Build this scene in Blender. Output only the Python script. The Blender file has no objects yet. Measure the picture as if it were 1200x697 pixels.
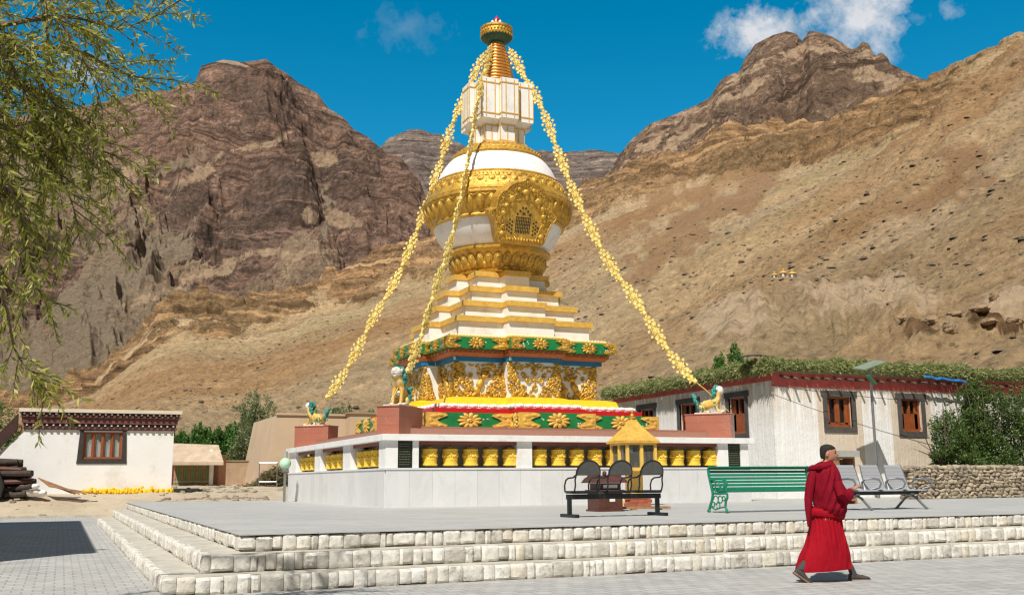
import bpy, math, random
import numpy as np
from mathutils import Vector, Matrix
random.seed(7); rng = np.random.default_rng(11)
PI = math.pi
S = bpy.context.scene
COL = S.collection
# ------------------------------------------------------------------ camera frame
W0, H0, FPX, CAMH = 1200, 697, 1187.0, 1.3
def _dv(px, py): return np.array([(px-600)/FPX, -(py-348.5)/FPX, -1.0])
_vy = _dv(72, 567); _vy /= np.linalg.norm(_vy)
_vx = _dv(3350, 543); _vx -= _vy*(_vx@_vy); _vx /= np.linalg.norm(_vx)
_vz = np.cross(_vx, _vy)
RM = np.stack([_vx, _vy, _vz], 0)
def ray(px, py): return RM @ _dv(px, py)
def at_z(px, py, z):
    d = ray(px, py); return Vector(np.array([0, 0, CAMH])+d*((z-CAMH)/d[2]))
def at_y(px, py, y):
    d = ray(px, py); return Vector(np.array([0, 0, CAMH])+d*(y/d[1]))
def at_x(px, py, x):
    d = ray(px, py); return Vector(np.array([0, 0, CAMH])+d*(x/d[0]))
def at_D(px, py, D): return Vector(np.array([0, 0, CAMH])+ray(px, py)*D)
def azte(px, py):
    d = ray(px, py); return math.atan2(d[0], d[1]), d[2]/math.hypot(d[0], d[1])

# ------------------------------------------------------------------ materials
def nd(nt, t, **kw):
    n = nt.nodes.new(t)
    for k, v in kw.items():
        if k in n.inputs.keys(): 
            try: n.inputs[k].default_value = v
            except Exception: nt.links.new(v, n.inputs[k])
        else: setattr(n, k, v)
    return n
def mixc(nt, fac, a, b, blend='MIX'):
    n = nt.nodes.new('ShaderNodeMix'); n.data_type = 'RGBA'; n.blend_type = blend
    for s, v in ((n.inputs[0], fac), (n.inputs[6], a), (n.inputs[7], b)):
        if isinstance(v, bpy.types.NodeSocket): nt.links.new(v, s)
        elif isinstance(v, (int, float)): s.default_value = v
        else: s.default_value = (v[0], v[1], v[2], 1)
    return n.outputs[2]
def mth(nt, op, a, b=None, c=None, clamp=False):
    n = nt.nodes.new('ShaderNodeMath'); n.operation = op; n.use_clamp = clamp
    for i, v in enumerate((a, b, c)):
        if v is None: continue
        if isinstance(v, bpy.types.NodeSocket): nt.links.new(v, n.inputs[i])
        else: n.inputs[i].default_value = v
    return n.outputs[0]
def ramp(nt, fac, stops):
    n = nt.nodes.new('ShaderNodeValToRGB'); e = n.color_ramp.elements
    while len(e) < len(stops): e.new(0.5)
    for i, (p, c) in enumerate(stops):
        e[i].position = p
        e[i].color = (c, c, c, 1) if isinstance(c, (int, float)) else (c[0], c[1], c[2], 1)
    nt.links.new(fac, n.inputs[0]); return n.outputs[0]
def base_mat(name):
    m = bpy.data.materials.new(name); m.use_nodes = True; nt = m.node_tree
    b = nt.nodes['Principled BSDF']; tc = nt.nodes.new('ShaderNodeTexCoord')
    return m, nt, b, tc.outputs['Object']
def noise(nt, vec, scale, detail=4, rough=.6, stretch=None, dist=0):
    if stretch:
        mp = nt.nodes.new('ShaderNodeMapping'); mp.inputs['Scale'].default_value = stretch
        nt.links.new(vec, mp.inputs[0]); vec = mp.outputs[0]
    n = nt.nodes.new('ShaderNodeTexNoise'); n.inputs['Scale'].default_value = scale
    n.inputs['Detail'].default_value = detail; n.inputs['Roughness'].default_value = rough
    n.inputs['Distortion'].default_value = dist
    nt.links.new(vec, n.inputs['Vector']); return n.outputs[0]
def bump(nt, b, h, strength, dist=.02):
    n = nt.nodes.new('ShaderNodeBump'); n.inputs['Strength'].default_value = strength
    n.inputs['Distance'].default_value = dist
    nt.links.new(h, n.inputs['Height']); nt.links.new(n.outputs[0], b.inputs['Normal'])
def setc(nt, b, sock): nt.links.new(sock, b.inputs['Base Color'])
def M(name, col, rough=.6, metal=0, var=.12, vs=3, bmp=.15, bs=40, island=0, dirt=None, ds=1.5, da=.5, bd=.01):
    m, nt, b, P = base_mat(name)
    f = noise(nt, P, vs, 5, .65)
    c = mixc(nt, ramp(nt, f, [(.3, 0.), (.7, 1.)]), [x*(1-var) for x in col], [min(1, x*(1+var)) for x in col])
    if dirt is not None:
        g = noise(nt, P, ds, 8, .75)
        c = mixc(nt, ramp(nt, g, [(.52, 0.), (.68, da)]), c, dirt)
    if island:
        geo = nt.nodes.new('ShaderNodeNewGeometry')
        c = mixc(nt, 1.0, c, ramp(nt, geo.outputs['Random Per Island'], [(0, 1-island), (1, 1.)]), 'MULTIPLY')
    setc(nt, b, c)
    b.inputs['Roughness'].default_value = rough; b.inputs['Metallic'].default_value = metal
    if bmp: bump(nt, b, noise(nt, P, bs, 4, .7), bmp, bd)
    return m

mt = {}
mt['gold'] = M('gold_paint', (.60, .355, .055), .36, .4, .3, 6, .6, 26, bd=.03, dirt=(.2, .1, .025), ds=5, da=.8)
mt['goldyel'] = M('yellow_gold_paint', (.68, .42, .08), .5, .1, .2, 6, .25, 20, dirt=(.42, .24, .07), ds=4, da=.5)
mt['brightyel'] = M('bright_yellow_paint', (.80, .52, .015), .45, 0, .06, 5, .05)
mt['wheelgold'] = M('wheel_gold', (.9, .60, .07), .4, .15, .12, 9, .5, 22, bd=.02)
mt['white'] = M('white_paint', (.78, .775, .76), .6, 0, .06, 2.5, .1, 25, dirt=(.48, .45, .4), ds=2.3, da=.5)
mt['domewhite'] = M('dome_white_paint', (.82, .81, .81), .55, 0, .04, 2, .06, 25, dirt=(.5, .47, .42), ds=2.8, da=.55)
mt['green'] = M('green_enamel', (.01, .19, .05), .4, 0, .2, 4, .1, 20)
mt['red'] = M('red_paint', (.62, .008, .012), .4, 0, .1, 4, .05)
mt['blue'] = M('blue_paint', (.01, .16, .33), .5, 0, .12, 3, .05)
mt['rust'] = M('orange_brown_paint', (.36, .1, .03), .5, .1, .4, 22, .3)
mt['granite'] = M('red_granite_tile', (.36, .13, .085), .35, 0, .15, 30, .03, dirt=(.45, .24, .17), ds=2, da=.5)
mt['sandgranite'] = M('brown_granite_coping', (.34, .17, .12), .45, 0, .15, 25, .03)
mt['greywall'] = M('grey_recess_paint', (.36, .355, .33), .7)
mt['redbeam'] = M('maroon_beam_paint', (.2, .05, .03), .6)
mt['black'] = M('black_polished_stone', (.012, .016, .012), .2, 0, .2, 8, .02)
mt['letter'] = M('plaque_lettering', (.12, .13, .07), .5)
mt['benchgreen'] = M('bench_green_enamel', (.008, .2, .115), .3, 0, .12, 6, .03)
mt['iron'] = M('black_metal', (.02, .022, .024), .35, .3, .2, 9, .03)
mt['pvc'] = M('grey_black_mesh_back', (.09, .092, .088), .55, .1, .2, 15, .1, 200)
mt['chrome'] = M('grey_steel', (.3, .31, .32), .35, .7, .1, 6, .02)
mt['darkwood'] = M('dark_brown_wood', (.09, .03, .018), .5, 0, .3, 8, .2)
mt['wood'] = M('weathered_wood', (.3, .16, .08), .7, 0, .35, 6, .3)
mt['orangewood'] = M('orange_window_wood', (.27, .07, .018), .5, 0, .2, 6, .1)
mt['frameblack'] = M('black_window_surround', (.035, .03, .028), .7, 0, .3, 4, .1)
mt['framegrey'] = M('grey_window_surround', (.075, .065, .058), .8, 0, .3, 5, .2)
mt['glassdark'] = M('dark_window_glass', (.02, .02, .022), .08, 0, .1, 3, 0)
mt['curtain'] = M('pale_curtain', (.42, .42, .38), .8, 0, .2, 12, .1)
mt['plum'] = M('plum_brown_band', (.15, .055, .045), .75, 0, .2, 4, .1)
mt['darkband'] = M('dark_brown_band', (.05, .02, .016), .8, 0, .25, 4, .1)
mt['kiosk'] = M('kiosk_yellow_paint', (.78, .5, .1), .45, 0, .12, 3, .06, dirt=(.5, .36, .14), ds=4, da=.5)
mt['beige'] = M('beige_plaster', (.5, .37, .25), .85, 0, .08, .6, .1, 6)
mt['adobe'] = M('adobe_brick', (.4, .29, .19), .95, 0, .18, 2, .5, 7, bd=.05)
mt['jewred'] = M('red_jewel', (.5, .005, .02), .25, 0, .05)
mt['turq'] = M('green_blue_paint', (.03, .24, .2), .5, 0, .3, 12, .1)
mt['lionyel'] = M('lion_cream_yellow_paint', (.66, .40, .08), .5, 0, .3, 9, .1, dirt=(.74, .72, .62), ds=4.5, da=.95)
mt['lionwhite'] = M('lion_white_paint', (.72, .7, .62), .5, 0, .1, 9, .1)
mt['bark'] = M('willow_bark', (.12, .085, .055), .9, 0, .3, 8, .6, 20, bd=.03)
mt['twig'] = M('thin_twig_bark', (.17, .14, .06), .8)
mt['stone'] = M('rubble_stone', (.40, .33, .24), .9, 0, .25, 3, .5, 12, island=.5, bd=.04)
mt['boulder'] = M('hill_boulder_rock', (.27, .19, .115), .95, 0, .35, .35, 1, 1.1, bd=.5)
mt['sock'] = M('dark_sock', (.05, .05, .05), .9)
mt['skin'] = M('skin', (.42, .20, .12), .5, 0, .1, 6, .05, 60)
mt['hair'] = M('short_black_hair', (.014, .012, .01), .8, 0, .3, 40, .8, 220)
mt['shoe'] = M('dark_sandal', (.055, .05, .045), .6)
mt['blueplastic'] = M('blue_tarp', (.02, .16, .42), .4)
mt['blacksheet'] = M('black_plastic', (.02, .02, .02), .5)
mt['roofmud'] = M('mud_roof', (.3, .22, .14), .95, 0, .2, 1, .4, 5)
mt['paleslab'] = M('pale_roof_slab', (.66, .58, .46), .85, 0, .1, 1, .1)
mt['yellowcloth'] = M('marigold_yellow', (.95, .55, .005), .7, 0, .15, 25, .5)
mt['offwhite'] = M('whitewash', (.79, .79, .78), .85, 0, .04, .8, .2, 4, dirt=(.58, .53, .45), ds=.9, da=.55)
mt['redfrieze'] = M('faded_red_frieze', (.52, .10, .085), .8, 0, .25, 2.5, .2)
mt['leafgarden'] = None
def leaf_mat(name, c1, c2, c3, tr=.35, rough=.5):
    m, nt, b, P = base_mat(name)
    geo = nt.nodes.new('ShaderNodeNewGeometry')
    c = ramp(nt, geo.outputs['Random Per Island'], [(0, c1), (.55, c2), (1, c3)])
    c = mixc(nt, ramp(nt, noise(nt, P, 1.1, 3), [(.35, 0.), (.65, .55)]), c, c1)
    setc(nt, b, c); b.inputs['Roughness'].default_value = rough
    t = nt.nodes.new('ShaderNodeBsdfTranslucent'); nt.links.new(c, t.inputs[0])
    mx = nt.nodes.new('ShaderNodeMixShader'); mx.inputs[0].default_value = tr
    nt.links.new(b.outputs[0], mx.inputs[1]); nt.links.new(t.outputs[0], mx.inputs[2])
    nt.links.new(mx.outputs[0], nt.nodes['Material Output'].inputs[0]); return m
mt['willow'] = leaf_mat('willow_leaf', (.15, .18, .02), (.38, .39, .06), (.75, .66, .2), .55, .45)
mt['bush'] = leaf_mat('bush_leaf', (.04, .08, .015), (.085, .15, .028), (.17, .22, .05), .3)
mt['poplar'] = leaf_mat('poplar_leaf', (.05, .13, .025), (.10, .24, .04), (.18, .32, .06), .35)
mt['palewillow'] = leaf_mat('pale_willow_leaf', (.11, .15, .06), (.18, .22, .09), (.27, .3, .15), .25)
mt['fodder'] = leaf_mat('drying_fodder_leaf', (.15, .19, .05), (.33, .36, .13), (.60, .58, .30), .3, .7)
mt['brush'] = leaf_mat('brush_leaf', (.07, .06, .02), (.13, .13, .04), (.24, .18, .08), .1, .8)

# robe: deep red cloth with soft sheen
def robe_mat(name, col):
    m, nt, b, P = base_mat(name)
    c = mixc(nt, noise(nt, P, 3, 4), [x*.8 for x in col], [x*1.15 for x in col]); setc(nt, b, c)
    b.inputs['Roughness'].default_value = .85
    b.inputs['Specular IOR Level'].default_value = .15
    w = noise(nt, P, 9, 3, .5, (1, 1, .35)); bump(nt, b, w, .7, .06); return m
mt['robe'] = robe_mat('crimson_robe_cloth', (.30, .003, .012))
mt['shawl'] = robe_mat('dark_crimson_shawl_cloth', (.20, .003, .014))

# marble slabs of the gallery wall
def marble():
    m, nt, b, P = base_mat('white_marble_slab')
    geo = nt.nodes.new('ShaderNodeNewGeometry')
    v = noise(nt, P, 1.6, 8, .7, (1, 1, .6), 1.2)
    c = ramp(nt, v, [(.2, (.58, .585, .59)), (.5, (.69, .695, .70)), (.8, (.74, .74, .74))])
    c = mixc(nt, 1, c, ramp(nt, geo.outputs['Random Per Island'], [(0, .9), (1, 1.)]), 'MULTIPLY')
    setc(nt, b, c); b.inputs['Roughness'].default_value = .35; return m
mt['marble'] = marble()
# rough pale stone blocks of the steps
def stepstone():
    m, nt, b, P = base_mat('rough_pale_stone_block')
    geo = nt.nodes.new('ShaderNodeNewGeometry')
    c = ramp(nt, noise(nt, P, 7, 8, .7), [(.25, (.48, .455, .40)), (.5, (.72, .70, .65)), (.75, (.84, .825, .78))])
    c = mixc(nt, 1, c, ramp(nt, geo.outputs['Random Per Island'], [(0, (.66, .65, .62)), (.4, (.92, .91, .89)), (.8, (1, 1, 1)), (1, (.9, .85, .76))]), 'MULTIPLY')
    c = mixc(nt, ramp(nt, noise(nt, P, 3.2, 8, .8), [(.56, 0.), (.66, .75)]), c, (.17, .145, .11))
    setc(nt, b, c); b.inputs['Roughness'].default_value = .9
    bump(nt, b, noise(nt, P, 18, 6, .75), .8, .02); return m
mt['stepstone'] = stepstone()
mt['tread'] = M('step_tread_cement', (.46, .43, .37), .9, 0, .2, 2.2, .4, 25, dirt=(.26, .23, .19), ds=3, da=.7)
mt['mortar'] = M('dark_step_mortar', (.26, .235, .2), .95, 0, .3, 6, .5)
def terrace_mat():
    m, nt, b, P = base_mat('grey_terrace_slab')
    br = nt.nodes.new('ShaderNodeTexBrick'); nt.links.new(P, br.inputs[0])
    br.inputs['Scale'].default_value = 1; br.inputs['Brick Width'].default_value = .9; br.inputs['Row Height'].default_value = .6
    br.inputs['Mortar Size'].default_value = .006; br.inputs['Mortar Smooth'].default_value = .3
    br.inputs['Color1'].default_value = (.37, .375, .37, 1); br.inputs['Color2'].default_value = (.43, .43, .42, 1)
    br.inputs['Mortar'].default_value = (.2, .2, .19, 1)
    c = mixc(nt, ramp(nt, noise(nt, P, .8, 7, .7), [(.4, 0.), (.7, .45)]), br.outputs[0], (.50, .48, .43))
    c = mixc(nt, ramp(nt, noise(nt, P, 4.5, 8, .75), [(.55, 0.), (.7, .35)]), c, (.25, .24, .22))
    setc(nt, b, c); b.inputs['Roughness'].default_value = .6
    bump(nt, b, noise(nt, P, 30, 3), .1); return m
mt['terrace'] = terrace_mat()
def paving_mat():
    m, nt, b, P = base_mat('grey_block_paving')
    br = nt.nodes.new('ShaderNodeTexBrick'); nt.links.new(P, br.inputs[0])
    br.inputs['Scale'].default_value = 1; br.inputs['Brick Width'].default_value = .24; br.inputs['Row Height'].default_value = .24
    br.inputs['Mortar Size'].default_value = .012; br.inputs['Mortar Smooth'].default_value = .4
    br.inputs['Color1'].default_value = (.34, .335, .325, 1); br.inputs['Color2'].default_value = (.44, .435, .42, 1)
    br.inputs['Mortar'].default_value = (.2, .195, .18, 1)
    c = mixc(nt, ramp(nt, noise(nt, P, .5, 8, .7), [(.4, 0.), (.68, .55)]), br.outputs[0], (.45, .43, .4))
    c = mixc(nt, ramp(nt, noise(nt, P, 2.7, 8, .8), [(.5, 0.), (.66, .55)]), c, (.22, .21, .19))
    setc(nt, b, c); b.inputs['Roughness'].default_value = .8
    h = mth(nt, 'SUBTRACT', noise(nt, P, 40, 4), mth(nt, 'MULTIPLY', br.outputs[1], 1.5)); bump(nt, b, h, .35, .01); return m
mt['paving'] = paving_mat()
def dirt_mat():
    m, nt, b, P = base_mat('sandy_dirt')
    c = ramp(nt, noise(nt, P, .35, 9, .7), [(.3, (.38, .3, .21)), (.5, (.48, .4, .29)), (.7, (.55, .47, .35))])
    c = mixc(nt, ramp(nt, noise(nt, P, 3, 8, .8), [(.55, 0.), (.66, .7)]), c, (.28, .22, .15))
    setc(nt, b, c); b.inputs['Roughness'].default_value = .95
    bump(nt, b, noise(nt, P, 4, 8, .8), .8, .1); return m
mt['dirt'] = dirt_mat()

# mountains: rock bands where steep, scree where gentle ('rock' attribute = from the built slope)
def hill_mat(name, rock, scree, bands, sc=1.0, streak=None, tilt=(0, 0), zwarp=30, patch=None, spots=None, lithow=40., tone=(.12, .1, .09), tone2=(.3, .2, .13), gain=2.4, palec=(.5, .36, .24)):
    m, nt, b, P = base_mat(name)
    sep = nt.nodes.new('ShaderNodeSeparateXYZ'); nt.links.new(P, sep.inputs[0])
    w1 = noise(nt, P, .006*sc, 4, .5)
    zz = mth(nt, 'ADD', sep.outputs[2], mth(nt, 'MULTIPLY', mth(nt, 'SUBTRACT', w1, .5), zwarp*2.5))
    zz = mth(nt, 'ADD', zz, mth(nt, 'MULTIPLY', sep.outputs[0], tilt[0]))
    zz = mth(nt, 'ADD', zz, mth(nt, 'MULTIPLY', sep.outputs[1], tilt[1]))
    cmb = nt.nodes.new('ShaderNodeCombineXYZ'); nt.links.new(zz, cmb.inputs[2])
    nt.links.new(mth(nt, 'MULTIPLY', sep.outputs[0], .016), cmb.inputs[0]); nt.links.new(mth(nt, 'MULTIPLY', sep.outputs[1], .016), cmb.inputs[1])
    st = noise(nt, cmb.outputs[0], 1/lithow, 9, .72)
    st = mth(nt, 'ADD', mth(nt, 'MULTIPLY', st, .75), mth(nt, 'MULTIPLY', noise(nt, P, .03*sc, 8, .75), .25))
    def gn(v, g=gain): return mth(nt, 'ADD', mth(nt, 'MULTIPLY', mth(nt, 'SUBTRACT', v, .5), g), .5)
    rc = ramp(nt, gn(st), bands)
    fine = noise(nt, cmb.outputs[0], 5/lithow, 4, .8)
    rc = mixc(nt, 1, rc, ramp(nt, gn(fine), [(.1, .35), (.45, .95), (.9, 1.75)]), 'MULTIPLY')
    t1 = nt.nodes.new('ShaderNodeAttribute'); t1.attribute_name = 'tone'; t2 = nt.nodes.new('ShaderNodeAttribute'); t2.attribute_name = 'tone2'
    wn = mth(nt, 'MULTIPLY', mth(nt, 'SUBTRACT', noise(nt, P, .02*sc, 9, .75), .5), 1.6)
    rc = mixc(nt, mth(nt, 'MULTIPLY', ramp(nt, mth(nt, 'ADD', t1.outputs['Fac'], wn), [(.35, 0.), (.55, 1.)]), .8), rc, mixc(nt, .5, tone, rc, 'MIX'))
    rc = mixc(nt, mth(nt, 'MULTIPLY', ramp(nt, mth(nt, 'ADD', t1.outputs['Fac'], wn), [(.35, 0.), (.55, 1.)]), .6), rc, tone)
    rc = mixc(nt, ramp(nt, noise(nt, P, .004*sc, 4, .6), [(.38, 0.), (.62, 1.)]), rc, mixc(nt, .6, rc, rock))
    rc = mixc(nt, 1, rc, ramp(nt, gn(noise(nt, P, .09*sc, 4, .88), 3.2), [(.05, .5), (.35, .85), (.6, 1.1), (.95, 1.5)]), 'MULTIPLY')
    rc = mixc(nt, ramp(nt, noise(nt, cmb.outputs[0], .12, 4, .8), [(.55, 0.), (.66, .6)]), rc, [min(1, q*2.1) for q in rock])
    rc = mixc(nt, ramp(nt, noise(nt, cmb.outputs[0], .1, 4, .8), [(.36, .9), (.46, 0.)]), rc, [q*.35 for q in rock])
    if streak:
        mp = nt.nodes.new('ShaderNodeMapping'); mp.inputs['Scale'].default_value = streak[1]
        mp.inputs['Rotation'].default_value = streak[0]; nt.links.new(P, mp.inputs[0])
        sv = mp.outputs[0]
    else: sv = P
    s1 = noise(nt, sv, .02*sc, 8, .7)
    sc_c = ramp(nt, gn(s1, 2.6), [(.15, [x*.66 for x in scree]), (.5, scree), (.85, [min(1, x*1.28) for x in scree])])
    if patch:
        for (pc, psc, lo, hi, amt) in patch:
            sc_c = mixc(nt, ramp(nt, noise(nt, sv, psc, 5, .65), [(lo, 0.), (hi, amt)]), sc_c, pc)
    sc_c = mixc(nt, 1, sc_c, ramp(nt, gn(noise(nt, P, .22*sc, 3.5, .85), 2.8), [(.0, .5), (.3, .9), (.6, 1.05), (1., 1.4)]), 'MULTIPLY')
    sc_c = mixc(nt, mth(nt, 'MULTIPLY', ramp(nt, mth(nt, 'ADD', t2.outputs['Fac'], mth(nt, 'MULTIPLY', mth(nt, 'SUBTRACT', s1, .5), 1.8)), [(.3, 0.), (.7, 1.)]), .75), sc_c, tone2)
    at = nt.nodes.new('ShaderNodeAttribute'); at.attribute_name = 'rock'
    f = mth(nt, 'ADD', at.outputs['Fac'], mth(nt, 'MULTIPLY', mth(nt, 'SUBTRACT', noise(nt, P, .04*sc, 10, .82), .5), 1.9))
    c = mixc(nt, ramp(nt, f, [(.4, 0.), (.58, 1.)]), sc_c, rc)
    if spots: 
        v = nt.nodes.new('ShaderNodeTexVoronoi'); v.inputs['Scale'].default_value = spots[0]; nt.links.new(P, v.inputs[0])
        dens = ramp(nt, noise(nt, P, spots[2], 4), [(.42, 0.), (.62, 1.)])
        k = mth(nt, 'MULTIPLY', ramp(nt, v.outputs['Distance'], [(.16, 1.), (.24, 0.)]), dens)
        c = mixc(nt, mth(nt, 'MULTIPLY', k, .75), c, spots[1])
    t3 = nt.nodes.new('ShaderNodeAttribute'); t3.attribute_name = 'pale'
    pf = mth(nt, 'ADD', t3.outputs['Fac'], mth(nt, 'MULTIPLY', mth(nt, 'SUBTRACT', noise(nt, P, .06*sc, 5, .75), .5), 1.6))
    pc = mixc(nt, 1, palec, ramp(nt, gn(noise(nt, P, .12*sc, 3, .75), 2.2), [(0., .5), (.4, .95), (1., 1.3)]), 'MULTIPLY')
    c = mixc(nt, mth(nt, 'MULTIPLY', ramp(nt, pf, [(.35, 0.), (.62, 1.)]), ramp(nt, t3.outputs['Fac'], [(0., 0.), (.12, .85)])), c, pc)
    setc(nt, b, c); b.inputs['Roughness'].default_value = 1; b.inputs['Specular IOR Level'].default_value = .1
    hh = mth(nt, 'ADD', mth(nt, 'MULTIPLY', st, 2.), noise(nt, P, .15*sc, 8, .8))
    bump(nt, b, mth(nt, 'ADD', hh, noise(nt, P, .07*sc, 3, .7)), .9, 8.0/sc); return m
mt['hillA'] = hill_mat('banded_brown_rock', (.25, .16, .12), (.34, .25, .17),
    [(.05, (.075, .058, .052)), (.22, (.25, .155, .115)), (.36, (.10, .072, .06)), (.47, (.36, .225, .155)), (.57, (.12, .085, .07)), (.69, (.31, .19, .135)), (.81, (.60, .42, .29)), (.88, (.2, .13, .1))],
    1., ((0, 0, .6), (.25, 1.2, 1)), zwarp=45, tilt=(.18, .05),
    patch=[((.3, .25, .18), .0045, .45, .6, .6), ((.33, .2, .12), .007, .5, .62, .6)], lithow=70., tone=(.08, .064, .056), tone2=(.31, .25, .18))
mt['hillB'] = hill_mat('far_grey_brown_rock', (.2, .15, .13), (.25, .2, .16),
    [(.3, (.12, .1, .09)), (.45, (.25, .19, .16)), (.55, (.16, .13, .12)), (.7, (.33, .27, .22))], .5, zwarp=30, lithow=110.)
mt['hillC'] = hill_mat('folded_layered_rock', (.22, .145, .1), (.30, .195, .12),
    [(.05, (.08, .062, .052)), (.25, (.2, .13, .09)), (.38, (.44, .31, .21)), (.44, (.11, .08, .062)), (.56, (.25, .16, .105)), (.66, (.58, .43, .3)), (.72, (.14, .1, .075)), (.9, (.38, .24, .15))],
    1., zwarp=90, tilt=(-.3, .1), lithow=60., tone=(.13, .09, .062))
mt['hillD'] = hill_mat('sandy_scree', (.40, .25, .125), (.56, .40, .23),
    [(.1, (.15, .095, .055)), (.35, (.32, .19, .095)), (.5, (.2, .125, .07)), (.65, (.46, .29, .15)), (.85, (.54, .37, .21))],
    2.2, ((0, 0, .25), (.09, 1., .5)), zwarp=14, lithow=22.,
    patch=[((.43, .25, .12), .010, .46, .58, .85), ((.47, .38, .21), .016, .5, .64, .7), ((.62, .47, .31), .03, .5, .66, .6)],
    spots=(.55, (.07, .075, .035), .02), tone=(.15, .11, .06), tone2=(.38, .22, .115), palec=(.70, .525, .35))

# ------------------------------------------------------------------ mesh builder
class MB:
    def __init__(s): s.v = []; s.f = []; s.m = []
    def add(s, vs, fs, mi=0):
        o = len(s.v); s.v += [tuple(x) for x in vs]
        s.f += [tuple(o+i for i in f) for f in fs]; s.m += [mi]*len(fs); return s
    def box(s, c, d, rz=0, mi=0, tp=1.0, ax=None):
        hx, hy, hz = d[0]/2, d[1]/2, d[2]/2; vs = []
        for z, k in ((-hz, 1), (hz, tp)):
            for x, y in ((-hx, -hy), (hx, -hy), (hx, hy), (-hx, hy)): vs.append(Vector((x*k, y*k, z)))
        R = Matrix.Rotation(rz, 3, 'Z') if ax is None else ax
        vs = [R@v+Vector(c) for v in vs]
        return s.add(vs, [(0, 3, 2, 1), (4, 5, 6, 7), (0, 1, 5, 4), (1, 2, 6, 5), (2, 3, 7, 6), (3, 0, 4, 7)], mi)
    def bx(s, x0, x1, y0, y1, z0, z1, mi=0): return s.box(((x0+x1)/2, (y0+y1)/2, (z0+z1)/2), (x1-x0, y1-y0, z1-z0), mi=mi)
    def prism(s, poly, z0, z1, mi=0, top=None):
        n = len(poly); t = top or poly
        vs = [(x, y, z0) for x, y in poly]+[(x, y, z1) for x, y in t]
        return s.add(vs, [tuple(range(n-1, -1, -1)), tuple(range(n, 2*n))]+[(i, (i+1) % n, n+(i+1) % n, n+i) for i in range(n)], mi)
    def plate(s, o, u, v, n, poly, th, mi=0):       # polygon in the (u,v) frame, extruded by th along n
        o, u, v, n = map(Vector, (o, u, v, n)); k = len(poly)
        vs = [o+u*a+v*b for a, b in poly]+[o+u*a+v*b+n*th for a, b in poly]
        return s.add(vs, [tuple(range(k-1, -1, -1)), tuple(range(k, 2*k))]+[(i, (i+1) % k, k+(i+1) % k, k+i) for i in range(k)], mi)
    def lathe(s, prof, n=32, c=(0, 0, 0), mi=0, fn=None):
        vs = []; m = len(prof)
        for r, z in prof:
            for i in range(n):
                a = 2*PI*i/n; rr = r*(fn(a, z) if fn else 1)
                vs.append((c[0]+rr*math.cos(a), c[1]+rr*math.sin(a), c[2]+z))
        fs = [(j*n+i, j*n+(i+1) % n, (j+1)*n+(i+1) % n, (j+1)*n+i) for j in range(m-1) for i in range(n)]
        fs += [tuple(range(n-1, -1, -1)), tuple((m-1)*n+i for i in range(n))]
        return s.add(vs, fs, mi)
    def ell(s, c, r, nu=10, nv=7, R=None, mi=0):
        if isinstance(r, (int, float)): r = (r, r, r)
        vs = []; c = Vector(c)
        for j in range(1, nv):
            p = PI*j/nv
            for i in range(nu):
                a = 2*PI*i/nu
                q = Vector((r[0]*math.sin(p)*math.cos(a), r[1]*math.sin(p)*math.sin(a), r[2]*math.cos(p)))
                vs.append(c+(R@q if R else q))
        t = Vector((0, 0, r[2])); vs.append(c+(R@t if R else t)); vs.append(c-(R@t if R else t))
        fs = [(j*nu+i, (j+1)*nu+i, (j+1)*nu+(i+1) % nu, j*nu+(i+1) % nu) for j in range(nv-2) for i in range(nu)]
        T = (nv-1)*nu
        fs += [(T, i, (i+1) % nu) for i in range(nu)]+[(T+1, (nv-2)*nu+(i+1) % nu, (nv-2)*nu+i) for i in range(nu)]
        return s.add(vs, fs, mi)
    def tube(s, pts, r, n=8, mi=0):
        pts = [Vector(p) for p in pts]; m = len(pts); rs = r if isinstance(r, (list, tuple)) else [r]*m
        vs = []; up = Vector((0, 0, 1)); pa = None
        for i, p in enumerate(pts):
            t = (pts[min(i+1, m-1)]-pts[max(i-1, 0)]).normalized()
            if pa is None:
                a = t.cross(up)
                if a.length < .05: a = t.cross(Vector((1, 0, 0)))
            else: a = pa-t*pa.dot(t)
            a.normalize(); pa = a; b = t.cross(a)
            for k in range(n):
                q = 2*PI*k/n; vs.append(p+(a*math.cos(q)+b*math.sin(q))*rs[i])
        fs = [(j*n+i, (j+1)*n+i, (j+1)*n+(i+1) % n, j*n+(i+1) % n) for j in range(m-1) for i in range(n)]
        fs += [tuple(range(n)), tuple(reversed([(m-1)*n+i for i in range(n)]))]
        return s.add(vs, fs, mi)
    def loft(s, rings, mi=0, cap=True):
        n = len(rings[0]); vs = [p for r in rings for p in r]
        fs = [(j*n+i, j*n+(i+1) % n, (j+1)*n+(i+1) % n, (j+1)*n+i) for j in range(len(rings)-1) for i in range(n)]
        if cap: fs += [tuple(range(n-1, -1, -1)), tuple((len(rings)-1)*n+i for i in range(n))]
        return s.add(vs, fs, mi)
    def build(s, name, mats, parent=None, smooth=False, bevel=0):
        off = Vector((0, 0, 0))
        me = bpy.data.meshes.new(name)
        if parent is not None and not getattr(s, 'local', False): off = WO.get(parent.name, Vector((0, 0, 0)))
        me.from_pydata([tuple(Vector(v)-off) for v in s.v], [], s.f)
        if not isinstance(mats, (list, tuple)): mats = [mats]
        for m_ in mats: me.materials.append(mt[m_] if isinstance(m_, str) else m_)
        me.polygons.foreach_set('material_index', s.m)
        if smooth:
            me.polygons.foreach_set('use_smooth', [True]*len(s.f))
            if smooth != 'all': me.set_sharp_from_angle(angle=math.radians(smooth if smooth is not True else 40))
        me.update()
        o = bpy.data.objects.new(name, me); COL.objects.link(o)
        if parent is not None: o.parent = parent
        WO[o.name] = off
        if bevel:
            md = o.modifiers.new('b', 'BEVEL'); md.width = bevel; md.segments = 2; md.limit_method = 'ANGLE'
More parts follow.
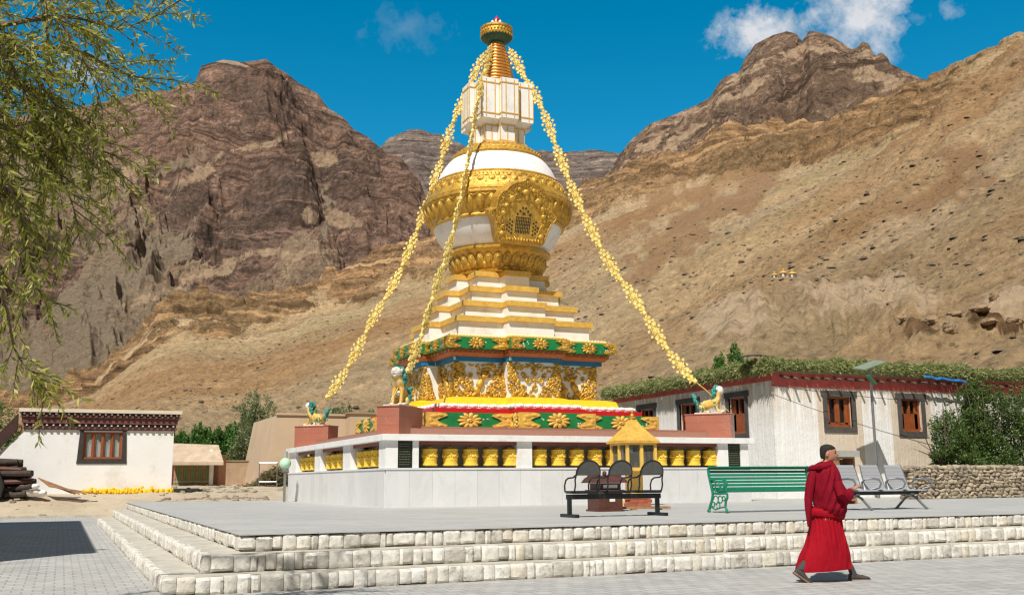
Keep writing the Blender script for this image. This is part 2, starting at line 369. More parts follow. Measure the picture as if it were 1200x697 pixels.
        return o
WO = {}
def tag(o, label=None, cat=None, group=None, kind=None):
    if label: o['label'] = label
    if cat: o['category'] = cat
    if group: o['group'] = group
    if kind: o['kind'] = kind
    return o
def thing(name, loc, label, cat, group=None):
    o = bpy.data.objects.new(name, None); COL.objects.link(o); o.location = loc; o.empty_display_size = .2
    WO[o.name] = Vector(loc); return tag(o, label, cat, group)
def dup(root, loc, rz=None, label=None, group=None):
    def cp(o, par):
        c = o.copy(); COL.objects.link(c)
        if par is not None: c.parent = par
        for ch in list(o.children): cp(ch, c)
        return c
    c = cp(root, None); c.location = loc; WO[c.name] = Vector(loc)
    if rz is not None: c.rotation_euler = (0, 0, rz)
    if label: c['label'] = label
    if group: c['group'] = group
    return c
def npmesh(name, V, F, mat, parent=None, smooth=False, attr=None):
    me = bpy.data.meshes.new(name); k = F.shape[1]
    off = WO.get(parent.name, Vector((0, 0, 0))) if parent is not None else Vector((0, 0, 0))
    V = V-np.array(off)
    me.vertices.add(len(V)); me.vertices.foreach_set('co', V.astype(np.float32).ravel())
    me.loops.add(F.size); me.loops.foreach_set('vertex_index', F.astype(np.int32).ravel())
    me.polygons.add(len(F)); me.polygons.foreach_set('loop_start', np.arange(0, F.size, k, dtype=np.int32))
    me.polygons.foreach_set('loop_total', np.full(len(F), k, dtype=np.int32))
    if smooth: me.polygons.foreach_set('use_smooth', np.ones(len(F), dtype=bool))
    me.materials.append(mt[mat]); me.update(calc_edges=True); me.validate()
    if attr:
        for an, av in attr.items():
            a = me.attributes.new(an, 'FLOAT', 'POINT'); a.data.foreach_set('value', av.astype(np.float32).ravel())
    o = bpy.data.objects.new(name, me); COL.objects.link(o)
    if parent is not None: o.parent = parent
    WO[o.name] = off; return o
def leaves(P, D, L, Wd, name, mat, parent=None, jit=.15):
    """P base points, D directions (n,3); each leaf a folded diamond of two triangles pairs"""
    n = len(P); D = D/np.linalg.norm(D, axis=1, keepdims=True)
    r = rng.normal(size=(n, 3)); Sd = np.cross(D, r); Sd /= np.linalg.norm(Sd, axis=1, keepdims=True)
    L = (L*(1+jit*rng.normal(size=n)))[:, None]; Wd = (Wd*(1+jit*rng.normal(size=n)))[:, None]
    V = np.stack([P, P+D*L*.45+Sd*Wd*.5, P+D*L, P+D*L*.45-Sd*Wd*.5], 1).reshape(-1, 3)
    F = np.arange(4*n).reshape(n, 4); return npmesh(name, V, F, mat, parent)
def skinmesh(name, verts, edges, radii, mat, parent, root=0, sub=2, scale=1.0, mat_fn=None):
    me = bpy.data.meshes.new(name); me.from_pydata(verts, edges, [])
    o = bpy.data.objects.new(name+'_tmp', me); COL.objects.link(o)
    md = o.modifiers.new('s', 'SKIN'); md.use_smooth_shade = True
    for i, d in enumerate(me.skin_vertices[0].data):
        r = radii[i]; d.radius = (r, r) if isinstance(r, (int, float)) else r; d.use_root = (i == root)
    o.modifiers.new('d', 'SUBSURF').levels = sub; o.modifiers['d'].render_levels = sub
    dg = bpy.context.evaluated_depsgraph_get(); dg.update()
    m2 = bpy.data.meshes.new_from_object(o.evaluated_get(dg)); bpy.data.objects.remove(o)
    m2.name = name; m2.materials.clear(); m2.materials.append(mt[mat])
    m2.polygons.foreach_set('use_smooth', [True]*len(m2.polygons))
    q = bpy.data.objects.new(name, m2); COL.objects.link(q)
    if parent is not None: q.parent = parent
    WO[q.name] = Vector((0, 0, 0)); return q

# ------------------------------------------------------------------ numpy noise
_perm = rng.permutation(512)
def _h(ix, iy, s=0):
    a = _perm[(ix+s*17) & 511]; return _perm[(a+iy) & 511]/511.0
def vn(x, y, s=0):
    ix = np.floor(x).astype(int); iy = np.floor(y).astype(int); fx = x-ix; fy = y-iy
    fx = fx*fx*fx*(fx*(fx*6-15)+10); fy = fy*fy*fy*(fy*(fy*6-15)+10)
    a = _h(ix, iy, s); b = _h(ix+1, iy, s); c = _h(ix, iy+1, s); d = _h(ix+1, iy+1, s)
    return (a*(1-fx)+b*fx)*(1-fy)+(c*(1-fx)+d*fx)*fy
def fbm(x, y, o=5, s=0, g=.5):
    t = 0; a = 1; n = 0
    for i in range(o):
        t = t+a*(vn(x, y, s+i)*2-1); n += a; a *= g; x = x*2.03+7.1; y = y*2.03-3.7
    return t/n
def ridged(x, y, o=5, s=0, g=.5):
    t = 0; a = 1; n = 0
    for i in range(o):
        t = t+a*(1-np.abs(vn(x, y, s+i)*2-1)*2); n += a; a *= g; x = x*2.03+5.3; y = y*2.03+1.7
    return t/n
def sstep(a, b, x):
    t = np.clip((x-a)/(b-a), 0, 1); return t*t*(3-2*t)
# ------------------------------------------------------------------ camera, sun, sky
cd = bpy.data.cameras.new('camera'); cam = bpy.data.objects.new('camera', cd); COL.objects.link(cam)
cd.lens = 36*FPX/W0; cd.sensor_width = 36; cd.clip_end = 20000; cd.clip_start = .1
cam.matrix_world = Matrix([[RM[i][0], RM[i][1], RM[i][2], (0, 0, CAMH)[i]] for i in range(3)]+[[0, 0, 0, 1]])
S.camera = cam
SAZ = math.radians(41); SEL = math.radians(53)
ld = Vector((math.sin(SAZ)*math.cos(SEL), math.cos(SAZ)*math.cos(SEL), -math.sin(SEL)))   # way the light travels
sl = bpy.data.lights.new('sun', 'SUN'); sl.energy = 4.9; sl.angle = math.radians(.53); sl.color = (1, .95, .87)
so = bpy.data.objects.new('sun', sl); COL.objects.link(so); so.rotation_euler = ld.to_track_quat('-Z', 'Y').to_euler()
w = bpy.data.worlds.new('World'); S.world = w; w.use_nodes = True; nt = w.node_tree
bg = nt.nodes['Background']; bg.inputs[1].default_value = .058
sky = nt.nodes.new('ShaderNodeTexSky'); sky.sky_type = 'NISHITA'; sky.sun_disc = False
sky.sun_elevation = SEL; sky.sun_rotation = math.atan2(-ld.x, -ld.y)
sky.altitude = 3000; sky.air_density = 1.0; sky.dust_density = .3; sky.ozone_density = 2.2
hs = nt.nodes.new('ShaderNodeHueSaturation'); hs.inputs['Hue'].default_value = .472; hs.inputs['Saturation'].default_value = 1.42; hs.inputs['Value'].default_value = 2.3
nt.links.new(sky.outputs[0], hs.inputs['Color'])
tc = nt.nodes.new('ShaderNodeTexCoord'); gen = tc.outputs['Generated']
def cnoise(scale, det, st=None): return noise(nt, gen, scale, det, .62, st)
total = None
for (px, py, rw, rh, amt, th) in ((897, 42, 74, 40, 1.0, .36), (1003, 14, 74, 66, 1.0, .30), (1112, 12, 26, 22, .55, .47), (103, 84, 34, 22, .6, .45), (480, 34, 70, 36, .13, .42), (1075, 20, 30, 14, .3, .5)):
    d = ray(px, py); d = d/np.linalg.norm(d)
    rr = RM @ np.array([1., 0, 0]); uu = np.cross(rr, d)
    def dot(vec):
        q = nt.nodes.new('ShaderNodeVectorMath'); q.operation = 'DOT_PRODUCT'; nt.links.new(gen, q.inputs[0]); q.inputs[1].default_value = tuple(vec); return q.outputs['Value']
    a = mth(nt, 'DIVIDE', mth(nt, 'SUBTRACT', dot(rr), float(rr@d)), rw/FPX)
    b_ = mth(nt, 'DIVIDE', mth(nt, 'SUBTRACT', dot(uu), float(uu@d)), rh/FPX)
    e = mth(nt, 'SUBTRACT', 1.0, mth(nt, 'SQRT', mth(nt, 'ADD', mth(nt, 'MULTIPLY', a, a), mth(nt, 'MULTIPLY', b_, b_))), clamp=True)
    e = mth(nt, 'MULTIPLY', e, mth(nt, 'GREATER_THAN', dot(d), .5))
    n1 = mth(nt, 'ADD', mth(nt, 'MULTIPLY', cnoise(22, 12), .6), mth(nt, 'MULTIPLY', cnoise(60, 12), .4))
    k = ramp(nt, mth(nt, 'ADD', mth(nt, 'MULTIPLY', e, .75), mth(nt, 'MULTIPLY', mth(nt, 'SUBTRACT', n1, .5), 2.6)), [(th-.22, 0.), (th+.38, 1.)])
    k = mth(nt, 'MULTIPLY', mth(nt, 'MULTIPLY', k, amt), ramp(nt, e, [(0, 0.), (.18, 1.)]))
    total = k if total is None else mth(nt, 'MAXIMUM', total, k)
cc = mixc(nt, cnoise(14, 5), (8.5, 8.9, 9.8), (14, 13.8, 13.6))
# unseen warm veil behind and above the camera, added to neutralise shadow fill
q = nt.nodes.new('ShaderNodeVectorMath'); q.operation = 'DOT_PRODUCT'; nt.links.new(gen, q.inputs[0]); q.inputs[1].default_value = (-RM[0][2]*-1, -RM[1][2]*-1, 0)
fill_veil = ramp(nt, mth(nt, 'ADD', mth(nt, 'ADD', q.outputs['Value'], .5), mth(nt, 'MULTIPLY', mth(nt, 'SUBTRACT', cnoise(2.2, 6), .5), .5)), [(.0, 0.), (.4, .9)])
skyc = mixc(nt, fill_veil, hs.outputs[0], (2.1, 1.8, 1.42))
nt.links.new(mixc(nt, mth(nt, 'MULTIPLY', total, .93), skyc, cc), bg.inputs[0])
S.view_settings.view_transform = 'Standard'; S.view_settings.look = 'None'; S.view_settings.exposure = .2; S.view_settings.gamma = 1
S.cycles.filter_width = 1.3; S.cycles.max_bounces = 6; S.cycles.use_adaptive_sampling = True

# ------------------------------------------------------------------ mountains
def hill(name, sky_px, rc_px, foot, mat, naz, nr, prof, disp, az0=None, az1=None, back=.25):
    sk = np.array([azte(*p) for p in sky_px]); o = np.argsort(sk[:, 0]); sk = sk[o]
    rc = np.array([(azte(px, 300)[0], r) for px, r in rc_px]); ft = np.array([(azte(px, 400)[0], r, z) for px, r, z in foot])
    az0 = sk[0, 0] if az0 is None else az0; az1 = sk[-1, 0] if az1 is None else az1
    A = np.linspace(az0, az1, naz); te = np.interp(A, sk[:, 0], sk[:, 1]); rC = np.interp(A, rc[:, 0], rc[:, 1])
    rF = np.interp(A, ft[:, 0], ft[:, 1]); zF = np.interp(A, ft[:, 0], ft[:, 2])
    T = np.concatenate([np.linspace(0, 1, nr), 1+np.linspace(.02, back, max(6, nr//14))])
    AA, TT = np.meshgrid(A, T, indexing='ij')
    rF_, zF_, rC_, te_ = [q[:, None]*np.ones_like(TT) for q in (rF, zF, rC, te)]
    R = rF_+(rC_-rF_)*TT; Zc = CAMH+te_*rC_
    t1 = np.minimum(TT, 1)
    Z = zF_+(Zc-zF_)*prof(t1, AA)
    Z = np.where(TT > 1, Zc-(TT-1)*(Zc-zF_)*1.3, Z)
    R, Z = disp(AA, TT, R, Z, Zc, zF_)
    X = R*np.sin(AA); Y = R*np.cos(AA)
    Z[:, 0] -= 12; V = np.stack([X, Y, Z], -1); n = len(A); m = len(T)
    # slope of the built surface -> rock attribute
    du = np.gradient(V, axis=0); dv = np.gradient(V, axis=1); N = np.cross(du, dv); N /= np.linalg.norm(N, axis=2, keepdims=True)+1e-9
    sl = 1-np.abs(N[..., 2])
    idx = np.arange(n*m).reshape(n, m)
    F = np.stack([idx[:-1, :-1], idx[1:, :-1], idx[1:, 1:], idx[:-1, 1:]], -1).reshape(-1, 4)
    return V.reshape(-1, 3), F, sl, X, Y, Z
def bmask(A, TE, blobs, ws=1.0, seed=5):
    out = np.zeros_like(A); dg = 180/PI; wx = fbm(A*dg*.8, TE*60, 4, seed)*1.6*ws; wy = fbm(A*dg*.8+9, TE*60+4, 4, seed+3)*.025*ws
    for px, py, rx, ry, rot in blobs:
        a0, t0 = azte(px, py); dx = ((A-a0)*dg+wx)/(rx/20.7); dy = (TE-t0+wy)/(ry/1187)
        # rot: direction in the picture plane, degrees
        c, s_ = math.cos(math.radians(rot)), math.sin(math.radians(rot)); k = (ry/1187)/(rx/20.7)
        u = ((A-a0)*dg+wx)/20.7*20.7/ (1); X_ = u*20.7; Y_ = (TE-t0+wy)*1187; uu = (X_*c+Y_*s_)/rx; vv = (-X_*s_+Y_*c)/ry
        out = np.maximum(out, np.clip(1.35-np.sqrt(uu**2+vv**2), 0, 1))
    return out
def terr(Z, h, k, wob):            # cliff bands: steep / flat alternation
    q = Z/h+wob; f = q-np.floor(q); g = np.where(f < k, f/k*.25, .25+(f-k)/(1-k)*.75); return (np.floor(q)+g-wob)*h

# the right-hand scree slope and the talus at the foot of the left massif
def dispD(A, T, R, Z, Zc, zF):
    X = R*np.sin(A); Y = R*np.cos(A); k = sstep(0, .12, T)*(1-sstep(.93, 1.0, T)*.8)
    Z = Z+k*(fbm(X/90, Y/60, 4, 3)*9+fbm(X/60, Y/14, 4, 9)*2.2+fbm(X/9, Y/6, 4, 21)*.9)
    # gullied fans low on the slope right of the middle
    az = np.degrees(A); te_ = (Z-CAMH)/R; g = sstep(34, 38, az)*(1-sstep(46, 49, az))*sstep(.105, .145, te_)*(1-sstep(.172, .205, te_-.006*np.sin(az*1.3)))
    ph_ = az/2.0+fbm(az/2, T*14, 3, 33)*.7+(T-.2)*3; rd = .5-.5*np.cos(2*PI*ph_)+.3*(.5-.5*np.cos(2*PI*(az/.55+fbm(az, T*20, 3, 34)*1.2))); Z = Z+g*((1.2-rd)*1.25+.4)*sstep(.0, .06, T); dispD.p = np.clip(bmask(A, te_, [(1010, 352, 90, 26, 0), (860, 372, 60, 24, 5), (1180, 350, 30, 20, 30)], .5)*.9, 0, 1); dispD.g = g
    Z = Z+(fbm(X/5, Y/5, 4, 23, .6)*.8+ridged(X/12, Y/12, 4, 24, .6)*.7)*sstep(.02, .1, T)
    # rock outcrops under the crest
    dispD.t1 = bmask(A, te_, [(240, 378, 85, 22, 8), (640, 262, 60, 20, 30), (900, 195, 60, 25, 25)])
    dispD.t2 = bmask(A, te_, [(820, 262, 150, 26, 35), (760, 240, 60, 20, 30), (560, 400, 120, 20, 30), (1110, 210, 60, 24, 40)])
    oc = sstep(.05, .4, fbm(X/45, Y/45, 3, 41)+.95*sstep(.5, .9, T)-.28)
    rk = oc*sstep(.45, .8, T)*(1-sstep(46, 50, az)*.55)
    Z = Z+rk*(ridged(X/30, Y/30, 5, 51, .62)*11+3)*(1-sstep(.96, 1.0, T))
    Z = np.where(T < 1, Z*(1-rk*.6)+rk*.6*terr(Z, 9, .55, fbm(X/70, Y/70, 3, 7)*1.4), Z)
    Z = Z+(T > .9)*fbm(X/14, Y/14, 4, 77)*2.0
    # cut bank near the bottom right
    cb = bmask(A, te_, [(1075, 402, 30, 15, 0), (1165, 385, 30, 7, 10)], .4); Z = Z+cb*(1.2+fbm(X/5, Y/5, 4, 12)*1.6)
    dispD.rk = rk+cb*.9+.8*np.exp(-((az-3.5)/5)**2)*sstep(.62, .75, T)*sstep(-.1, .2, fbm(X/50, Y/50, 3, 5))
    return R, Z
V, F, sl, X, Y, Z = hill('d', [(-260, 520), (-100, 500), (-10, 480), (60, 462), (110, 440), (150, 402), (185, 372), (225, 358), (290, 362), (325, 352), (360, 338), (420, 318), (480, 296), (560, 268), (640, 236), (700, 212), (735, 196), (800, 182), (850, 166), (930, 150), (1000, 132), (1045, 112), (1080, 100), (1110, 80), (1145, 63), (1175, 50), (1200, 38), (1300, 8), (1500, -30)],
    [(-260, 520), (60, 560), (220, 600), (420, 640), (560, 660), (735, 600), (850, 540), (1000, 460), (1200, 380), (1500, 330)],
    [(-260, 150, 3), (100, 150, 3), (400, 130, 2.5), (700, 95, 1.6), (900, 72, 1.4), (1200, 62, 1.3), (1500, 60, 1.3)],
    'hillD', 1100, 330, lambda t, A: .12*t+.88*t**1.22, dispD)
npmesh('scree_hillside', V, F, 'hillD', smooth=True, attr={'pale': dispD.p.ravel(), 'tone': dispD.t1.ravel(), 'tone2': dispD.t2.ravel(), 'rock': (dispD.rk.ravel()*.75+np.clip((sl.ravel()-.3)*1.0, 0, .6))})
bpy.data.objects['scree_hillside']['kind'] = 'structure'
HD = (X, Y, Z)

def dispA(A, T, R, Z, Zc, zF):
    X = R*np.sin(A); Y = R*np.cos(A); az = np.degrees(A); H = Zc-zF
    k = sstep(0, .1, T)*(1-sstep(.72, .98, T))
    wx = fbm(X/260, Y/260, 3, 61)*90
    rd = ridged((X+wx)/170, Y/330, 5, 63, .55)
    Z = Z+k*(rd*85+fbm(X/300, Y/300, 3, 65)*40)
    # main spur from the summit to lower right, gully to its right
    c = 8.2+(1-T)*5.5; Z = Z+k*60*np.exp(-((az-c)/2.4)**2)-k*46*np.exp(-((az-c-3.1)/1.0)**2)
    Z = Z-k*30*np.exp(-((az-2.2+ (1-T)*6)/1.5)**2)
    up = sstep(.3, .55, T+fbm(X/150, Y/150, 3, 71)*.3)
    zt = terr(Z-.16*X, 34, .5, fbm(X/240, Y/240, 3, 67)*1.1)+.16*X
    zt = terr(zt, 11, .5, fbm(X/120, Y/120, 3, 68)*.8)
    mixk = np.where(T < 1, np.clip(.35+.55*up, 0, .85)*sstep(0, .05, T)*(1-sstep(.93, 1, T)), 0)
    Z = Z*(1-mixk)+zt*mixk
    Z = Z+(1-(T > 1))*(fbm(X/30, Y/30, 6, 73, .65)*16+ridged(X/70, Y/70, 6, 78, .62)*20)*sstep(0, .1, T)*(1-.92*sstep(.9, 1, T))
    s = sstep(-.1, .15, fbm((X*.8+Z*.9)/130, (Y-Z*.3)/330, 3, 81)+.18)        # where scree chutes run
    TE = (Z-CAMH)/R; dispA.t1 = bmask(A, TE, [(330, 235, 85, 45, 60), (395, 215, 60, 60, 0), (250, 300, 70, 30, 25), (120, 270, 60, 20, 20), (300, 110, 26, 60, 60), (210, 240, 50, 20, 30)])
    dispA.p = bmask(A, TE, [(350, 297, 62, 4.5, 4), (255, 316, 66, 4.5, 24), (180, 345, 50, 6, 15), (378, 184, 26, 13, 0), (262, 74, 36, 3.5, 0), (300, 168, 50, 5, 18), (230, 205, 40, 7, 40), (360, 252, 10, 9, 0), (150, 205, 30, 9, 45), (400, 260, 10, 26, 80)], .45)
    dispA.t2 = bmask(A, TE, [(130, 330, 120, 26, 42), (60, 420, 120, 40, 20), (40, 210, 90, 40, 0), (385, 235, 12, 50, 0), (210, 190, 60, 14, 35)])
    dispA.rk = np.clip(.25+.55*up+.35*(1-s)-.55*s*(1-sstep(.6, .9, T))*sstep(9, 3, az), 0, 1)*(1-.9*dispA.t2)
    return R, Z
V, F, sl, X, Y, Z = hill('a', [(-260, 190), (-100, 165), (0, 140), (80, 128), (140, 116), (150, 111), (200, 106), (212, 97), (228, 98), (236, 78), (262, 71), (285, 73), (312, 70), (322, 78), (335, 85), (350, 98), (372, 110), (385, 128), (402, 138), (414, 152), (430, 160), (452, 178), (470, 186), (492, 212), (505, 250), (540, 300), (600, 385), (640, 430)],
    [(-260, 1500), (100, 1480), (230, 1350), (420, 1250), (640, 1150)], [(-260, 640, 25), (200, 660, 30), (640, 700, 40)],
    'hillA', 900, 520, lambda t, A: .75*t+.25*t**2, dispA)
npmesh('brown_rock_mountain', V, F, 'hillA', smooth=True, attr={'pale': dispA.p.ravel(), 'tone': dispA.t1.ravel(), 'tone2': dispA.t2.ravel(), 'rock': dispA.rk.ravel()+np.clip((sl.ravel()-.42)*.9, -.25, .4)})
bpy.data.objects['brown_rock_mountain']['kind'] = 'structure'

def dispC(A, T, R, Z, Zc, zF):
    X = R*np.sin(A); Y = R*np.cos(A); az = np.degrees(A)
    k = sstep(0, .1, T)*(1-sstep(.85, 1.0, T))
    Z = Z+k*(ridged((X+fbm(X/200, Y/200, 3, 91)*60)/150, Y/300, 5, 93, .55)*38+fbm(X/260, Y/260, 3, 95)*30)
    Z = Z-k*50*np.exp(-((az-40.6+(1-T)*3)/.7)**2)
    wob = fbm(X/260, Y/260, 3, 97)*2.4
    zt = terr(Z+.25*X, 26, .5, wob)-.25*X; mk = np.where(T < 1, .75*sstep(0, .1, T)*(1-sstep(.98, 1, T)*.7), 0)
    Z = Z*(1-mk)+zt*mk
    Z = Z+(1-(T > 1))*(fbm(X/26, Y/26, 6, 99, .65)*12+ridged(X/55, Y/55, 6, 98, .62)*14)*sstep(0, .1, T)*(1-.92*sstep(.9, 1, T))
    TE = (Z-CAMH)/R; dispC.t1 = bmask(A, TE, [(985, 100, 60, 26, -10), (940, 130, 40, 30, 0), (880, 160, 60, 20, 20), (1010, 130, 50, 14, 0)])
    dispC.p = bmask(A, TE, [(800, 160, 60, 5, 25), (770, 185, 50, 8, 30), (870, 108, 40, 5, 20), (950, 62, 40, 4, -5), (1020, 62, 12, 8, 0), (880, 85, 30, 4, 25), (760, 165, 30, 6, 30), (1040, 95, 40, 5, -25)], .45)
    dispC.rk = np.clip(.75+.4*fbm(X/120, Y/120, 3, 85), 0, 1); return R, Z
V, F, sl, X, Y, Z = hill('c', [(560, 330), (620, 300), (660, 250), (690, 222), (715, 200), (726, 182), (740, 164), (762, 145), (782, 138), (800, 130), (816, 124), (832, 115), (842, 98), (850, 90), (866, 84), (872, 70), (885, 52), (905, 42), (922, 37), (933, 40), (940, 49), (948, 37), (958, 37), (975, 43), (998, 58), (1004, 56), (1011, 49), (1018, 52), (1024, 64), (1045, 76), (1065, 86), (1085, 95), (1120, 112), (1200, 140), (1400, 190)],
    [(560, 1500), (900, 1500), (1400, 1400)], [(560, 760, 60), (1400, 700, 60)], 'hillC', 760, 420, lambda t, A: .8*t+.2*t**2, dispC)
npmesh('layered_rock_peak', V, F, 'hillC', smooth=True, attr={'pale': dispC.p.ravel(), 'tone': dispC.t1.ravel(), 'rock': dispC.rk.ravel()+np.clip((sl.ravel()-.42)*.8, -.2, .3)})
bpy.data.objects['layered_rock_peak']['kind'] = 'structure'

def dispB(A, T, R, Z, Zc, zF):
    X = R*np.sin(A); Y = R*np.cos(A); k = sstep(0, .1, T)*(1-sstep(.85, 1.0, T))
    Z = Z+k*(ridged((X+fbm(X/500, Y/500, 3, 101)*150)/330, Y/700, 5, 103)*90)
    zt = terr(Z, 60, .5, fbm(X/600, Y/600, 3, 107)*1.5); mk = np.where(T < 1, .6*(1-sstep(.98, 1, T)*.7), 0); Z = Z*(1-mk)+zt*mk
    Z = Z+(1-(T > 1))*fbm(X/60, Y/60, 4, 109)*9; return R, Z
V, F, sl, X, Y, Z = hill('b', [(300, 260), (380, 210), (440, 176), (455, 163), (470, 156), (482, 151), (494, 152), (505, 158), (516, 160), (530, 166), (545, 172), (570, 171), (600, 176), (625, 177), (650, 176), (675, 178), (700, 176), (722, 180), (760, 192), (820, 230), (900, 300)],
    [(300, 3100), (900, 3100)], [(300, 1900, 200), (900, 1900, 200)], 'hillB', 420, 240, lambda t, A: .85*t+.15*t**2, dispB)
npmesh('far_ridge', V, F, 'hillB', smooth=True, attr={'rock': .75+np.clip((sl.ravel()-.4)*.8, -.3, .3)})
bpy.data.objects['far_ridge']['kind'] = 'structure'

# boulders and low shrubs scattered over the scree: too many to count
def scatter_rocks():
    X, Y, Z = HD; n, m = X.shape; a = math.radians
    az = np.degrees(np.arctan2(X, Y)); T = np.linspace(0, 1, m)[None, :]*np.ones((n, 1))
    wgt = ((az > -4) & (az < 53) & (T < .8)).astype(float)*(.1+sstep(.1, .5, vn(X/30, Y/22, 5))**2*1.3)*(1-.8*sstep(.3, .6, T))*sstep(.0, .03, T)
    wgt = wgt*np.hypot(X, Y)
    p = (wgt/wgt.sum()).ravel(); idx = rng.choice(n*m, 6500, p=p, replace=False)
    base = np.array([(math.cos(k*PI/3)*(.8 if k % 2 else 1), math.sin(k*PI/3), 0) for k in range(6)]+[(math.cos(k*PI*2/3+.4)*.6, math.sin(k*PI*2/3+.4)*.6, .6) for k in range(3)])
    fc = [(0, 1, 6, 6), (1, 2, 7, 6), (2, 3, 7, 7), (3, 4, 8, 7), (4, 5, 8, 8), (5, 0, 6, 8), (6, 7, 8, 8)]
    tri = []
    for f in fc:
        tri.append((f[0], f[1], f[2]));
        if f[2] != f[3]: tri.append((f[0], f[2], f[3]))
    tri = np.array(tri); N = len(idx)
    s = (.12+rng.random(N)**5*.8)[:, None, None]; ang = rng.random(N)*6.28; ca, sa = np.cos(ang), np.sin(ang)
    B = base[None]*s*(1+.25*rng.normal(size=(N, 9, 3)))
    Bx = B[..., 0]*ca[:, None]-B[..., 1]*sa[:, None]; By = B[..., 0]*sa[:, None]+B[..., 1]*ca[:, None]
    Vv = np.stack([Bx+X.ravel()[idx][:, None], By+Y.ravel()[idx][:, None], B[..., 2]*.8+Z.ravel()[idx][:, None]-.12*s[:, :, 0]], -1).reshape(-1, 3)
    Ff = (tri[None]+(np.arange(N)*9)[:, None, None]).reshape(-1, 3)
    return Vv, Ff
mt['rocks'] = M('scattered_dark_stone', (.19, .14, .085), .95, 0, .3, .2, .3, 4, island=.6)
V, F = scatter_rocks(); o = npmesh('loose_hillside_stones', V, F, 'rocks')
tag(o, 'dark stones strewn over the sandy hillside behind the buildings', 'stones', kind='stuff')
def hillz(px, py):          # point where a sight line meets the scree slope
    X, Y, Z = HD; a, te = azte(px, py); az = np.arctan2(X[:, 5], Y[:, 5]); i = int(np.argmin(np.abs(az-a)))
    r = np.hypot(X[i], Y[i]); el = (Z[i]-CAMH)/r; k = np.argmax(el >= te); return Vector((X[i, k], Y[i, k], Z[i, k]))

# ------------------------------------------------------------------ ground
def ground_z(x, y):
    a = .87*sstep(44.5, 49.5, y)
    b = .62*sstep(1.6, 2.6, x)*sstep(38, 39.2, y)
    c = .62*sstep(33, 34.5, x)*sstep(13, 14, y)
    z = np.maximum(np.maximum(a, b), c)
    z = z+.28*sstep(50, 66, y); r = np.hypot(x, y); z = z+.004*np.clip(r-70, 0, 200)
    dirt = np.maximum(sstep(45.2, 46.5, y), np.maximum(sstep(2, 4, x)*sstep(38.5, 40, y), sstep(33, 36, x)))
    return z+dirt*(fbm(x/2.1, y/1.3, 4, 8)*.08+fbm(x/.6, y/.5, 3, 9)*.03)
gx = np.unique(np.concatenate([np.linspace(-600, -40, 20), np.linspace(-40, -8, 24), np.linspace(-8, 24, 200), np.linspace(24, 60, 60), np.linspace(60, 700, 26)]))
gy = np.unique(np.concatenate([np.linspace(-300, -10, 10), np.linspace(-10, 37, 40), np.linspace(37, 72, 150), np.linspace(72, 170, 30), np.linspace(170, 1300, 20)]))
GX, GY = np.meshgrid(gx, gy, indexing='ij'); GZ = ground_z(GX, GY)
idx = np.arange(GX.size).reshape(GX.shape); F = np.stack([idx[:-1, :-1], idx[1:, :-1], idx[1:, 1:], idx[:-1, 1:]], -1).reshape(-1, 4)
o = npmesh('ground', np.stack([GX, GY, GZ], -1).reshape(-1, 3), F, 'dirt', smooth=True); o['kind'] = 'structure'
m = MB(); m.add([(-30, -6, .004), (40, -6, .004), (40, 12.8, .004), (-30, 12.8, .004)], [(0, 1, 2, 3)])
m.add([(-30, 12.8, .004), (1.25, 12.8, .004), (1.25, 44.2, .004), (-30, 44.2, .004)], [(0, 1, 2, 3)])
m.build('paving', 'paving')['kind'] = 'structure'
m = MB()
x = -30
while x < 2.4: m.bx(x, x+.98, 44.2, 44.38, -.05, .1); x += 1
m.build('kerb', 'tread')['kind'] = 'structure'

# terrace and its three rough stone steps
TZ = .65
def riser(mb, p0, p1, nrm, z0, z1):
    p0 = Vector(p0); p1 = Vector(p1); L = (p1-p0).length; u = (p1-p0)/L; n = Vector(nrm); t = 0
    while t < L-.02:
        wd = min(random.choice((.10, .12, .14, .16, .18, .22, .28))*random.uniform(.85, 1.15), L-t)
        g = .003; nx, nz = max(5, int(wd/.035)+1), 7; vs = []; out = random.uniform(-.008, .012); zt = z1-random.uniform(.0, .022); zb = z0+random.uniform(0, .035)*(random.random() < .5)
        cs = random.uniform(.004, .012)
        for j in range(nz):
            for i in range(nx):
                a = i/(nx-1); b = j/(nz-1); ex = min(a, 1-a)*wd; ez = min(b, 1-b)*(zt-zb)
                d = out+.03-.02*max(0, 1-ex/cs)**2-.018*max(0, 1-ez/cs)**2+random.uniform(-.005, .005)
                q = p0+u*(t+g+a*(wd-2*g))+n*d; vs.append((q.x, q.y, zb+b*(zt-zb)+random.uniform(-.004, .004)))
        k = len(vs)
        for j in (0, nz-1):
            for i in (0, nx-1):
                q = p0+u*(t+g+(i/(nx-1))*(wd-2*g))-n*.1; vs.append((q.x, q.y, zb if j == 0 else zt))
        fs = [(j*nx+i, j*nx+i+1, (j+1)*nx+i+1, (j+1)*nx+i) for j in range(nz-1) for i in range(nx-1)]
        fs += [(k, k+1)+tuple(range(nx-1, -1, -1)), (k+3, k+2)+tuple((nz-1)*nx+i for i in range(nx)),
               (k+2, k)+tuple(j*nx for j in range(nz)), (k+1, k+3)+tuple(j*nx+nx-1 for j in range(nz-1, -1, -1))]
        mb.add(vs, fs); t += wd
XS = (1.18, 1.66, 2.17); YS = (12.82, 13.22, 13.62); XR = 33.0; YB = (36.0, 37.6, 39.0)
st = MB(); tr = MB(); mo = MB()
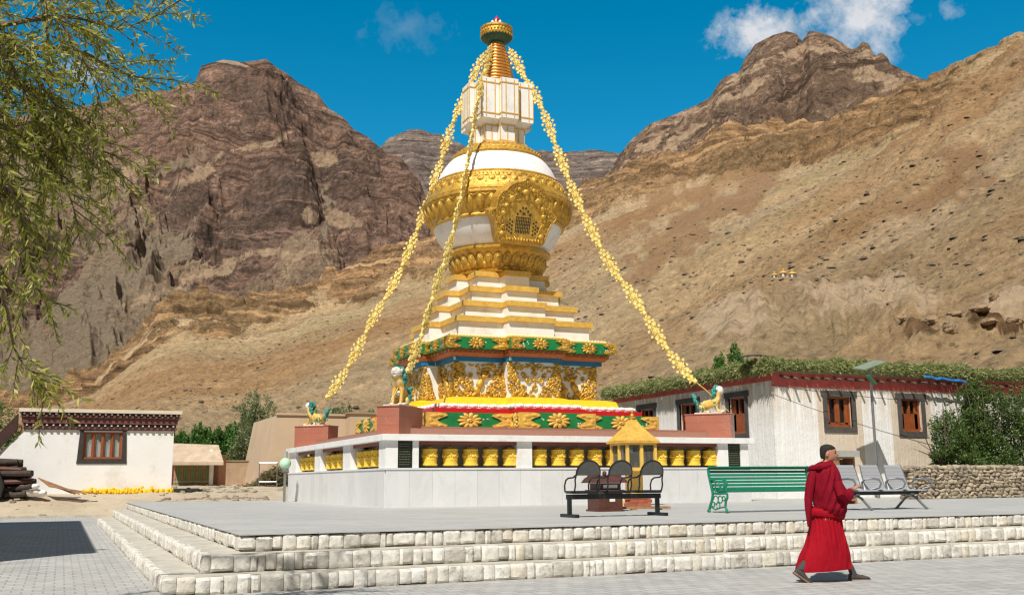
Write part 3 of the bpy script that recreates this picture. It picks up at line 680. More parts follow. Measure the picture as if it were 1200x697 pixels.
for k in range(3):
    z0, z1 = TZ*k/3, TZ*(k+1)/3
    riser(st, (XS[k]-.03, YS[k], 0), (XR, YS[k], 0), (0, -1, 0), z0, z1-(.002 if k < 2 else .016))
    riser(st, (XS[k], YB[k], 0), (XS[k], YS[k], 0), (-1, 0, 0), z0, z1-(.002 if k < 2 else .016))
    mo.bx(XS[k]+.02, XR, YS[k]+.02, YB[k], z0-(.05 if k == 0 else .02), z1-.034)
    if k < 2: tr.prism([(XS[k]+.07, YS[k]+.07), (XR, YS[k]+.07), (XR, YS[k+1]+.015), (XS[k+1]+.015, YS[k+1]+.015), (XS[k+1]+.015, YB[k]), (XS[k]+.07, YB[k])], z1-.03, z1-.004)
so_ = st.build('step_risers', 'stepstone', smooth=30); so_['kind'] = 'structure'
tr.build('step_treads', 'tread')['kind'] = 'structure'
mo.build('step_core', 'mortar')['kind'] = 'structure'
m = MB(); m.bx(XS[2]-.035, XR, YS[2]-.035, YB[2], TZ-.014, TZ); m.build('terrace', 'terrace')['kind'] = 'structure'
# strip of grime where the risers meet the paving
# ------------------------------------------------------------------ prayer wheel gallery (the square podium of the stupa)
GX0, GX1, GY0, GY1 = 7.55, 18.9, 25.37, 37.6
CX, CY = 13.15, 31.15
gal = thing('prayer_wheel_gallery', (13.2, 31.4, TZ), 'white marble podium with open bays of prayer wheels under the stupa', 'gallery')
m = MB()
def slabs(x0, y0, x1, y1, nx, ny):
    L = math.hypot(x1-x0, y1-y0); n = round(L/.62)
    for i in range(n):
        a, b = i/n, (i+1)/n; g = .0025/L
        A = (x0+(x1-x0)*(a+g), y0+(y1-y0)*(a+g)); B = (x0+(x1-x0)*(b-g), y0+(y1-y0)*(b-g))
        m.prism([(A[0]+nx*.03, A[1]+ny*.03), (B[0]+nx*.03, B[1]+ny*.03), B, A][::1], TZ, 1.60)
slabs(GX0+.03, GY0+.03, GX1, GY0+.03, 0, -1); slabs(GX0+.03, GY1, GX0+.03, GY0+.03, -1, 0)
m.bx(GX0+.032, GX1-.004, GY0+.032, GY1-.004, TZ, 1.58)
m.build('base_wall', 'marble', gal)
m = MB(); m.prism([(GX0-.02, GY0-.02), (GX1+.02, GY0-.02), (GX1+.02, GY1+.02), (GX0-.02, GY1+.02)], 1.602, 1.65); m.build('sill', 'marble', gal)
m = MB(); m.bx(GX0+.62, GX1-.62, GY0+.62, GY1-.62, 1.652, 2.34); m.build('recess_wall', 'greywall', gal)
m = MB(); m.prism([(GX0-.09, GY0-.09), (GX1+.15, GY0-.09), (GX1+.15, GY1+.09), (GX0-.09, GY1+.09)], 2.345, 2.51); m.build('roof_slab', 'white', gal, bevel=.008)
m = MB()
for a in ((GX0+.08, GX1-.08, GY0+.10, GY0+.18), (GX0+.10, GX0+.18, GY0+.19, GY1-.1)): m.bx(*a, 2.25, 2.343)
for a in ((GX0+.3, GX1-.3, GY0+.3, GY0+.615), (GX0+.3, GX0+.615, GY0+.616, GY1-.3)): m.bx(*a, 2.30, 2.342)
m.build('maroon_beam', 'redbeam', gal)
m = MB(); m.prism([(8.1, 25.95), (18.25, 25.95), (18.25, 36.3), (8.1, 36.3)], 2.512, 2.70)
m.build('granite_coping', 'sandgranite', gal)
PZ = (1.651, 2.344)
def pil(x0, x1, y0, y1, nm='pillar'):
    q = MB(); q.bx(x0, x1, y0, y1, *PZ); return q.build(nm, 'white', gal)
pil(7.57, 7.90, 25.39, 25.72)
fr = [(7.90, 8.303, 'pl'), (8.303, 8.466, 'p'), (8.466, 11.281, 'b'), (11.281, 11.713, 'p'), (11.713, 14.483, 'b'), (14.483, 14.872, 'p'), (14.872, 17.80, 'b'), (17.80, 18.147, 'p'), (18.147, 18.60, 'pl'), (18.60, 18.88, 'p')]
for a, b_, t in fr:
    if t == 'p': pil(a, b_, 25.39, 25.8)
    if t == 'pl':
        q = MB(); q.bx(a+.005, b_-.005, 25.43, 25.47, 1.665, 2.33); pq = q.build('black_plaque', 'black', gal)
        q = MB(); random.seed(5)
        for r in range(9):
            x = a+.05; z = 2.27-r*.066
            while x < b_-.07:
                l = random.uniform(.02, .06); q.bx(x, min(x+l, b_-.05), 25.426, 25.429, z-.014, z+.004); x += l+.014
        q.build('engraved_text', 'letter', pq)
lf = [(25.995, 28.91, 'b'), (28.91, 29.757, 'p'), (29.757, 32.671, 'b'), (32.671, 33.466, 'p'), (33.466, 36.439, 'b'), (36.439, 37.57, 'p')]
for a, b_, t in lf:
    if t == 'p': pil(7.57, 7.95, a, b_ if t == 'p' else b_)
pil(7.57, 7.90, 25.725, 25.995)
# one wheel, copied
wh = thing('prayer_wheel', (0, 0, 0), '', 'prayer wheel', 'golden prayer wheels in the gallery bays')
q = MB(); rr = [(.02, .0), (.15, .01), (.165, .03), (.165, .05), (.15, .06), (.152, .15), (.158, .155), (.158, .175), (.152, .18), (.152, .34), (.158, .345), (.158, .365), (.15, .37), (.165, .385), (.165, .41), (.12, .43), (.05, .45), (.04, .47)]
q.lathe(rr, 24, (0, 0, .06), fn=lambda a, z: 1+.018*math.sin(a*8)*(1 if .18 < z < .34 else 0))
for k in range(9):
    a = k*2*PI/9
    for j in range(3): q.ell((.156*math.cos(a+.25*(j-1)), .156*math.sin(a+.25*(j-1)), .25+.07+(.015 if j == 1 else -.02)), (.018, .018, .05 if j == 1 else .035), 6, 4)
for i_ in range(len(q.v)): q.v[i_] = (q.v[i_][0]*1.28, q.v[i_][1]*1.28, q.v[i_][2]*1.08-.02)
drum = q.build('drum', 'wheelgold', wh, smooth=True)
q = MB(); q.tube([(0, 0, -.0), (0, 0, .09)], .02, 8); q.lathe([(.05, 0), (.05, .02), (.1, .035), (.1, .05)], 12); q.tube([(0, 0, .5), (0, 0, .685)], .012, 6); q.build('axle', 'darkwood', wh)
ordn = ['first', 'second', 'third', 'fourth', 'fifth']
spots = []
for nm, a, b_, cnt in (('front bay beside the left black plaque', 8.466, 11.281, 5), ('front bay left of the yellow kiosk', 11.713, 14.483, 5), ('front bay right of the yellow kiosk', 14.872, 17.80, 5)):
    x0s = {8.466: 8.86, 11.713: 12.06, 14.872: 15.37}[a]
    for k in range(5): spots.append((x0s+k*.578, GY0+.30, f'{ordn[k]} prayer wheel from the left, {nm}'))
for nm, a, b_ in (('side bay nearest the front corner', 25.995, 28.91), ('middle bay of the left side', 29.757, 32.671), ('farthest bay of the left side', 33.466, 36.439)):
    for k in range(4): spots.append((GX0+.33, a+(k+.55)*(b_-a)/4.05, f'{ordn[k]} prayer wheel from the front, {nm}'))
for i, (x, y, l) in enumerate(spots):
    if i == 0: wh.location = (x, y, 1.651); wh['label'] = l
    else: dup(wh, (x, y, 1.651), random.uniform(0, 6), l)

# ------------------------------------------------------------------ stupa
stu = thing('stupa', (CX, CY, 2.70), 'tall white and gold Buddhist stupa with green bands and a bulbous dome', 'stupa')
def cross(b, a=None, c=None):
    a = a or b+.45; c = c or b*.33
    p = [(-c, -a), (c, -a), (c, -b), (b, -b), (b, -c), (a, -c), (a, c), (b, c), (b, b), (c, b), (c, a), (-c, a), (-c, b), (-b, b), (-b, c), (-a, c), (-a, -c), (-b, -c), (-b, -b), (-c, -b)]
    return [(CX+x, CY+y) for x, y in p]
def tier(name, mat, b, a, c, z0, z1, b2=None, par=None, bev=0):
    q = MB(); d = (b2-b) if b2 else 0
    q.prism(cross(b, a, c), z0, z1, top=cross(b+d, a+d, c+d*.3) if b2 else None); return q.build(name, mat, par or stu, bevel=bev)
def facets(b, a, c):
    p = cross(b, a, c); n = len(p); out = []
    for i in range(n):
        p0 = Vector((*p[i], 0)); p1 = Vector((*p[(i+1) % n], 0)); L = (p1-p0).length; u = (p1-p0)/L; nn = u.cross(Vector((0, 0, 1)))
        out.append((p0, u, nn, L))
    return out
def FR(u, n): return Matrix(((u.x, 0, n.x), (u.y, 0, n.y), (u.z, 1, n.z))).copy() if False else Matrix([[u.x, 0, n.x], [u.y, 0, n.y], [0, 1, 0]])
def flower(q, c, u, n, r, petals=8, th=.05, wide=1.0):
    k0 = len(q.v)
    R = Matrix([[u.x, 0, n.x], [u.y, 0, n.y], [0, 1, 0]])     # local x=u, y=up, z=n
    q.ell(c, (r*.3, r*.3, th*1.2), 8, 5, R)
    for k in range(petals):
        a = 2*PI*k/petals+PI/petals
        d = R@Vector((math.cos(a), math.sin(a), 0)); Rk = R@Matrix.Rotation(a, 3, 'Z')
        q.ell(Vector(c)+d*r*.6, (r*.4, r*.2, th), 7, 5, Rk)
        a2 = a+PI/petals; d2 = R@Vector((math.cos(a2), math.sin(a2), 0))
        q.ell(Vector(c)+d2*r*.42, (r*.2, r*.13, th*.9), 6, 4, R@Matrix.Rotation(a2, 3, 'Z'))
    for k in range(5):
        a = 2*PI*k/5; q.ell(Vector(c)+R@Vector((math.cos(a)*r*.14, math.sin(a)*r*.14, th*1.1)), r*.06, 5, 4)
    for i in range(k0, len(q.v)):
        v = Vector(q.v[i]); d = (v-Vector(c)).dot(u); q.v[i] = tuple(v+u*d*(wide-1))
def endleaf(q, c, u, n, s, h, wk=1.0, th=.035):
    k0 = len(q.v); c_ = Vector(c)        # gilded corner mount: lobed plate pointing along s*u
    o = Vector(c); up = Vector((0, 0, 1)); w_ = h*.98
    pts = [(0, -h/2), (w_*.62, -h/2), (w_*.9, -h*.42), (w_*.96, -h*.3), (w_*.66, -h*.16), (w_*.48, -.02*h), (w_*.48, .02*h), (w_*.66, h*.16), (w_*.96, h*.3), (w_*.9, h*.42), (w_*.62, h/2), (0, h/2)]
    q.plate(o, u*s, up, n, pts, th)
    R = Matrix([[u.x, 0, n.x], [u.y, 0, n.y], [0, 1, 0]])
    for (a, b_, r1, r2, rot) in ((.3, .26, .3, .13, .2), (.3, -.26, .3, .13, -.2), (.6, .33, .2, .09, -.1), (.6, -.33, .2, .09, .1), (.16, 0, .13, .2, 0)):
        q.ell(o+u*s*a*h+up*b_*h+n*th, (r1*h*.8, r2*h, .025), 8, 5, R@Matrix.Rotation(rot*s, 3, 'Z'))
    for i in range(k0, len(q.v)):
        v = Vector(q.v[i]); d = (v-c_).dot(u); q.v[i] = tuple(v+u*d*(wk-1))
def green_band(nm, b, a, c, z0, z1, big):
    par = tier(nm, 'green', b, a, c, z0, z1); zc = (z0+z1)/2; h = (z1-z0)*.985; gm_ = 'gold' if not big else 'goldyel'
    def put(fn, nm_, *a_): q = MB(); fn(q, *a_); q.build(nm_, gm_, par, smooth=True)
    for p0, u, n, L in facets(b, a, c):
        if L < .7: put(endleaf, 'corner_mount', p0+Vector((0, 0, zc))+n*.003, u, n, 1, h, min(1, L*.9/h)); continue
        kw = min(1.45, L*.3/h)
        put(endleaf, 'corner_mount', p0+Vector((0, 0, zc))+n*.003, u, n, 1, h, kw); put(endleaf, 'corner_mount', p0+u*L+Vector((0, 0, zc))+n*.003, u, n, -1, h, kw)
        put(flower, 'gilded_flower', p0+u*L/2+Vector((0, 0, zc))+n*.01, u, n, h*.54, 11, .05, min(1.6, L*.36/h))
    # flaked white patches of paint
    q = MB(); random.seed(int(b*10))
    for p0, u, n, L in facets(b, a, c):
        for k in range(int(L*1.6)):
            x = random.uniform(.3, L-.3) if L > .7 else L/2; z = random.uniform(z0+.1, z1-.05)
            for j in range(random.randint(2, 5)):
                cx, cz = x+random.uniform(-.09, .09), z+random.uniform(-.05, .05); kk = random.randint(5, 7)
                poly = [(math.cos(t*2*PI/kk)*random.uniform(.008, .05), math.sin(t*2*PI/kk)*random.uniform(.006, .025)) for t in range(kk)]
                q.plate(p0+u*cx+Vector((0, 0, cz))+n*.0025, u, (0, 0, 1), n, poly, .0015)
    q.build('flaked_paint', 'white', par)
    return par
m = MB(); m.prism([(CX-4.75, CY-4.75), (CX+4.75, CY-4.75), (CX+4.75, CY+4.75), (CX-4.75, CY+4.75)], 2.702, 2.78); m.build('granite_step', 'sandgranite', stu)
green_band('lower_green_band', 3.80, 4.50, 1.2, 2.782, 3.24, True)
rb = tier('red_ledge', 'red', 3.45, 4.05, 1.12, 3.242, 3.395)
lt = tier('white_lotus_row', 'white', 3.2, 3.74, 1.08, 3.397, 3.543)
q = MB()
for p0, u, n, L in facets(3.27, 3.81, 1.08):
    k = max(2, int(L/.3))
    for i in range(k):
        c = p0+u*L*(i+.5)/k+n*.03+Vector((0, 0, 3.468))
        R = Matrix([[u.x, 0, n.x], [u.y, 0, n.y], [0, 1, 0]])
        q.ell(c, (L/k*.44, .078, .06), 12, 7, R); q.ell(c+n*.042, (L/k*.2, .032, .02), 8, 5, R, mi=1); q.ell(c+n*.052, (L/k*.12, .02, .02), 8, 5, R); q.ell(c+u*L/k*.5, (.04, .055, .04), 6, 5, R)
q.build('lotus_petals', ['white', 'plum'], lt, smooth=True)
tier('yellow_ledge', 'brightyel', 2.93, 3.37, .97, 3.545, 3.74, b2=2.86); tier('yellow_ledge_top', 'brightyel', 2.84, 3.28, .95, 3.741, 3.80, b2=2.6)
pn = tier('relief_panel_wall', 'white', 2.38, 2.84, .86, 3.80, 4.90)
q = MB(); random.seed(3)
def foliage_column(o, u, n, s, h, w_):
    R = Matrix([[u.x, 0, n.x], [u.y, 0, n.y], [0, 1, 0]])
    k = 74
    for i in range(k):
        t = (i/k)**1.15; ww = w_*(1-t)**.9+.06; x = random.uniform(0, ww)*s; z = t*h
        rot = random.uniform(-1, 1)
        q.ell(Vector(o)+u*x+Vector((0, 0, z+.04))+n*.015, (random.uniform(.05, .1), random.uniform(.03, .06), .05), 6, 5, R@Matrix.Rotation(rot, 3, 'Z'))
def vajra(o, u, n, s):
    R = Matrix([[u.x, 0, n.x], [u.y, 0, n.y], [0, 1, 0]])
    for k in range(4):
        a = k*PI/2; d = R@Vector((math.cos(a), math.sin(a), 0)); Rk = R@Matrix.Rotation(a, 3, 'Z')
        q.ell(Vector(o)+d*s*.16, (s*.14, s*.045, .04), 8, 5, Rk)
        for j in (-1, 0, 1):
            pts = []
            for i in range(8):
                t = i/7; r0 = .2+.28*t; off = j*.13*math.sin(t*PI)
                pts.append(Vector(o)+d*s*r0+(R@Vector((-math.sin(a), math.cos(a), 0)))*s*off+n*.03)
            q.tube(pts, .022*s+.008, 6)
        q.ell(Vector(o)+d*s*.5, s*.045, 7, 5)
    q.ell(o, (s*.09, s*.09, .06), 10, 6, R)
    for sx in (-1, 1):
        q.ell(Vector(o)+u*s*.62*sx+Vector((0, 0, .3*s)), (.06, .06, .04), 8, 5, R)
def figure_relief(o, u, n, s, f):      # rearing lion holding up the cornice
    R = Matrix([[u.x, 0, n.x], [u.y, 0, n.y], [0, 1, 0]])
    def e(x, z, rx, rz, rot=0, th=.06): q.ell(Vector(o)+u*x*s*f+Vector((0, 0, z*s))+n*.02, (rx*s, rz*s, th), 9, 6, R@Matrix.Rotation(rot*f, 3, 'Z'))
    e(0, .42, .13, .2, -.5, .09); e(-.1, .22, .13, .13, .3, .08); e(-.2, .08, .07, .15, -.9); e(.02, .07, .05, .14, .3); e(.12, .66, .1, .1, 0, .1)
    e(-.03, .7, .05, .14, .6); e(.25, .72, .045, .15, -.5); e(.14, .78, .12, .05, 0, .05); e(.2, .62, .05, .035); e(-.28, .3, .04, .16, .5, .04); e(-.3, .5, .07, .06, 0, .04)
for fi, (p0, u, n, L) in enumerate(facets(2.38, 2.84, .86)):
    b0 = p0+Vector((0, 0, 3.82))+n*.01
    if L < .6:
        foliage_column(b0, u, n, 1, .75, L*.5); continue
    foliage_column(b0, u, n, 1, 1.0, min(.55, L*.34)); foliage_column(b0+u*L, u, n, -1, 1.0, min(.55, L*.34))
    for k in range(int(L*26)):
        R = Matrix([[u.x, 0, n.x], [u.y, 0, n.y], [0, 1, 0]]); zz = random.choice((random.uniform(0, .2), random.uniform(.8, 1.03), random.uniform(.8, 1.03)))
        q.ell(b0+u*random.uniform(.1, L-.1)+Vector((0, 0, zz))-n*.004, (random.uniform(.06, .12), random.uniform(.03, .06), .03), 6, 5, R@Matrix.Rotation(random.uniform(-.8, .8), 3, 'Z'))
    for sx in (-1, 1):
        for zz in (.3, .66): flower(q, b0+u*(L/2+sx*L*.2)+Vector((0, 0, zz)), u, n, .1, 7, .03)
    if fi in (0, 5, 10, 15): vajra(b0+u*L/2+Vector((0, 0, .52)), u, n, .62)
    else: figure_relief(b0+u*L/2, u, n, .95, 1 if (p0+u*L/2-Vector((CX, CY, 0))).dot(u) < 0 else -1)
    for k in range(int(L*16)):
        R = Matrix([[u.x, 0, n.x], [u.y, 0, n.y], [0, 1, 0]])
        q.ell(b0+u*random.uniform(.2, L-.2)+Vector((0, 0, random.choice((random.uniform(.86, 1.02), random.uniform(.0, .12))))), (random.uniform(.03, .09), random.uniform(.02, .05), .03), 6, 5, R@Matrix.Rotation(random.uniform(-.6, .6), 3, 'Z'))
q.build('gilded_figures', 'gold', pn, smooth=True)
tier('blue_band', 'blue', 2.54, 3.0, .9, 4.902, 5.03)
q = MB()
for p0, u, n, L in facets(2.545, 3.005, .9):
    if L > .6: q.plate(p0+Vector((0, 0, 4.91))+n*.002, u, (0, 0, 1), n, [(-.0, 0), (.1, 0), (.06, .11), (-.0, .11)], .006)
q.build('pale_blue_corner', M('pale_blue_paint', (.35, .62, .72)), bpy.data.objects['blue_band'])
ob = tier('carved_brown_band', 'rust', 2.62, 3.08, .92, 5.032, 5.13, b2=2.72)
tier('carved_brown_moulding', 'rust', 2.72, 3.18, .94, 5.131, 5.238)
q = MB()
for p0, u, n, L in facets(2.72, 3.18, .94):
    k = int(L/.16)
    for i in range(k):
        R = Matrix([[u.x, 0, n.x], [u.y, 0, n.y], [0, 1, 0]])
        q.ell(p0+u*(i+.5)*L/k+Vector((0, 0, 5.185)), (.06, .02, .025), 6, 4, R@Matrix.Rotation(.7, 3, 'Z'), mi=i % 2)
q.build('carved_scrolls', ['gold', 'redfrieze'], ob, smooth=True)
green_band('cornice_green_band', 2.88, 3.34, .97, 5.24, 5.58, False)
tier('cornice_top', 'goldyel', 2.84, 3.3, .95, 5.582, 5.62)
lt = tier('cream_bead_course', 'goldyel', 2.62, 3.08, .9, 5.622, 5.66)
q = MB()
for p0, u, n, L in facets(2.66, 3.12, .9):
    k = max(1, int(L/.11))
    for i in range(k): q.ell(p0+u*(i+.5)*L/k+Vector((0, 0, 5.665)), (.05, .05, .045), 6, 5)
q.build('beads', M('cream_paint', (.82, .7, .35)), lt, smooth=True)
zt = [5.64, 6.33, 6.88, 7.43, 8.0]; bs = [2.36, 2.0, 1.63, 1.30]; as_ = [2.81, 2.43, 2.08, 1.74]
for k in range(4):
    b, a, c = bs[k], as_[k], bs[k]*.335
    tier('white_step', 'white', b-.10, a-.10, c-.01, zt[k]+.002, zt[k+1]-.172)
    tier('yellow_step_edge', 'goldyel', b, a, c+.02, zt[k+1]-.17, zt[k+1])
def ribs(k, d): return lambda a, z: 1+d*abs(math.sin(a*k/2))
q = MB(); q.lathe([(1.2, 8.0), (1.46, 8.02), (1.5, 8.07), (1.43, 8.12), (1.45, 8.25), (1.56, 8.5), (1.68, 8.7), (1.72, 8.74), (1.79, 8.76), (1.8, 8.84), (1.7, 8.88), (1.2, 8.88)], 72, (CX, CY, 0))
bowl = q.build('lotus_bowl', 'gold', stu, smooth=True)
q = MB()
for k in range(32):
    for row, (r, z, rr, rz, off) in enumerate(((1.56, 8.42, .15, .26, 0), (1.47, 8.27, .12, .16, .5))):
        a = (k+off)*2*PI/32; ax = Matrix.Rotation(a, 3, 'Z')@Matrix.Rotation(.38, 3, 'Y')
        q.ell((CX+r*math.cos(a), CY+r*math.sin(a), z), (.06, rr, rz), 8, 7, ax)
        q.ell((CX+(r+.05)*math.cos(a), CY+(r+.05)*math.sin(a), z-.02), (.04, rr*.55, rz*.6), 7, 5, ax)
for k in range(64):
    a = k*2*PI/64; q.ell((CX+1.78*math.cos(a), CY+1.78*math.sin(a), 8.8), .032, 6, 4)
q.build('lotus_petals', 'gold', bowl, smooth=True)
q = MB(); q.lathe([(1.3, 8.86), (1.62, 8.882), (1.82, 9.05), (2.0, 9.3), (2.14, 9.55), (2.2, 9.75), (2.0, 9.76)], 80, (CX, CY, 0)); q.build('dome_lower', 'domewhite', stu, smooth=True)
prof = [(2.1, 9.70), (2.27, 9.70), (2.3, 9.76), (2.27, 9.82), (2.29, 9.86), (2.42, 10.1), (2.5, 10.32), (2.53, 10.4), (2.58, 10.44), (2.58, 10.5), (2.52, 10.54), (2.53, 10.58), (2.49, 10.64), (2.47, 10.66), (2.43, 10.8), (2.3, 11.05), (2.19, 11.22), (2.2, 11.25), (2.14, 11.31), (1.9, 11.3)]
q = MB(); q.lathe(prof, 96, (CX, CY, 0)); band = q.build('gilded_dome_band', 'gold', stu, smooth=True)
q = MB()
for k in range(40):
    a = k*2*PI/40; ca, sa = math.cos(a), math.sin(a)
    ax = Matrix.Rotation(a, 3, 'Z')@Matrix.Rotation(.42, 3, 'Y')
    q.ell((CX+2.42*ca, CY+2.42*sa, 10.13), (.07, .15, .26), 8, 7, ax); q.ell((CX+2.46*ca, CY+2.46*sa, 10.12), (.06, .08, .2), 7, 6, ax)
    pts = []
    for i in range(7):
        t = -1+2*i/6; aa = a+t*PI/40; r = 2.525; pts.append((CX+r*math.cos(aa), CY+r*math.sin(aa), 10.40-.1*(1-abs(t))**.7*0-.08*abs(t)))
    q.tube(pts, .025, 5)
    ax2 = Matrix.Rotation(a, 3, 'Z')@Matrix.Rotation(-.38, 3, 'Y')
    q.ell((CX+2.36*ca, CY+2.36*sa, 10.93), (.05, .12, .13), 9, 6, ax2); q.ell((CX+2.4*ca, CY+2.4*sa, 10.92), (.035, .05, .06), 7, 5, ax2)
    a3 = a+PI/40; q.ell((CX+2.40*math.cos(a3), CY+2.40*math.sin(a3), 10.84), (.035, .05, .1), 7, 5, Matrix.Rotation(a3, 3, 'Z')@Matrix.Rotation(-.38, 3, 'Y'))
    q.ell((CX+2.31*math.cos(a3), CY+2.31*math.sin(a3), 11.05), (.03, .09, .04), 7, 4, Matrix.Rotation(a3, 3, 'Z'))
for k in range(110):
    a = k*2*PI/110; q.ell((CX+2.27*math.cos(a), CY+2.27*math.sin(a), 11.13), .03, 5, 4)
q.build('embossed_petals', 'gold', band, smooth=True)
q = MB(); q.lathe([(1.9, 11.28), (2.1, 11.29), (2.03, 11.5), (1.9, 11.75), (1.74, 11.97), (1.6, 12.12), (1.3, 12.14)], 80, (CX, CY, 0)); q.build('dome_upper', 'domewhite', stu, smooth=True)
q = MB(); q.lathe([(1.4, 12.06), (1.66, 12.07), (1.68, 12.13), (1.6, 12.18), (1.58, 12.2), (1.45, 12.36), (1.25, 12.5), (1.12, 12.57), (1.05, 12.6), (.6, 12.64)], 80, (CX, CY, 0)); cap = q.build('gilded_cap_ring', 'gold', stu, smooth=True)
q = MB()
for k in range(52):
    a = k*2*PI/52; q.ell((CX+1.52*math.cos(a), CY+1.52*math.sin(a), 12.27), (.04, .07, .06), 6, 5, Matrix.Rotation(a, 3, 'Z')); q.ell((CX+1.3*math.cos(a), CY+1.3*math.sin(a), 12.46), (.04, .045, .03), 6, 4)
q.build('embossed_scrolls', 'gold', cap, smooth=True)
# harmika: two cross-plan boxes with gilded trim
def gild(mb, b, a, c, z0, z1, hb, vert):
    for p0, u, n, L in facets(b, a, c):
        R = Matrix([[u.x, n.x, 0], [u.y, n.y, 0], [0, 0, 1]])
        for z in (z0+.035, z1-.035) if not hb else (z0+hb, z1-hb): mb.box(p0+u*L/2+n*.004+Vector((0, 0, z)), (L+.02, .03, .035), ax=R)
        for t in (([.25, .75] if vert else [.5]) if L > .4 else []): mb.box(p0+u*L*t+n*.003+Vector((0, 0, (z0+z1)/2)), (.03, .022, z1-z0-.09), ax=R)
        mb.tube([p0+Vector((0, 0, z0+.01)), p0+Vector((0, 0, z1-.01))], .016, 6)
h1 = tier('lower_harmika', 'white', .72, .92, .27, 12.62, 13.28); q = MB(); gild(q, .72, .92, .27, 12.64, 13.26, 0, False)
q.build('gilded_trim', 'goldyel', h1)
tier('harmika_base_plinth', 'goldyel', .79, .99, .30, 12.60, 12.66)
tier('harmika_bracket', 'white', .74, .94, .28, 13.281, 13.40, b2=.93)
h2 = tier('upper_harmika', 'white', .955, 1.16, .31, 13.402, 14.84); q = MB(); gild(q, .955, 1.16, .31, 13.405, 14.835, .17, True)
q.build('gilded_trim', 'goldyel', h2)
prof = [(.3, 14.84), (.72, 14.845)]
for k in range(13):
    r = .69-.031*k; z = 14.86+k*.125; prof += [(r-.05, z), (r, z+.015), (r+.01, z+.045), (r, z+.085), (r-.05, z+.1)]
prof += [(.24, 16.66)]
q = MB(); q.lathe(prof, 40, (CX, CY, 0)); q.build('ringed_spire', M('copper_gold_rings', (.72, .36, .09), .3, .6, .15, 8, .05), stu, smooth=True)
q = MB(); q.lathe([(.2, 16.5), (.4, 16.62), (.52, 16.70), (.565, 16.79), (.3, 16.80)], 40, (CX, CY, 0)); q.build('parasol_underside', M('dark_green_enamel', (.008, .06, .03), .5), stu, smooth=True)
q = MB(); q.lathe([(.3, 16.79), (.56, 16.79), (.585, 16.84), (.55, 16.88), (.54, 17.02), (.58, 17.06), (.58, 17.12), (.5, 17.17), (.1, 17.2)], 40, (CX, CY, 0))
pr = q.build('parasol_ring', 'gold', stu, smooth=True); q = MB()
for k in range(30):
    a = k*2*PI/30; q.ell((CX+.56*math.cos(a), CY+.56*math.sin(a), 16.95), (.025, .045, .06), 6, 5, Matrix.Rotation(a, 3, 'Z')); q.ell((CX+.56*math.cos(a), CY+.56*math.sin(a), 16.80), (.03, .04, .05), 6, 4)
q.build('embossed_scrolls', 'gold', pr, smooth=True)
q = MB()
for k in range(6):
    a = k*PI/3; q.ell((CX+.13*math.cos(a), CY+.13*math.sin(a), 17.30), (.07, .05, .13), 7, 6, Matrix.Rotation(a, 3, 'Z')@Matrix.Rotation(.3, 3, 'Y'))
q.build('finial_petals', 'white', stu, smooth=True)
q = MB(); q.ell((CX, CY-.02, 17.42), (.12, .12, .13), 14, 10); q.ell((CX, CY-.02, 17.56), (.03, .03, .06), 8, 6); q.build('finial_jewel', 'jewred', stu, smooth=True)
# gilded niche on the front of the dome
nu, nn = Vector((1, 0, 0)), Vector((0, -1, -.30)).normalized(); nv = Vector((0, -.30, 1)).normalized()
NO = Vector((CX-.22, 28.84, 8.72)); 
out = [(-.72, 0), (-.80, .12), (-.86, .38), (-.98, .72), (-1.12, .86), (-1.14, .98), (-.98, 1.06), (-.95, 1.2), (-.93, 1.42), (-.80, 1.62), (-.68, 1.66), (-.6, 1.8), (-.42, 1.92), (-.22, 1.98), (-.12, 2.02), (0, 2.13)]
out = out+[(-a, b_) for a, b_ in reversed(out[:-1])]; out = [(a*1.05, b_*1.03) for a, b_ in out]
q = MB(); q.plate(NO+nn*-.32, nu, nv, nn, out, .42); nich = q.build('gilded_niche', 'gold', stu, bevel=.02)
q = MB(); R = Matrix([[nu.x, nv.x, nn.x], [nu.y, nv.y, nn.y], [nu.z, nv.z, nn.z]])
def NP(a, b_, d=.1): return NO+nu*a+nv*b_+nn*d
q.tube([NP(a*.95, .03+b_*.965) for a, b_ in out], .035, 6); q.tube([NP(a*.62, .18+b_*.62) for a, b_ in out], .022, 6)
random.seed(9)
for k in range(420):
    t = random.uniform(0, 1); i = random.randint(0, len(out)-1); s_ = random.uniform(.64, .92); a, b_ = out[i]; a2, b2 = out[(i+1) % len(out)]; a = a+(a2-a)*t; b_ = b_+(b2-b_)*t
    q.ell(NP(a*s_, .12*(1-s_)/.3+.06+b_*s_*.98, .1), (random.uniform(.03, .07), random.uniform(.02, .04), .035), 6, 4, R@Matrix.Rotation(random.uniform(0, 3), 3, 'Z'))
for a, b_, r in ((-.45, 1.42, .13), (.45, 1.42, .13), (0, 1.66, .12), (-.7, .95, .1), (.7, .95, .1), (-.68, .3, .11), (.68, .3, .11), (-.25, 1.75, .08), (.25, 1.75, .08), (-.62, 1.2, .09), (.62, 1.2, .09)):
    q.ell(NP(a, b_, .12), (r, r, .06), 9, 6, R); q.ell(NP(a+.03, b_-r*.9, .12), (r*.6, r*1.1, .05), 8, 5, R)
for k in range(13): q.ell(NP(-.6+k*.1, .16, .12), (.045, .07, .045), 7, 5, R)
q.build('niche_relief', 'gold', nich, smooth=True)
q = MB()      # lattice: dark slots and small diamond openings
for k in range(9): q.box(NP(-.24+k*.06, .62, .101), (.024, .50, .012), ax=R)
for k in range(5): q.box(NP(0, .44+k*.11, .103), (.5, .02, .014), ax=R)
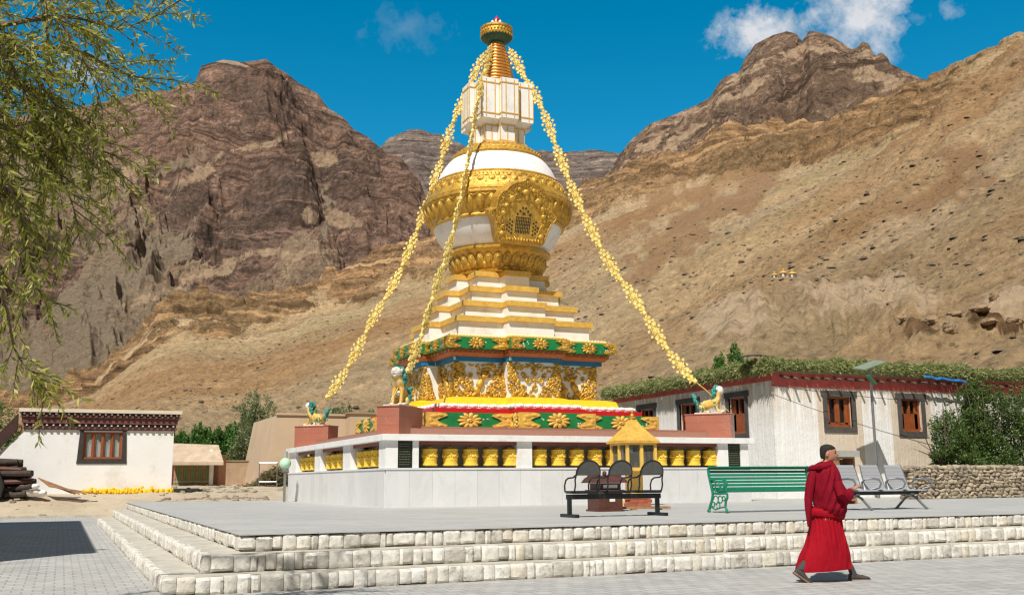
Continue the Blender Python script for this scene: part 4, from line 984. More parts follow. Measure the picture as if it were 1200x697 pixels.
for sx in (-1, 1):
    for i in range(4):
        for j in range(3 if i < 2 else 2):
            q.box(NP(sx*(.37+.085*j), .36+.12*i+.055*j, .104), (.055, .055, .012), ax=R@Matrix.Rotation(PI/4, 3, 'Z'))
    for i in range(3): q.box(NP(sx*(.05+.085*i), 1.18-.1*i, .104), (.06, .06, .012), ax=R@Matrix.Rotation(PI/4, 3, 'Z'))
q.box(NP(0, 1.0, .102), (.1, .06, .01), ax=R)
q.build('lattice_openings', 'black', nich)

# ------------------------------------------------------------------ flower garlands from the spire down to the corners
flw = None
def make_cluster():
    q = MB(); q.local = True
    def fl(z, x, r, n, y=0):
        r *= .86; q.ell((x, y, z), (r*.33, .03, r*.33), 7, 5)
        for k in range(n):
            a = 2*PI*k/n; d = (math.cos(a)*r, math.sin(a)*r); w_ = r*.34
            c, s = math.cos(a), math.sin(a)
            P = [(x, y-.012, z), (x+d[0]*.55-s*w_, y-.035, z+d[1]*.55+c*w_), (x+d[0], y-.0, z+d[1]), (x+d[0]*.55+s*w_, y-.035, z+d[1]*.55-c*w_),
                 (x, y+.012, z), (x+d[0]*.55-s*w_, y+.035, z+d[1]*.55+c*w_), (x+d[0], y+.004, z+d[1]), (x+d[0]*.55+s*w_, y+.035, z+d[1]*.55-c*w_)]
            q.add(P, [(0, 1, 2, 3), (7, 6, 5, 4), (0, 4, 5, 1), (1, 5, 6, 2), (2, 6, 7, 3), (3, 7, 4, 0)])
    fl(0, 0, .17, 10); fl(0, 0, .11, 8, -.03); fl(0, 0, .11, 8, .03)
    for z, x, r in ((.24, .09, .1), (.22, -.1, .1), (.38, 0, .1), (.36, .13, .07), (.36, -.14, .07), (.5, .06, .08), (.5, -.07, .08), (.6, 0, .07),
                    (-.24, .1, .1), (-.22, -.09, .1), (-.37, 0, .1), (-.36, -.13, .07), (-.35, .14, .07), (-.49, .06, .08), (-.5, -.06, .075), (-.6, 0, .065), (.1, .2, .07), (-.1, .2, .07), (.1, -.2, .07), (-.1, -.2, .07)):
        fl(z, x, r, 6)
    for k in range(30): fl(random.uniform(-.62, .62), random.uniform(-1, 1)*.13, random.uniform(.04, .06), 5, random.uniform(-.03, .03))
    for k in range(40):
        z = random.uniform(-.66, .66); w_ = .17*(1-abs(z)/.85)
        q.ell((random.uniform(-w_, w_), random.uniform(-.03, .03), z), random.uniform(.015, .028), 5, 4)
    return q
mt['garlandgold'] = M('garland_gold', (.86, .67, .22), .45, .15, .2, 10, .1)
gar_pts = [(.45, 16.38), (1.0, 15.25), (1.7, 13.85), (2.3, 12.1), (3.0, 10.25), (3.9, 8.35), (4.75, 7.05), (5.7, 5.45), (6.4, 4.5), (6.95, 3.98), (7.35, 3.55), (7.6, 3.33)]
gme = None; bme = None
for gi, (dx, dy, lab) in enumerate(((1, -1, 'right-hand gold flower garland running down to the lion beside the grass-roofed house'), (-1, 1, 'left gold flower garland hanging down towards the resting lion at the rear corner'), (-1, -1, 'front gold flower garland crossing the dome, seen edge on'))):
    g = thing('flower_garland', (CX, CY, 16.4), lab, 'garland', 'gold flower garlands hung from the spire')
    d = Vector((dx, dy, 0)).normalized(); P = []
    kk = len(gar_pts)
    for i in range(kk-1):
        for s in range(8):
            t = s/8; p0, p1, p2, p3 = [gar_pts[min(max(j, 0), kk-1)] for j in (i-1, i, i+1, i+2)]
            f = lambda a, b_, c, e: .5*(2*b_+(c-a)*t+(2*a-5*b_+4*c-e)*t*t+(3*b_-a-3*c+e)*t**3)
            P.append(Vector((CX, CY, 0))+d*f(p0[0], p1[0], p2[0], p3[0])+Vector((0, 0, f(p0[1], p1[1], p2[1], p3[1]))))
    P.append(Vector((CX, CY, 0))+d*gar_pts[-1][0]+Vector((0, 0, gar_pts[-1][1])))
    q = MB(); q.tube(P, .014, 5); q.build('rope', 'goldyel', g)
    acc = [0]
    for i in range(1, len(P)): acc.append(acc[-1]+(P[i]-P[i-1]).length)
    def at(s):
        i = max(1, next((j for j in range(len(acc)) if acc[j] >= s), len(P)-1)); t = (s-acc[i-1])/(acc[i]-acc[i-1]+1e-9); return P[i-1].lerp(P[i], t), (P[i]-P[i-1]).normalized()
    step = 1.36; k = 0
    while .75+k*step < 13.3:
        sc_ = 1.0 if k < 6 else .92
        for typ, s in (('c', .72+k*step), ('b', .72+k*step+step/2)):
            if s > 13.9: continue
            pos, tn = at(s); zx = -tn; nrm = Vector((-d.y, d.x, 0)); xx = nrm.cross(zx)
            Mx = Matrix([[xx.x, nrm.x, zx.x], [xx.y, nrm.y, zx.y], [xx.z, nrm.z, zx.z]])
            if typ == 'c':
                if gme is None: o = make_cluster().build('flower_cluster', 'garlandgold', g); gme = o.data
                else: o = bpy.data.objects.new('flower_cluster', gme); COL.objects.link(o); o.parent = g
                o.rotation_euler = (Mx@Matrix.Rotation(random.uniform(-.2, .2), 3, 'Z')).to_euler()
                o.scale = (.94, .8, .98)
            else:
                if bme is None:
                    q = MB(); q.local = True; q.ell((0, 0, 0), .075, 12, 8); q.ell((0, 0, .08), .03, 8, 5); o = q.build('ball', 'garlandgold', g, smooth=True); bme = o.data
                else: o = bpy.data.objects.new('ball', bme); COL.objects.link(o); o.parent = g
            o.location = pos-Vector((CX, CY, 16.4))
        k += 1

# ------------------------------------------------------------------ granite pedestals and snow lions
def lion(loc, rz, label, up=.25, lie=True):
    r = thing('lion_statue', loc, label, 'statue', 'painted lion statues on red granite pedestals')
    # local x = forward; body skinned as one surface
    if lie: V = [(-.3, 0, .2), (-.1, 0, .23), (.1, 0, .25), (.24, 0, .3), (.34, 0, .44), (.36, 0, .56), (.48, 0, .6),
                 (.28, .1, .2), (.34, .11, .05), (.48, .11, .035), (.28, -.1, .2), (.34, -.11, .05), (.48, -.11, .035),
                 (-.3, .12, .15), (-.14, .17, .1), (-.26, .17, .035), (-.06, .18, .035), (-.3, -.12, .15), (-.14, -.17, .1), (-.26, -.17, .035), (-.06, -.18, .035)]
    else: V = [(-.22, 0, .16), (-.12, 0, .3), (.0, 0, .42), (.1, 0, .54), (.16, 0, .66), (.2, 0, .76), (.34, 0, .8),
                 (.1, .1, .45), (.16, .12, .22), (.2, .12, .04), (.1, -.1, .45), (.16, -.12, .22), (.2, -.12, .04),
                 (-.18, .13, .16), (-.02, .18, .16), (-.08, .18, .035), (.12, .18, .035), (-.18, -.13, .16), (-.02, -.18, .16), (-.08, -.18, .035), (.12, -.18, .035)]
    E = [(0, 1), (1, 2), (2, 3), (3, 4), (4, 5), (5, 6), (3, 7), (7, 8), (8, 9), (3, 10), (10, 11), (11, 12), (0, 13), (13, 14), (14, 15), (15, 16), (0, 17), (17, 18), (18, 19), (19, 20)]
    rad = [.14, .15, .15, .14, .12, .13, .09, .07, .045, .05, .07, .045, .05, .09, .06, .045, .045, .09, .06, .045, .045]
    skinmesh('body', V, E, rad, 'lionyel', r, 1, 2)
    h = Vector(V[5]); hs_ = Vector(V[6])-Vector((.05, 0, 0))
    q = MB(); q.local = True
    random.seed(int(loc[0]*10))
    for k in range(60):
        a = random.uniform(0, 2*PI); t = random.uniform(0, 1); q.ell(h+Vector((-.1-.12*t, math.sin(a)*.15, math.cos(a)*.15-.14*t+.04)), random.uniform(.04, .065), 6, 5)
    q.ell(h+Vector((-.05, 0, .16)), (.1, .09, .06), 8, 6)
    for i_ in (7, 10, 13, 17, 14, 18):
        for k in range(5): q.ell(Vector(V[i_])+Vector((random.uniform(-.08, .06), math.copysign(.07, V[i_][1])+random.uniform(-.02, .02), random.uniform(-.05, .12))), random.uniform(.02, .035), 6, 4)
    q.build('mane', 'turq', r, smooth=True)
    q = MB(); q.local = True; q.ell(h+Vector((.04, 0, .06)), (.15, .14, .13), 10, 8); q.ell(hs_+Vector((.0, 0, .05)), (.12, .1, .065), 9, 7); q.ell(hs_+Vector((-.02, 0, -.075)), (.1, .07, .03), 9, 6)
    for s in (-1, 1): q.ell(h+Vector((-.02, s*.13, .1)), (.05, .03, .05), 7, 5); q.ell(h+Vector((.14, s*.055, .12)), (.03, .03, .03), 7, 5)
    for k in range(5):
        for s in (-1, 1): q.ell(hs_+Vector((.02+.02*k*0, s*.02*k*.8, .005)), (.012, .012, .02), 4, 4)
    hd = q.build('face', 'lionwhite', r, smooth=True)
    q = MB(); q.local = True; q.ell(hs_+Vector((.03, 0, -.02)), (.07, .055, .03), 8, 6); 
    for s in (-1, 1): q.ell(h+Vector((.165, s*.058, .125)), .014, 6, 5)
    q.build('mouth_and_eyes', 'jewred', hd, smooth=True)
    q = MB(); q.local = True; b0 = Vector(V[0])
    for k in range(16): q.ell(b0+Vector((-.12-.012*k*random.uniform(.3, 1.2), random.uniform(-.06, .06), .02+.019*k)), (.06, .055, .065), 7, 5)
    for sx, px_ in ((1, 9), (-1, 12)): 
        for j in range(4): q.ell(Vector(V[px_-1])+Vector((-.05, 0, .03+.05*j)), .03, 6, 4)
    q.build('tail', 'turq', r, smooth=True)
    q = MB(); q.local = True
    for k in (9, 12, 16, 20):
        q.ell(Vector(V[k])+Vector((.03, 0, -.002)), (.065, .05, .033), 8, 5)
    q.ell(Vector(V[2])+Vector((0, 0, -.1)), (.2, .1, .07), 8, 6)
    q.build('paws', 'lionwhite', r, smooth=True)
    q = MB(); q.local = True; q.box((0, 0, -.01), (1.0, .46, .04)); q.build('plinth', 'lionwhite', r)
    for k in range(22):
        i = random.choice((7, 8, 10, 11, 13, 14, 17, 18, 1, 2)); q2 = None
    r.rotation_euler = (0, 0, rz); return r
for (dx, dy, lab, lie, sz, lb) in ((-1, -1, 'tall seated painted lion facing the viewer on the front corner pedestal', False, 1.12, 'narrow red granite pedestal at the front corner of the gallery'),
                               (-1, 1, 'crouching cream and green lion at the rear left corner, facing left', True, 1.15, 'red granite pedestal at the rear left corner of the gallery'),
                               (1, -1, 'cream and green lion facing right in front of the grass-roofed house', True, 1.15, 'wide red granite pedestal before the whitewashed house')):
    cx, cy = CX+dx*4.95, CY+dy*4.95; a = math.atan2(dy, dx)
    p = thing('granite_pedestal', (cx, cy, 2.512), lb, 'pedestal', 'granite pedestals of the lions')
    q = MB()
    ax = Matrix.Rotation(a, 3, 'Z')
    for i in range(2):
        for j in range(3): q.box(Vector((cx, cy, 2.512+.12+.243*j))+ax@Vector(((i-.5)*.69, 0, 0)), (.687, .66, .240), ax=ax)
    q.box((cx, cy, 2.9), (1.36, .64, .70), ax=ax); q.build('tiled_body', 'granite', p)
    q = MB(); q.box((cx, cy, 3.255), (1.42, .70, .03), ax=ax); q.build('cap_slab', 'granite', p)
    l = lion((cx, cy, 3.30), a, lab, lie=lie); l.scale = ((.84, .95, 1.1) if lie else (1.05, 1.05, 1.08))
# ------------------------------------------------------------------ things on the terrace
def arc(c, u, v, r, a0, a1, n): return [Vector(c)+Vector(u)*r*math.cos(a0+(a1-a0)*i/n)+Vector(v)*r*math.sin(a0+(a1-a0)*i/n) for i in range(n+1)]
# yellow kiosk
kx, ky = 13.78, 23.5
k = thing('lamp_kiosk', (kx, ky, TZ), 'yellow metal kiosk with pyramid roof and glass sides before the marble podium', 'kiosk')
q = MB(); q.box((kx, ky, TZ+.06), (.5, .5, .12)); q.box((kx, ky, TZ+.5), (.34, .34, .78)); q.box((kx, ky, TZ+.9), (.92, .92, .05)); q.box((kx, ky, TZ+.86), (.6, .6, .05)); q.build('pedestal', 'kiosk', k, bevel=.006)
def octo(r, x=kx, y=ky): return [(x+r*math.cos(PI/8+i*PI/4), y+r*math.sin(PI/8+i*PI/4)) for i in range(8)]
q = MB()
hw = .45
for sx in (-1, 1):
    for sy in (-1, 1): q.box((kx+sx*(hw-.035), ky+sy*(hw-.035), TZ+1.26), (.07, .07, .70))
for sx in (-1, 1): q.box((kx, ky+sx*(hw-.03), TZ+1.26), (.09, .045, .70)); q.box((kx+sx*(hw-.03), ky, TZ+1.26), (.045, .09, .70))
for z in (TZ+.94, TZ+1.58):
    for s in (-1, 1): q.box((kx, ky+s*(hw-.03), z), (2*hw-.14, .056, .06)); q.box((kx+s*(hw-.03), ky, z), (.056, 2*hw-.14, .06))
q.build('frame', 'kiosk', k)
q = MB()
for s in (-1, 1): q.box((kx, ky+s*(hw-.06), TZ+1.26), (2*hw-.15, .008, .6)); q.box((kx+s*(hw-.06), ky, TZ+1.26), (.008, 2*hw-.15, .6))
gm, gnt, gb, gP = base_mat('kiosk_glass'); gb.inputs['Base Color'].default_value = (.12, .13, .12, 1); gb.inputs['Roughness'].default_value = .05; gb.inputs['Alpha'].default_value = .45
q.build('glass_pane', gm, k)
q = MB(); q.box((kx, ky, TZ+1.16), (.3, .3, .4)); q.tube([(kx-.05, ky-.2, TZ+.95), (kx-.05, ky-.2, TZ+1.2)], .05, 8); q.build('lamp_tray', 'greywall', k)
q = MB(); q.prism([(kx+s*.52, ky+t*.52) for s, t in ((-1, -1), (1, -1), (1, 1), (-1, 1))], TZ+1.60, TZ+1.64)
q.lathe([(.69, 1.62), (.71, 1.66), (.48, 1.84), (.24, 2.06), (.1, 2.24), (.04, 2.28)], 4, (kx, ky, TZ), fn=None)
R4 = Matrix.Rotation(PI/4, 3, 'Z')
for i in range(8, len(q.v)):
    v_ = R4@(Vector(q.v[i])-Vector((kx, ky, 0))); q.v[i] = (v_.x+kx, v_.y+ky, v_.z)
rf = q.build('roof', 'goldyel', k); q = MB(); q.ell((kx, ky, TZ+2.33), (.06, .06, .06), 9, 7); q.ell((kx, ky, TZ+2.43), (.03, .03, .07), 8, 6); q.lathe([(.1, 2.24), (.11, 2.27), (.05, 2.3)], 12, (kx, ky, TZ)); q.build('finial', 'gold', rf, smooth=True)
# brick block and plank under the kiosk
b0 = at_z(750, 593, TZ); o = MB()
for r in range(3):
    for c in range(3): o.box((b0.x-.22+c*.21+(r % 2)*.03, b0.y+.1, TZ+.045+.085*r), (.2, .3, .08))
tag(o.build('brick_stack', M('orange_brick', (.42, .12, .06), .9, 0, .2, 20, .3, island=.3), bevel=.005), 'low stack of orange bricks at the foot of the yellow kiosk', 'bricks')
b0 = at_z(756, 597, TZ); o = MB(); o.box((b0.x, b0.y, TZ+.05), (1.12, .2, .05), rz=-.25); o.box((b0.x-.3, b0.y-.02, TZ+.012), (.1, .22, .024), rz=-.25); o.box((b0.x+.35, b0.y, TZ+.012), (.1, .22, .024), rz=-.25)
tag(o.build('wooden_plank', 'wood', bevel=.004), 'plank lying flat on the terrace in front of the brick stack', 'plank')
# donation box
p = at_z(716, 599, TZ); bx_, by_ = p.x, p.y+.25
d = thing('donation_box', (bx_, by_, TZ), 'dark red-brown wooden donation box shaped like a small house behind the chairs', 'box')
q = MB(); q.box((bx_, by_, TZ+.22), (.58, .5, .40)); q.box((bx_, by_, TZ+.02), (.64, .56, .04)); q.box((bx_, by_, TZ+.435), (.66, .58, .03)); q.box((bx_, by_, TZ+.52), (.5, .42, .14)); q.build('body', 'darkwood', d, bevel=.006)
q = MB(); q.plate((bx_-.40, by_-.34, TZ+.595), (0, 1, 0), (0, 0, 1), (1, 0, 0), [(0, 0), (.68, 0), (.50, .1), (.34, .14), (.18, .1)], .8); q.tube([(bx_-.4, by_, TZ+.73), (bx_+.4, by_, TZ+.73)], .025, 8); q.ell((bx_, by_, TZ+.79), (.05, .05, .06), 8, 6); q.build('roof', 'darkwood', d)
q = MB(); q.box((bx_+.04, by_-.2515, TZ+.25), (.13, .004, .09)); q.box((bx_+.02, by_-.2125, TZ+.52), (.34, .004, .07)); q.build('paper_label', 'white', d)
# black three seat waiting chair, backs towards the camera
wx, wy = 9.26, 16.35
c = thing('waiting_chair_row', (wx, wy, TZ), 'row of three joined black chairs with round backs facing the stupa', 'chair row')
q = MB(); q.box((wx+.02, wy+.2, TZ+.36), (1.95, .07, .09)); q.build('beam', 'iron', c, bevel=.008)
for sx in (-.9, .93):
    q = MB(); q.box((wx+sx, wy+.2, TZ+.19), (.075, .07, .28)); q.box((wx+sx, wy+.2, TZ+.03), (.085, .62, .06)); q.build('leg', 'iron', c, bevel=.012)
for i in range(3):
    x = wx-.62+i*.66
    q = MB(); q.box((x, wy+.24, TZ+.44), (.46, .44, .05)); q.build('seat', 'iron', c, bevel=.015)
    q = MB(); pts = [(-.23, 0)]+[(-.235*math.cos(t*PI/14), .04+.225*math.sin(t*PI/14)) for t in range(15)]+[(.23, 0)]
    Bn = Vector((0, -.97, .22)).normalized(); Bv = Vector((0, -.22, .97)).normalized()
    q.plate((x, wy-.02, TZ+.74), (1, 0, 0), Bv, -Bn, pts, .025); bk = q.build('backrest', 'pvc', c, bevel=.006)
    q = MB(); q.tube([Vector((x, wy-.01, TZ+.74))+Vector((1, 0, 0))*a+Bv*b_ for a, b_ in pts], .016, 6); q.build('rim', 'iron', bk, smooth=True)
    for s in (-1, 1):
        q = MB(); X0 = x+s*.245
        P = [(X0, wy+.44, TZ+.45), (X0, wy+.45, TZ+.56), (X0, wy+.40, TZ+.65), (X0, wy+.30, TZ+.69), (X0, wy+.1, TZ+.70), (X0-s*.01, wy-.0, TZ+.75), (X0-s*.01, wy-.02, TZ+.82)]
        q.tube(P, .016, 6); q.tube([(X0-s*.01, wy-.02, TZ+.78), (X0, wy+.03, TZ+.66), (X0, wy+.02, TZ+.56), (X0, wy+.06, TZ+.46), (X0, wy+.2, TZ+.44), (X0, wy+.44, TZ+.45)], .016, 6)
        q.build('arm_loop', 'iron', c, smooth=True)
# green slatted garden bench, facing the camera
gx0, gx1, gy = 11.95, 14.42, 17.25
gb_ = thing('park_bench', ((gx0+gx1)/2, gy, TZ), 'green slatted bench with scrolled cast iron ends on the terrace', 'bench')
bk = [(gy+.06, .40), (gy+.1, .52), (gy+.14, .66), (gy+.17, .78), (gy+.16, .86), (gy+.10, .885)]
def slat(y, z, ang, w_=.05, nm='back_slat'):
    q = MB(); q.box(((gx0+gx1)/2, y, TZ+z), (gx1-gx0+.06, .022, w_), ax=Matrix.Rotation(ang, 3, 'X')); q.build(nm, 'benchgreen', gb_, bevel=.006)
for i in range(6):
    t = i/5; slat(gy+.07+.1*t, .47+.33*t, -.22)
slat(gy+.155, .87, .9, .06); slat(gy+.105, .895, 1.4, .05)
for i in range(6): slat(gy-.02-.075*i, .405+.012*abs(i-2), PI/2-.05, .055, 'seat_slat')
for s, x in ((-1, gx0), (1, gx1)):
    q = MB()
    def tb(pts, r=.022): q.tube([(x, a, TZ+b_) for a, b_ in pts], r, 8)
    tb([(gy+.12, .9), (gy+.175, .84), (gy+.165, .74), (gy+.12, .6), (gy+.07, .45), (gy+.05, .36), (gy+.08, .25), (gy+.16, .12), (gy+.2, .03)], .027)
    tb([(gy+.05, .38), (gy-.15, .37), (gy-.35, .38), (gy-.44, .37), (gy-.44, .30), (gy-.38, .22), (gy-.36, .12), (gy-.42, .03)], .024)
    tb([(gy+.11, .64), (gy-.1, .66), (gy-.28, .66), (gy-.40, .63), (gy-.44, .56), (gy-.40, .5), (gy-.35, .53), (gy-.37, .58)], .024)
    tb([(gy-.36, .58), (gy-.42, .48), (gy-.40, .38)], .018)
    for cy_, cz_, r_ in ((gy-.12, .52, .085), (gy-.28, .50, .06), (gy+.0, .50, .05), (gy-.05, .25, .08), (gy-.2, .26, .07), (gy-.12, .14, .06), (gy-.32, .28, .045), (gy+.05, .16, .05)):
        tb([(cy_+r_*math.cos(t*PI/5), cz_+r_*math.sin(t*PI/5)) for t in range(10)], .012)
    for cy_ in (gy+.2, gy-.42): q.ell((x, cy_, TZ+.03), (.035, .06, .03), 8, 6)
    tb([(gy+.16, .12), (gy-.02, .06), (gy-.2, .1), (gy-.36, .12)], .015)
    q.build('cast_iron_end', 'benchgreen', gb_, smooth=True)
# steel three seater
sx0, sx1, sy = 14.95, 17.0, 17.0
sb = thing('steel_bench', ((sx0+sx1)/2, sy, TZ), 'grey perforated steel three-seat bench with curved feet beside the monk', 'bench')
def perf():
    m, nt, b, P = base_mat('perforated_steel')
    v = nt.nodes.new('ShaderNodeTexVoronoi'); v.inputs['Scale'].default_value = 42; v.inputs['Randomness'].default_value = 0; nt.links.new(P, v.inputs[0])
    c = mixc(nt, ramp(nt, v.outputs['Distance'], [(.22, 1.), (.3, 0.)]), (.50, .51, .54), (.22, .22, .24)); setc(nt, b, c)
    b.inputs['Metallic'].default_value = .45; b.inputs['Roughness'].default_value = .4; return m
pm_ = perf()
q = MB(); q.box(((sx0+sx1)/2, sy-.1, TZ+.34), (sx1-sx0-.1, .08, .07)); q.build('beam', 'iron', sb)
for i in range(3):
    x = sx0+.36+i*.66; prof = [(sy-.42, .385), (sy-.38, .41), (sy-.2, .40), (sy+.0, .385), (sy+.08, .43), (sy+.14, .56), (sy+.2, .74), (sy+.25, .90), (sy+.28, .93)]
    q = MB(); w_ = .27
    for j in range(len(prof)-1):
        (y0, z0), (y1, z1) = prof[j], prof[j+1]; k0, k1 = (1, 1) 
        a0 = w_*(1-.12*max(0, z0-.7)/.25); a1 = w_*(1-.12*max(0, z1-.7)/.25)
        q.add([(x-a0, y0, TZ+z0), (x+a0, y0, TZ+z0), (x+a1, y1, TZ+z1), (x-a1, y1, TZ+z1), (x-a0, y0+.012, TZ+z0-.012), (x+a0, y0+.012, TZ+z0-.012), (x+a1, y1+.012, TZ+z1-.012), (x-a1, y1+.012, TZ+z1-.012)],
              [(0, 1, 2, 3), (7, 6, 5, 4), (0, 3, 7, 4), (1, 5, 6, 2)])
    st_ = q.build('seat_shell', pm_, sb, smooth=60)
    q = MB()
    for s in (-1, 1): q.tube([(x+s*w_*(1-.12*max(0, z-.7)/.25), y, TZ+z) for y, z in prof], .013, 6)
    q.build('edge_tube', 'chrome', st_, smooth=True)
for x in (sx0+.02, sx0+.70, sx0+1.36, sx1+.06):
    q = MB(); q.tube([(x, sy+.12, TZ+.42), (x, sy+.14, TZ+.56), (x, sy+.05, TZ+.63), (x, sy-.2, TZ+.64), (x, sy-.36, TZ+.62), (x, sy-.42, TZ+.54), (x, sy-.36, TZ+.46), (x, sy-.15, TZ+.42)], .022, 8)
    q.build('armrest', 'chrome', sb, smooth=True)
for x in (sx0+.3, sx1-.25):
    q = MB(); q.tube([(x, sy-.52, TZ+.02), (x, sy-.42, TZ+.1), (x, sy-.25, TZ+.24), (x, sy-.1, TZ+.29), (x, sy+.05, TZ+.24), (x, sy+.22, TZ+.1), (x, sy+.32, TZ+.02)], .028, 8); q.box((x, sy-.1, TZ+.30), (.1, .12, .06))
    for y in (sy-.52, sy+.32): q.ell((x, y, TZ+.018), (.04, .05, .018), 8, 5)
    q.build('foot', 'chrome', sb, smooth=True)
# wooden display cabinet
p = at_z(989, 590, TZ)
cb = thing('wooden_cabinet', (p.x, p.y, TZ), 'brown wooden display cabinet with dark top half hidden behind the monk', 'cabinet')
q = MB(); W_ = .5
for s in (-1, 1): q.box((p.x+s*W_/2, p.y, TZ+.6), (.05, .4, 1.2))
for z in (.1, .5, .82, 1.18): q.box((p.x, p.y, TZ+z), (W_-.052, .4, .04))
q.box((p.x, p.y+.19, TZ+.6), (W_-.052, .02, 1.1)); q.build('carcass', 'wood', cb)
q = MB(); q.box((p.x, p.y-.1, TZ+1.28), (.64, .5, .16)); q.build('top', 'greywall', cb)

# ------------------------------------------------------------------ whitewashed house with fodder on its roof
BX0, BX1, BY0, BY1, BZ = 22.07, 36.0, 28.17, 39.2, 4.88
def limewash():
    m, nt, b, P = base_mat('streaked_limewash')
    sep = nt.nodes.new('ShaderNodeSeparateXYZ'); nt.links.new(P, sep.inputs[0]); x, y, z = sep.outputs
    base = mixc(nt, ramp(nt, noise(nt, P, .7, 6, .7), [(.35, 0.), (.65, 1.)]), (.76, .75, .72), (.85, .845, .83))
    drip = ramp(nt, noise(nt, P, 3.4, 6, .75, (2.2, 2.2, .12)), [(.43, 0.), (.56, 1.)])
    zt = mth(nt, 'DIVIDE', mth(nt, 'SUBTRACT', z, 2.2), 1.9, clamp=True)                 # runs of mud from the roof edge
    k = mth(nt, 'MULTIPLY', drip, mth(nt, 'POWER', zt, 1.2))
    zc = mth(nt, 'GREATER_THAN', mth(nt, 'ADD', z, mth(nt, 'MULTIPLY', noise(nt, P, 2.5, 4, .6, (1, 1, .1)), .8)), 4.15+.25)
    k = mth(nt, 'MAXIMUM', mth(nt, 'MULTIPLY', k, .95), mth(nt, 'MULTIPLY', zc, .8))
    for c, hw_ in ((24.95, 1.0), (28.25, .95)):
        ax = mth(nt, 'ABSOLUTE', mth(nt, 'SUBTRACT', mth(nt, 'ADD', x, BX0*0+.0), c-29.0))
        e = mth(nt, 'LESS_THAN', ax, hw_); dz = mth(nt, 'GREATER_THAN', mth(nt, 'ADD', z, mth(nt, 'MULTIPLY', noise(nt, P, 5, 5, .7, (2, 2, .15)), 1.5)), 2.15-TZ)
        k = mth(nt, 'MAXIMUM', k, mth(nt, 'MULTIPLY', mth(nt, 'MULTIPLY', e, dz), mth(nt, 'ADD', .35, mth(nt, 'MULTIPLY', noise(nt, P, 6, 5, .7, (3, 3, .2)), .7))))
    c = mixc(nt, k, base, (.56, .42, .27)); setc(nt, b, c); b.inputs['Roughness'].default_value = .9
    bump(nt, b, mth(nt, 'ADD', noise(nt, P, 2.5, 6, .7), mth(nt, 'MULTIPLY', drip, .2)), .5, .06); return m
mt['lime'] = limewash()
HB = (29.0, 33.5, TZ)
hb = thing('whitewashed_house', HB, 'long low whitewashed house with red frieze and mud-streaked walls', 'house')
q = MB()
# walls with window openings (front windows, side windows)
fw = [(24.38, 25.48, 3.08, 4.14), (27.78, 28.74, 2.96, 4.14)]; sw = [(29.75, 30.7, 2.9, 4.2), (32.78, 33.95, 2.75, 4.2), (35.9, 37.0, 2.9, 4.2)]
def wall_open(axis, fixed, a0, a1, z0, z1, ops, th):
    a = a0
    for (o0, o1, p0, p1) in ops:
        for r in ((a, o0, z0, z1), (o0, o1, z0, p0), (o0, o1, p1, z1)):
            if axis == 'x': q.bx(r[0], r[1], fixed, fixed+th, r[2], r[3])
            else: q.bx(fixed, fixed+th, r[0], r[1], r[2], r[3])
        a = o1
    if axis == 'x': q.bx(a, a1, fixed, fixed+th, z0, z1)
    else: q.bx(fixed, fixed+th, a, a1, z0, z1)
wall_open('x', BY0, BX0, BX1, .5, BZ, fw, .4); wall_open('y', BX0, BY0+.4, BY1, .5, BZ, sw, .4)
q.bx(BX0+.4, BX1, BY1-.4, BY1, .5, BZ); q.bx(BX1-.4, BX1, BY0+.4, BY1-.4, .5, BZ)
q.build('wall', 'lime', hb)
q = MB(); q.bx(BX0-.08, BX1+.2, BY0-.12, BY1+.2, BZ+.002, BZ+.2); q.build('roof', 'roofmud', hb)
q = MB(); q.bx(BX0-.02, BX1+.02, BY0-.022, BY0-.002, 4.42, BZ); q.bx(BX0-.022, BX0-.002, BY0-.0, BY1, 4.62, BZ); q.build('red_frieze', 'redfrieze', hb)
x = BX0+.35
while x < BX1:
    q = MB(); q.tube([(x, BY0-.02, 4.76+random.uniform(-.03, .03)), (x+random.uniform(-.05, .05), BY0-.42, 4.68+random.uniform(-.04, .04))], .045, 7); q.build('beam_end', 'bark', hb); x += random.uniform(.42, .56)
def window(x0, x1, z0, z1, axis, fixed, style, nm='window'):
    def P(a, d, z): return (a, fixed+d, z) if axis == 'x' else (fixed+d, a, z)
    def bx3(a0, a1, d0, d1, zz0, zz1, mb):
        A = P(a0, d0, zz0); B = P(a1, d1, zz1); mb.bx(min(A[0], B[0]), max(A[0], B[0]), min(A[1], B[1]), max(A[1], B[1]), zz0, zz1)
    s = MB(); fwd = .2; e = .18    # dark painted surround, wider at the top
    for (a0, a1, zz0, zz1) in ((x0-e, x0, z0-.2, z1), (x1, x1+e, z0-.2, z1), (x0-e-.07, x1+e+.07, z1, z1+.2), (x0, x1, z0-.2, z0)): bx3(a0, a1, -.035, .06, zz0, zz1, s)
    wf = s.build(nm, 'framegrey', hb)
    s = MB(); t = .07
    for (a0, a1, zz0, zz1) in ((x0, x0+t, z0, z1), (x1-t, x1, z0, z1), (x0+t, x1-t, z1-t, z1), (x0+t, x1-t, z0, z0+t), ((x0+x1)/2-.035, (x0+x1)/2+.035, z0+t, z1-t)): bx3(a0, a1, .1, .2, zz0, zz1, s)
    if style >= 1:
        bx3(x0+t, x1-t, .12, .17, z0+t, z0+(z1-z0)*(.15 if style == 1 else .55), s)
        bx3(x0+t+.02, x0+t+.14, .12, .17, z0+.1, z1-.1, s); bx3(x1-t-.16, x1-t-.02, .12, .17, z0+.1, z1-.1, s)
        bx3((x0+x1)/2-.1, (x0+x1)/2+.1, .12, .175, z0+.1, z1-.1, s) if style == 1 else None
    s.build('sash', 'orangewood', wf)
    s = MB(); bx3(x0, x1, .21, .22, z0, z1, s); s.build('pane', 'glassdark', wf)
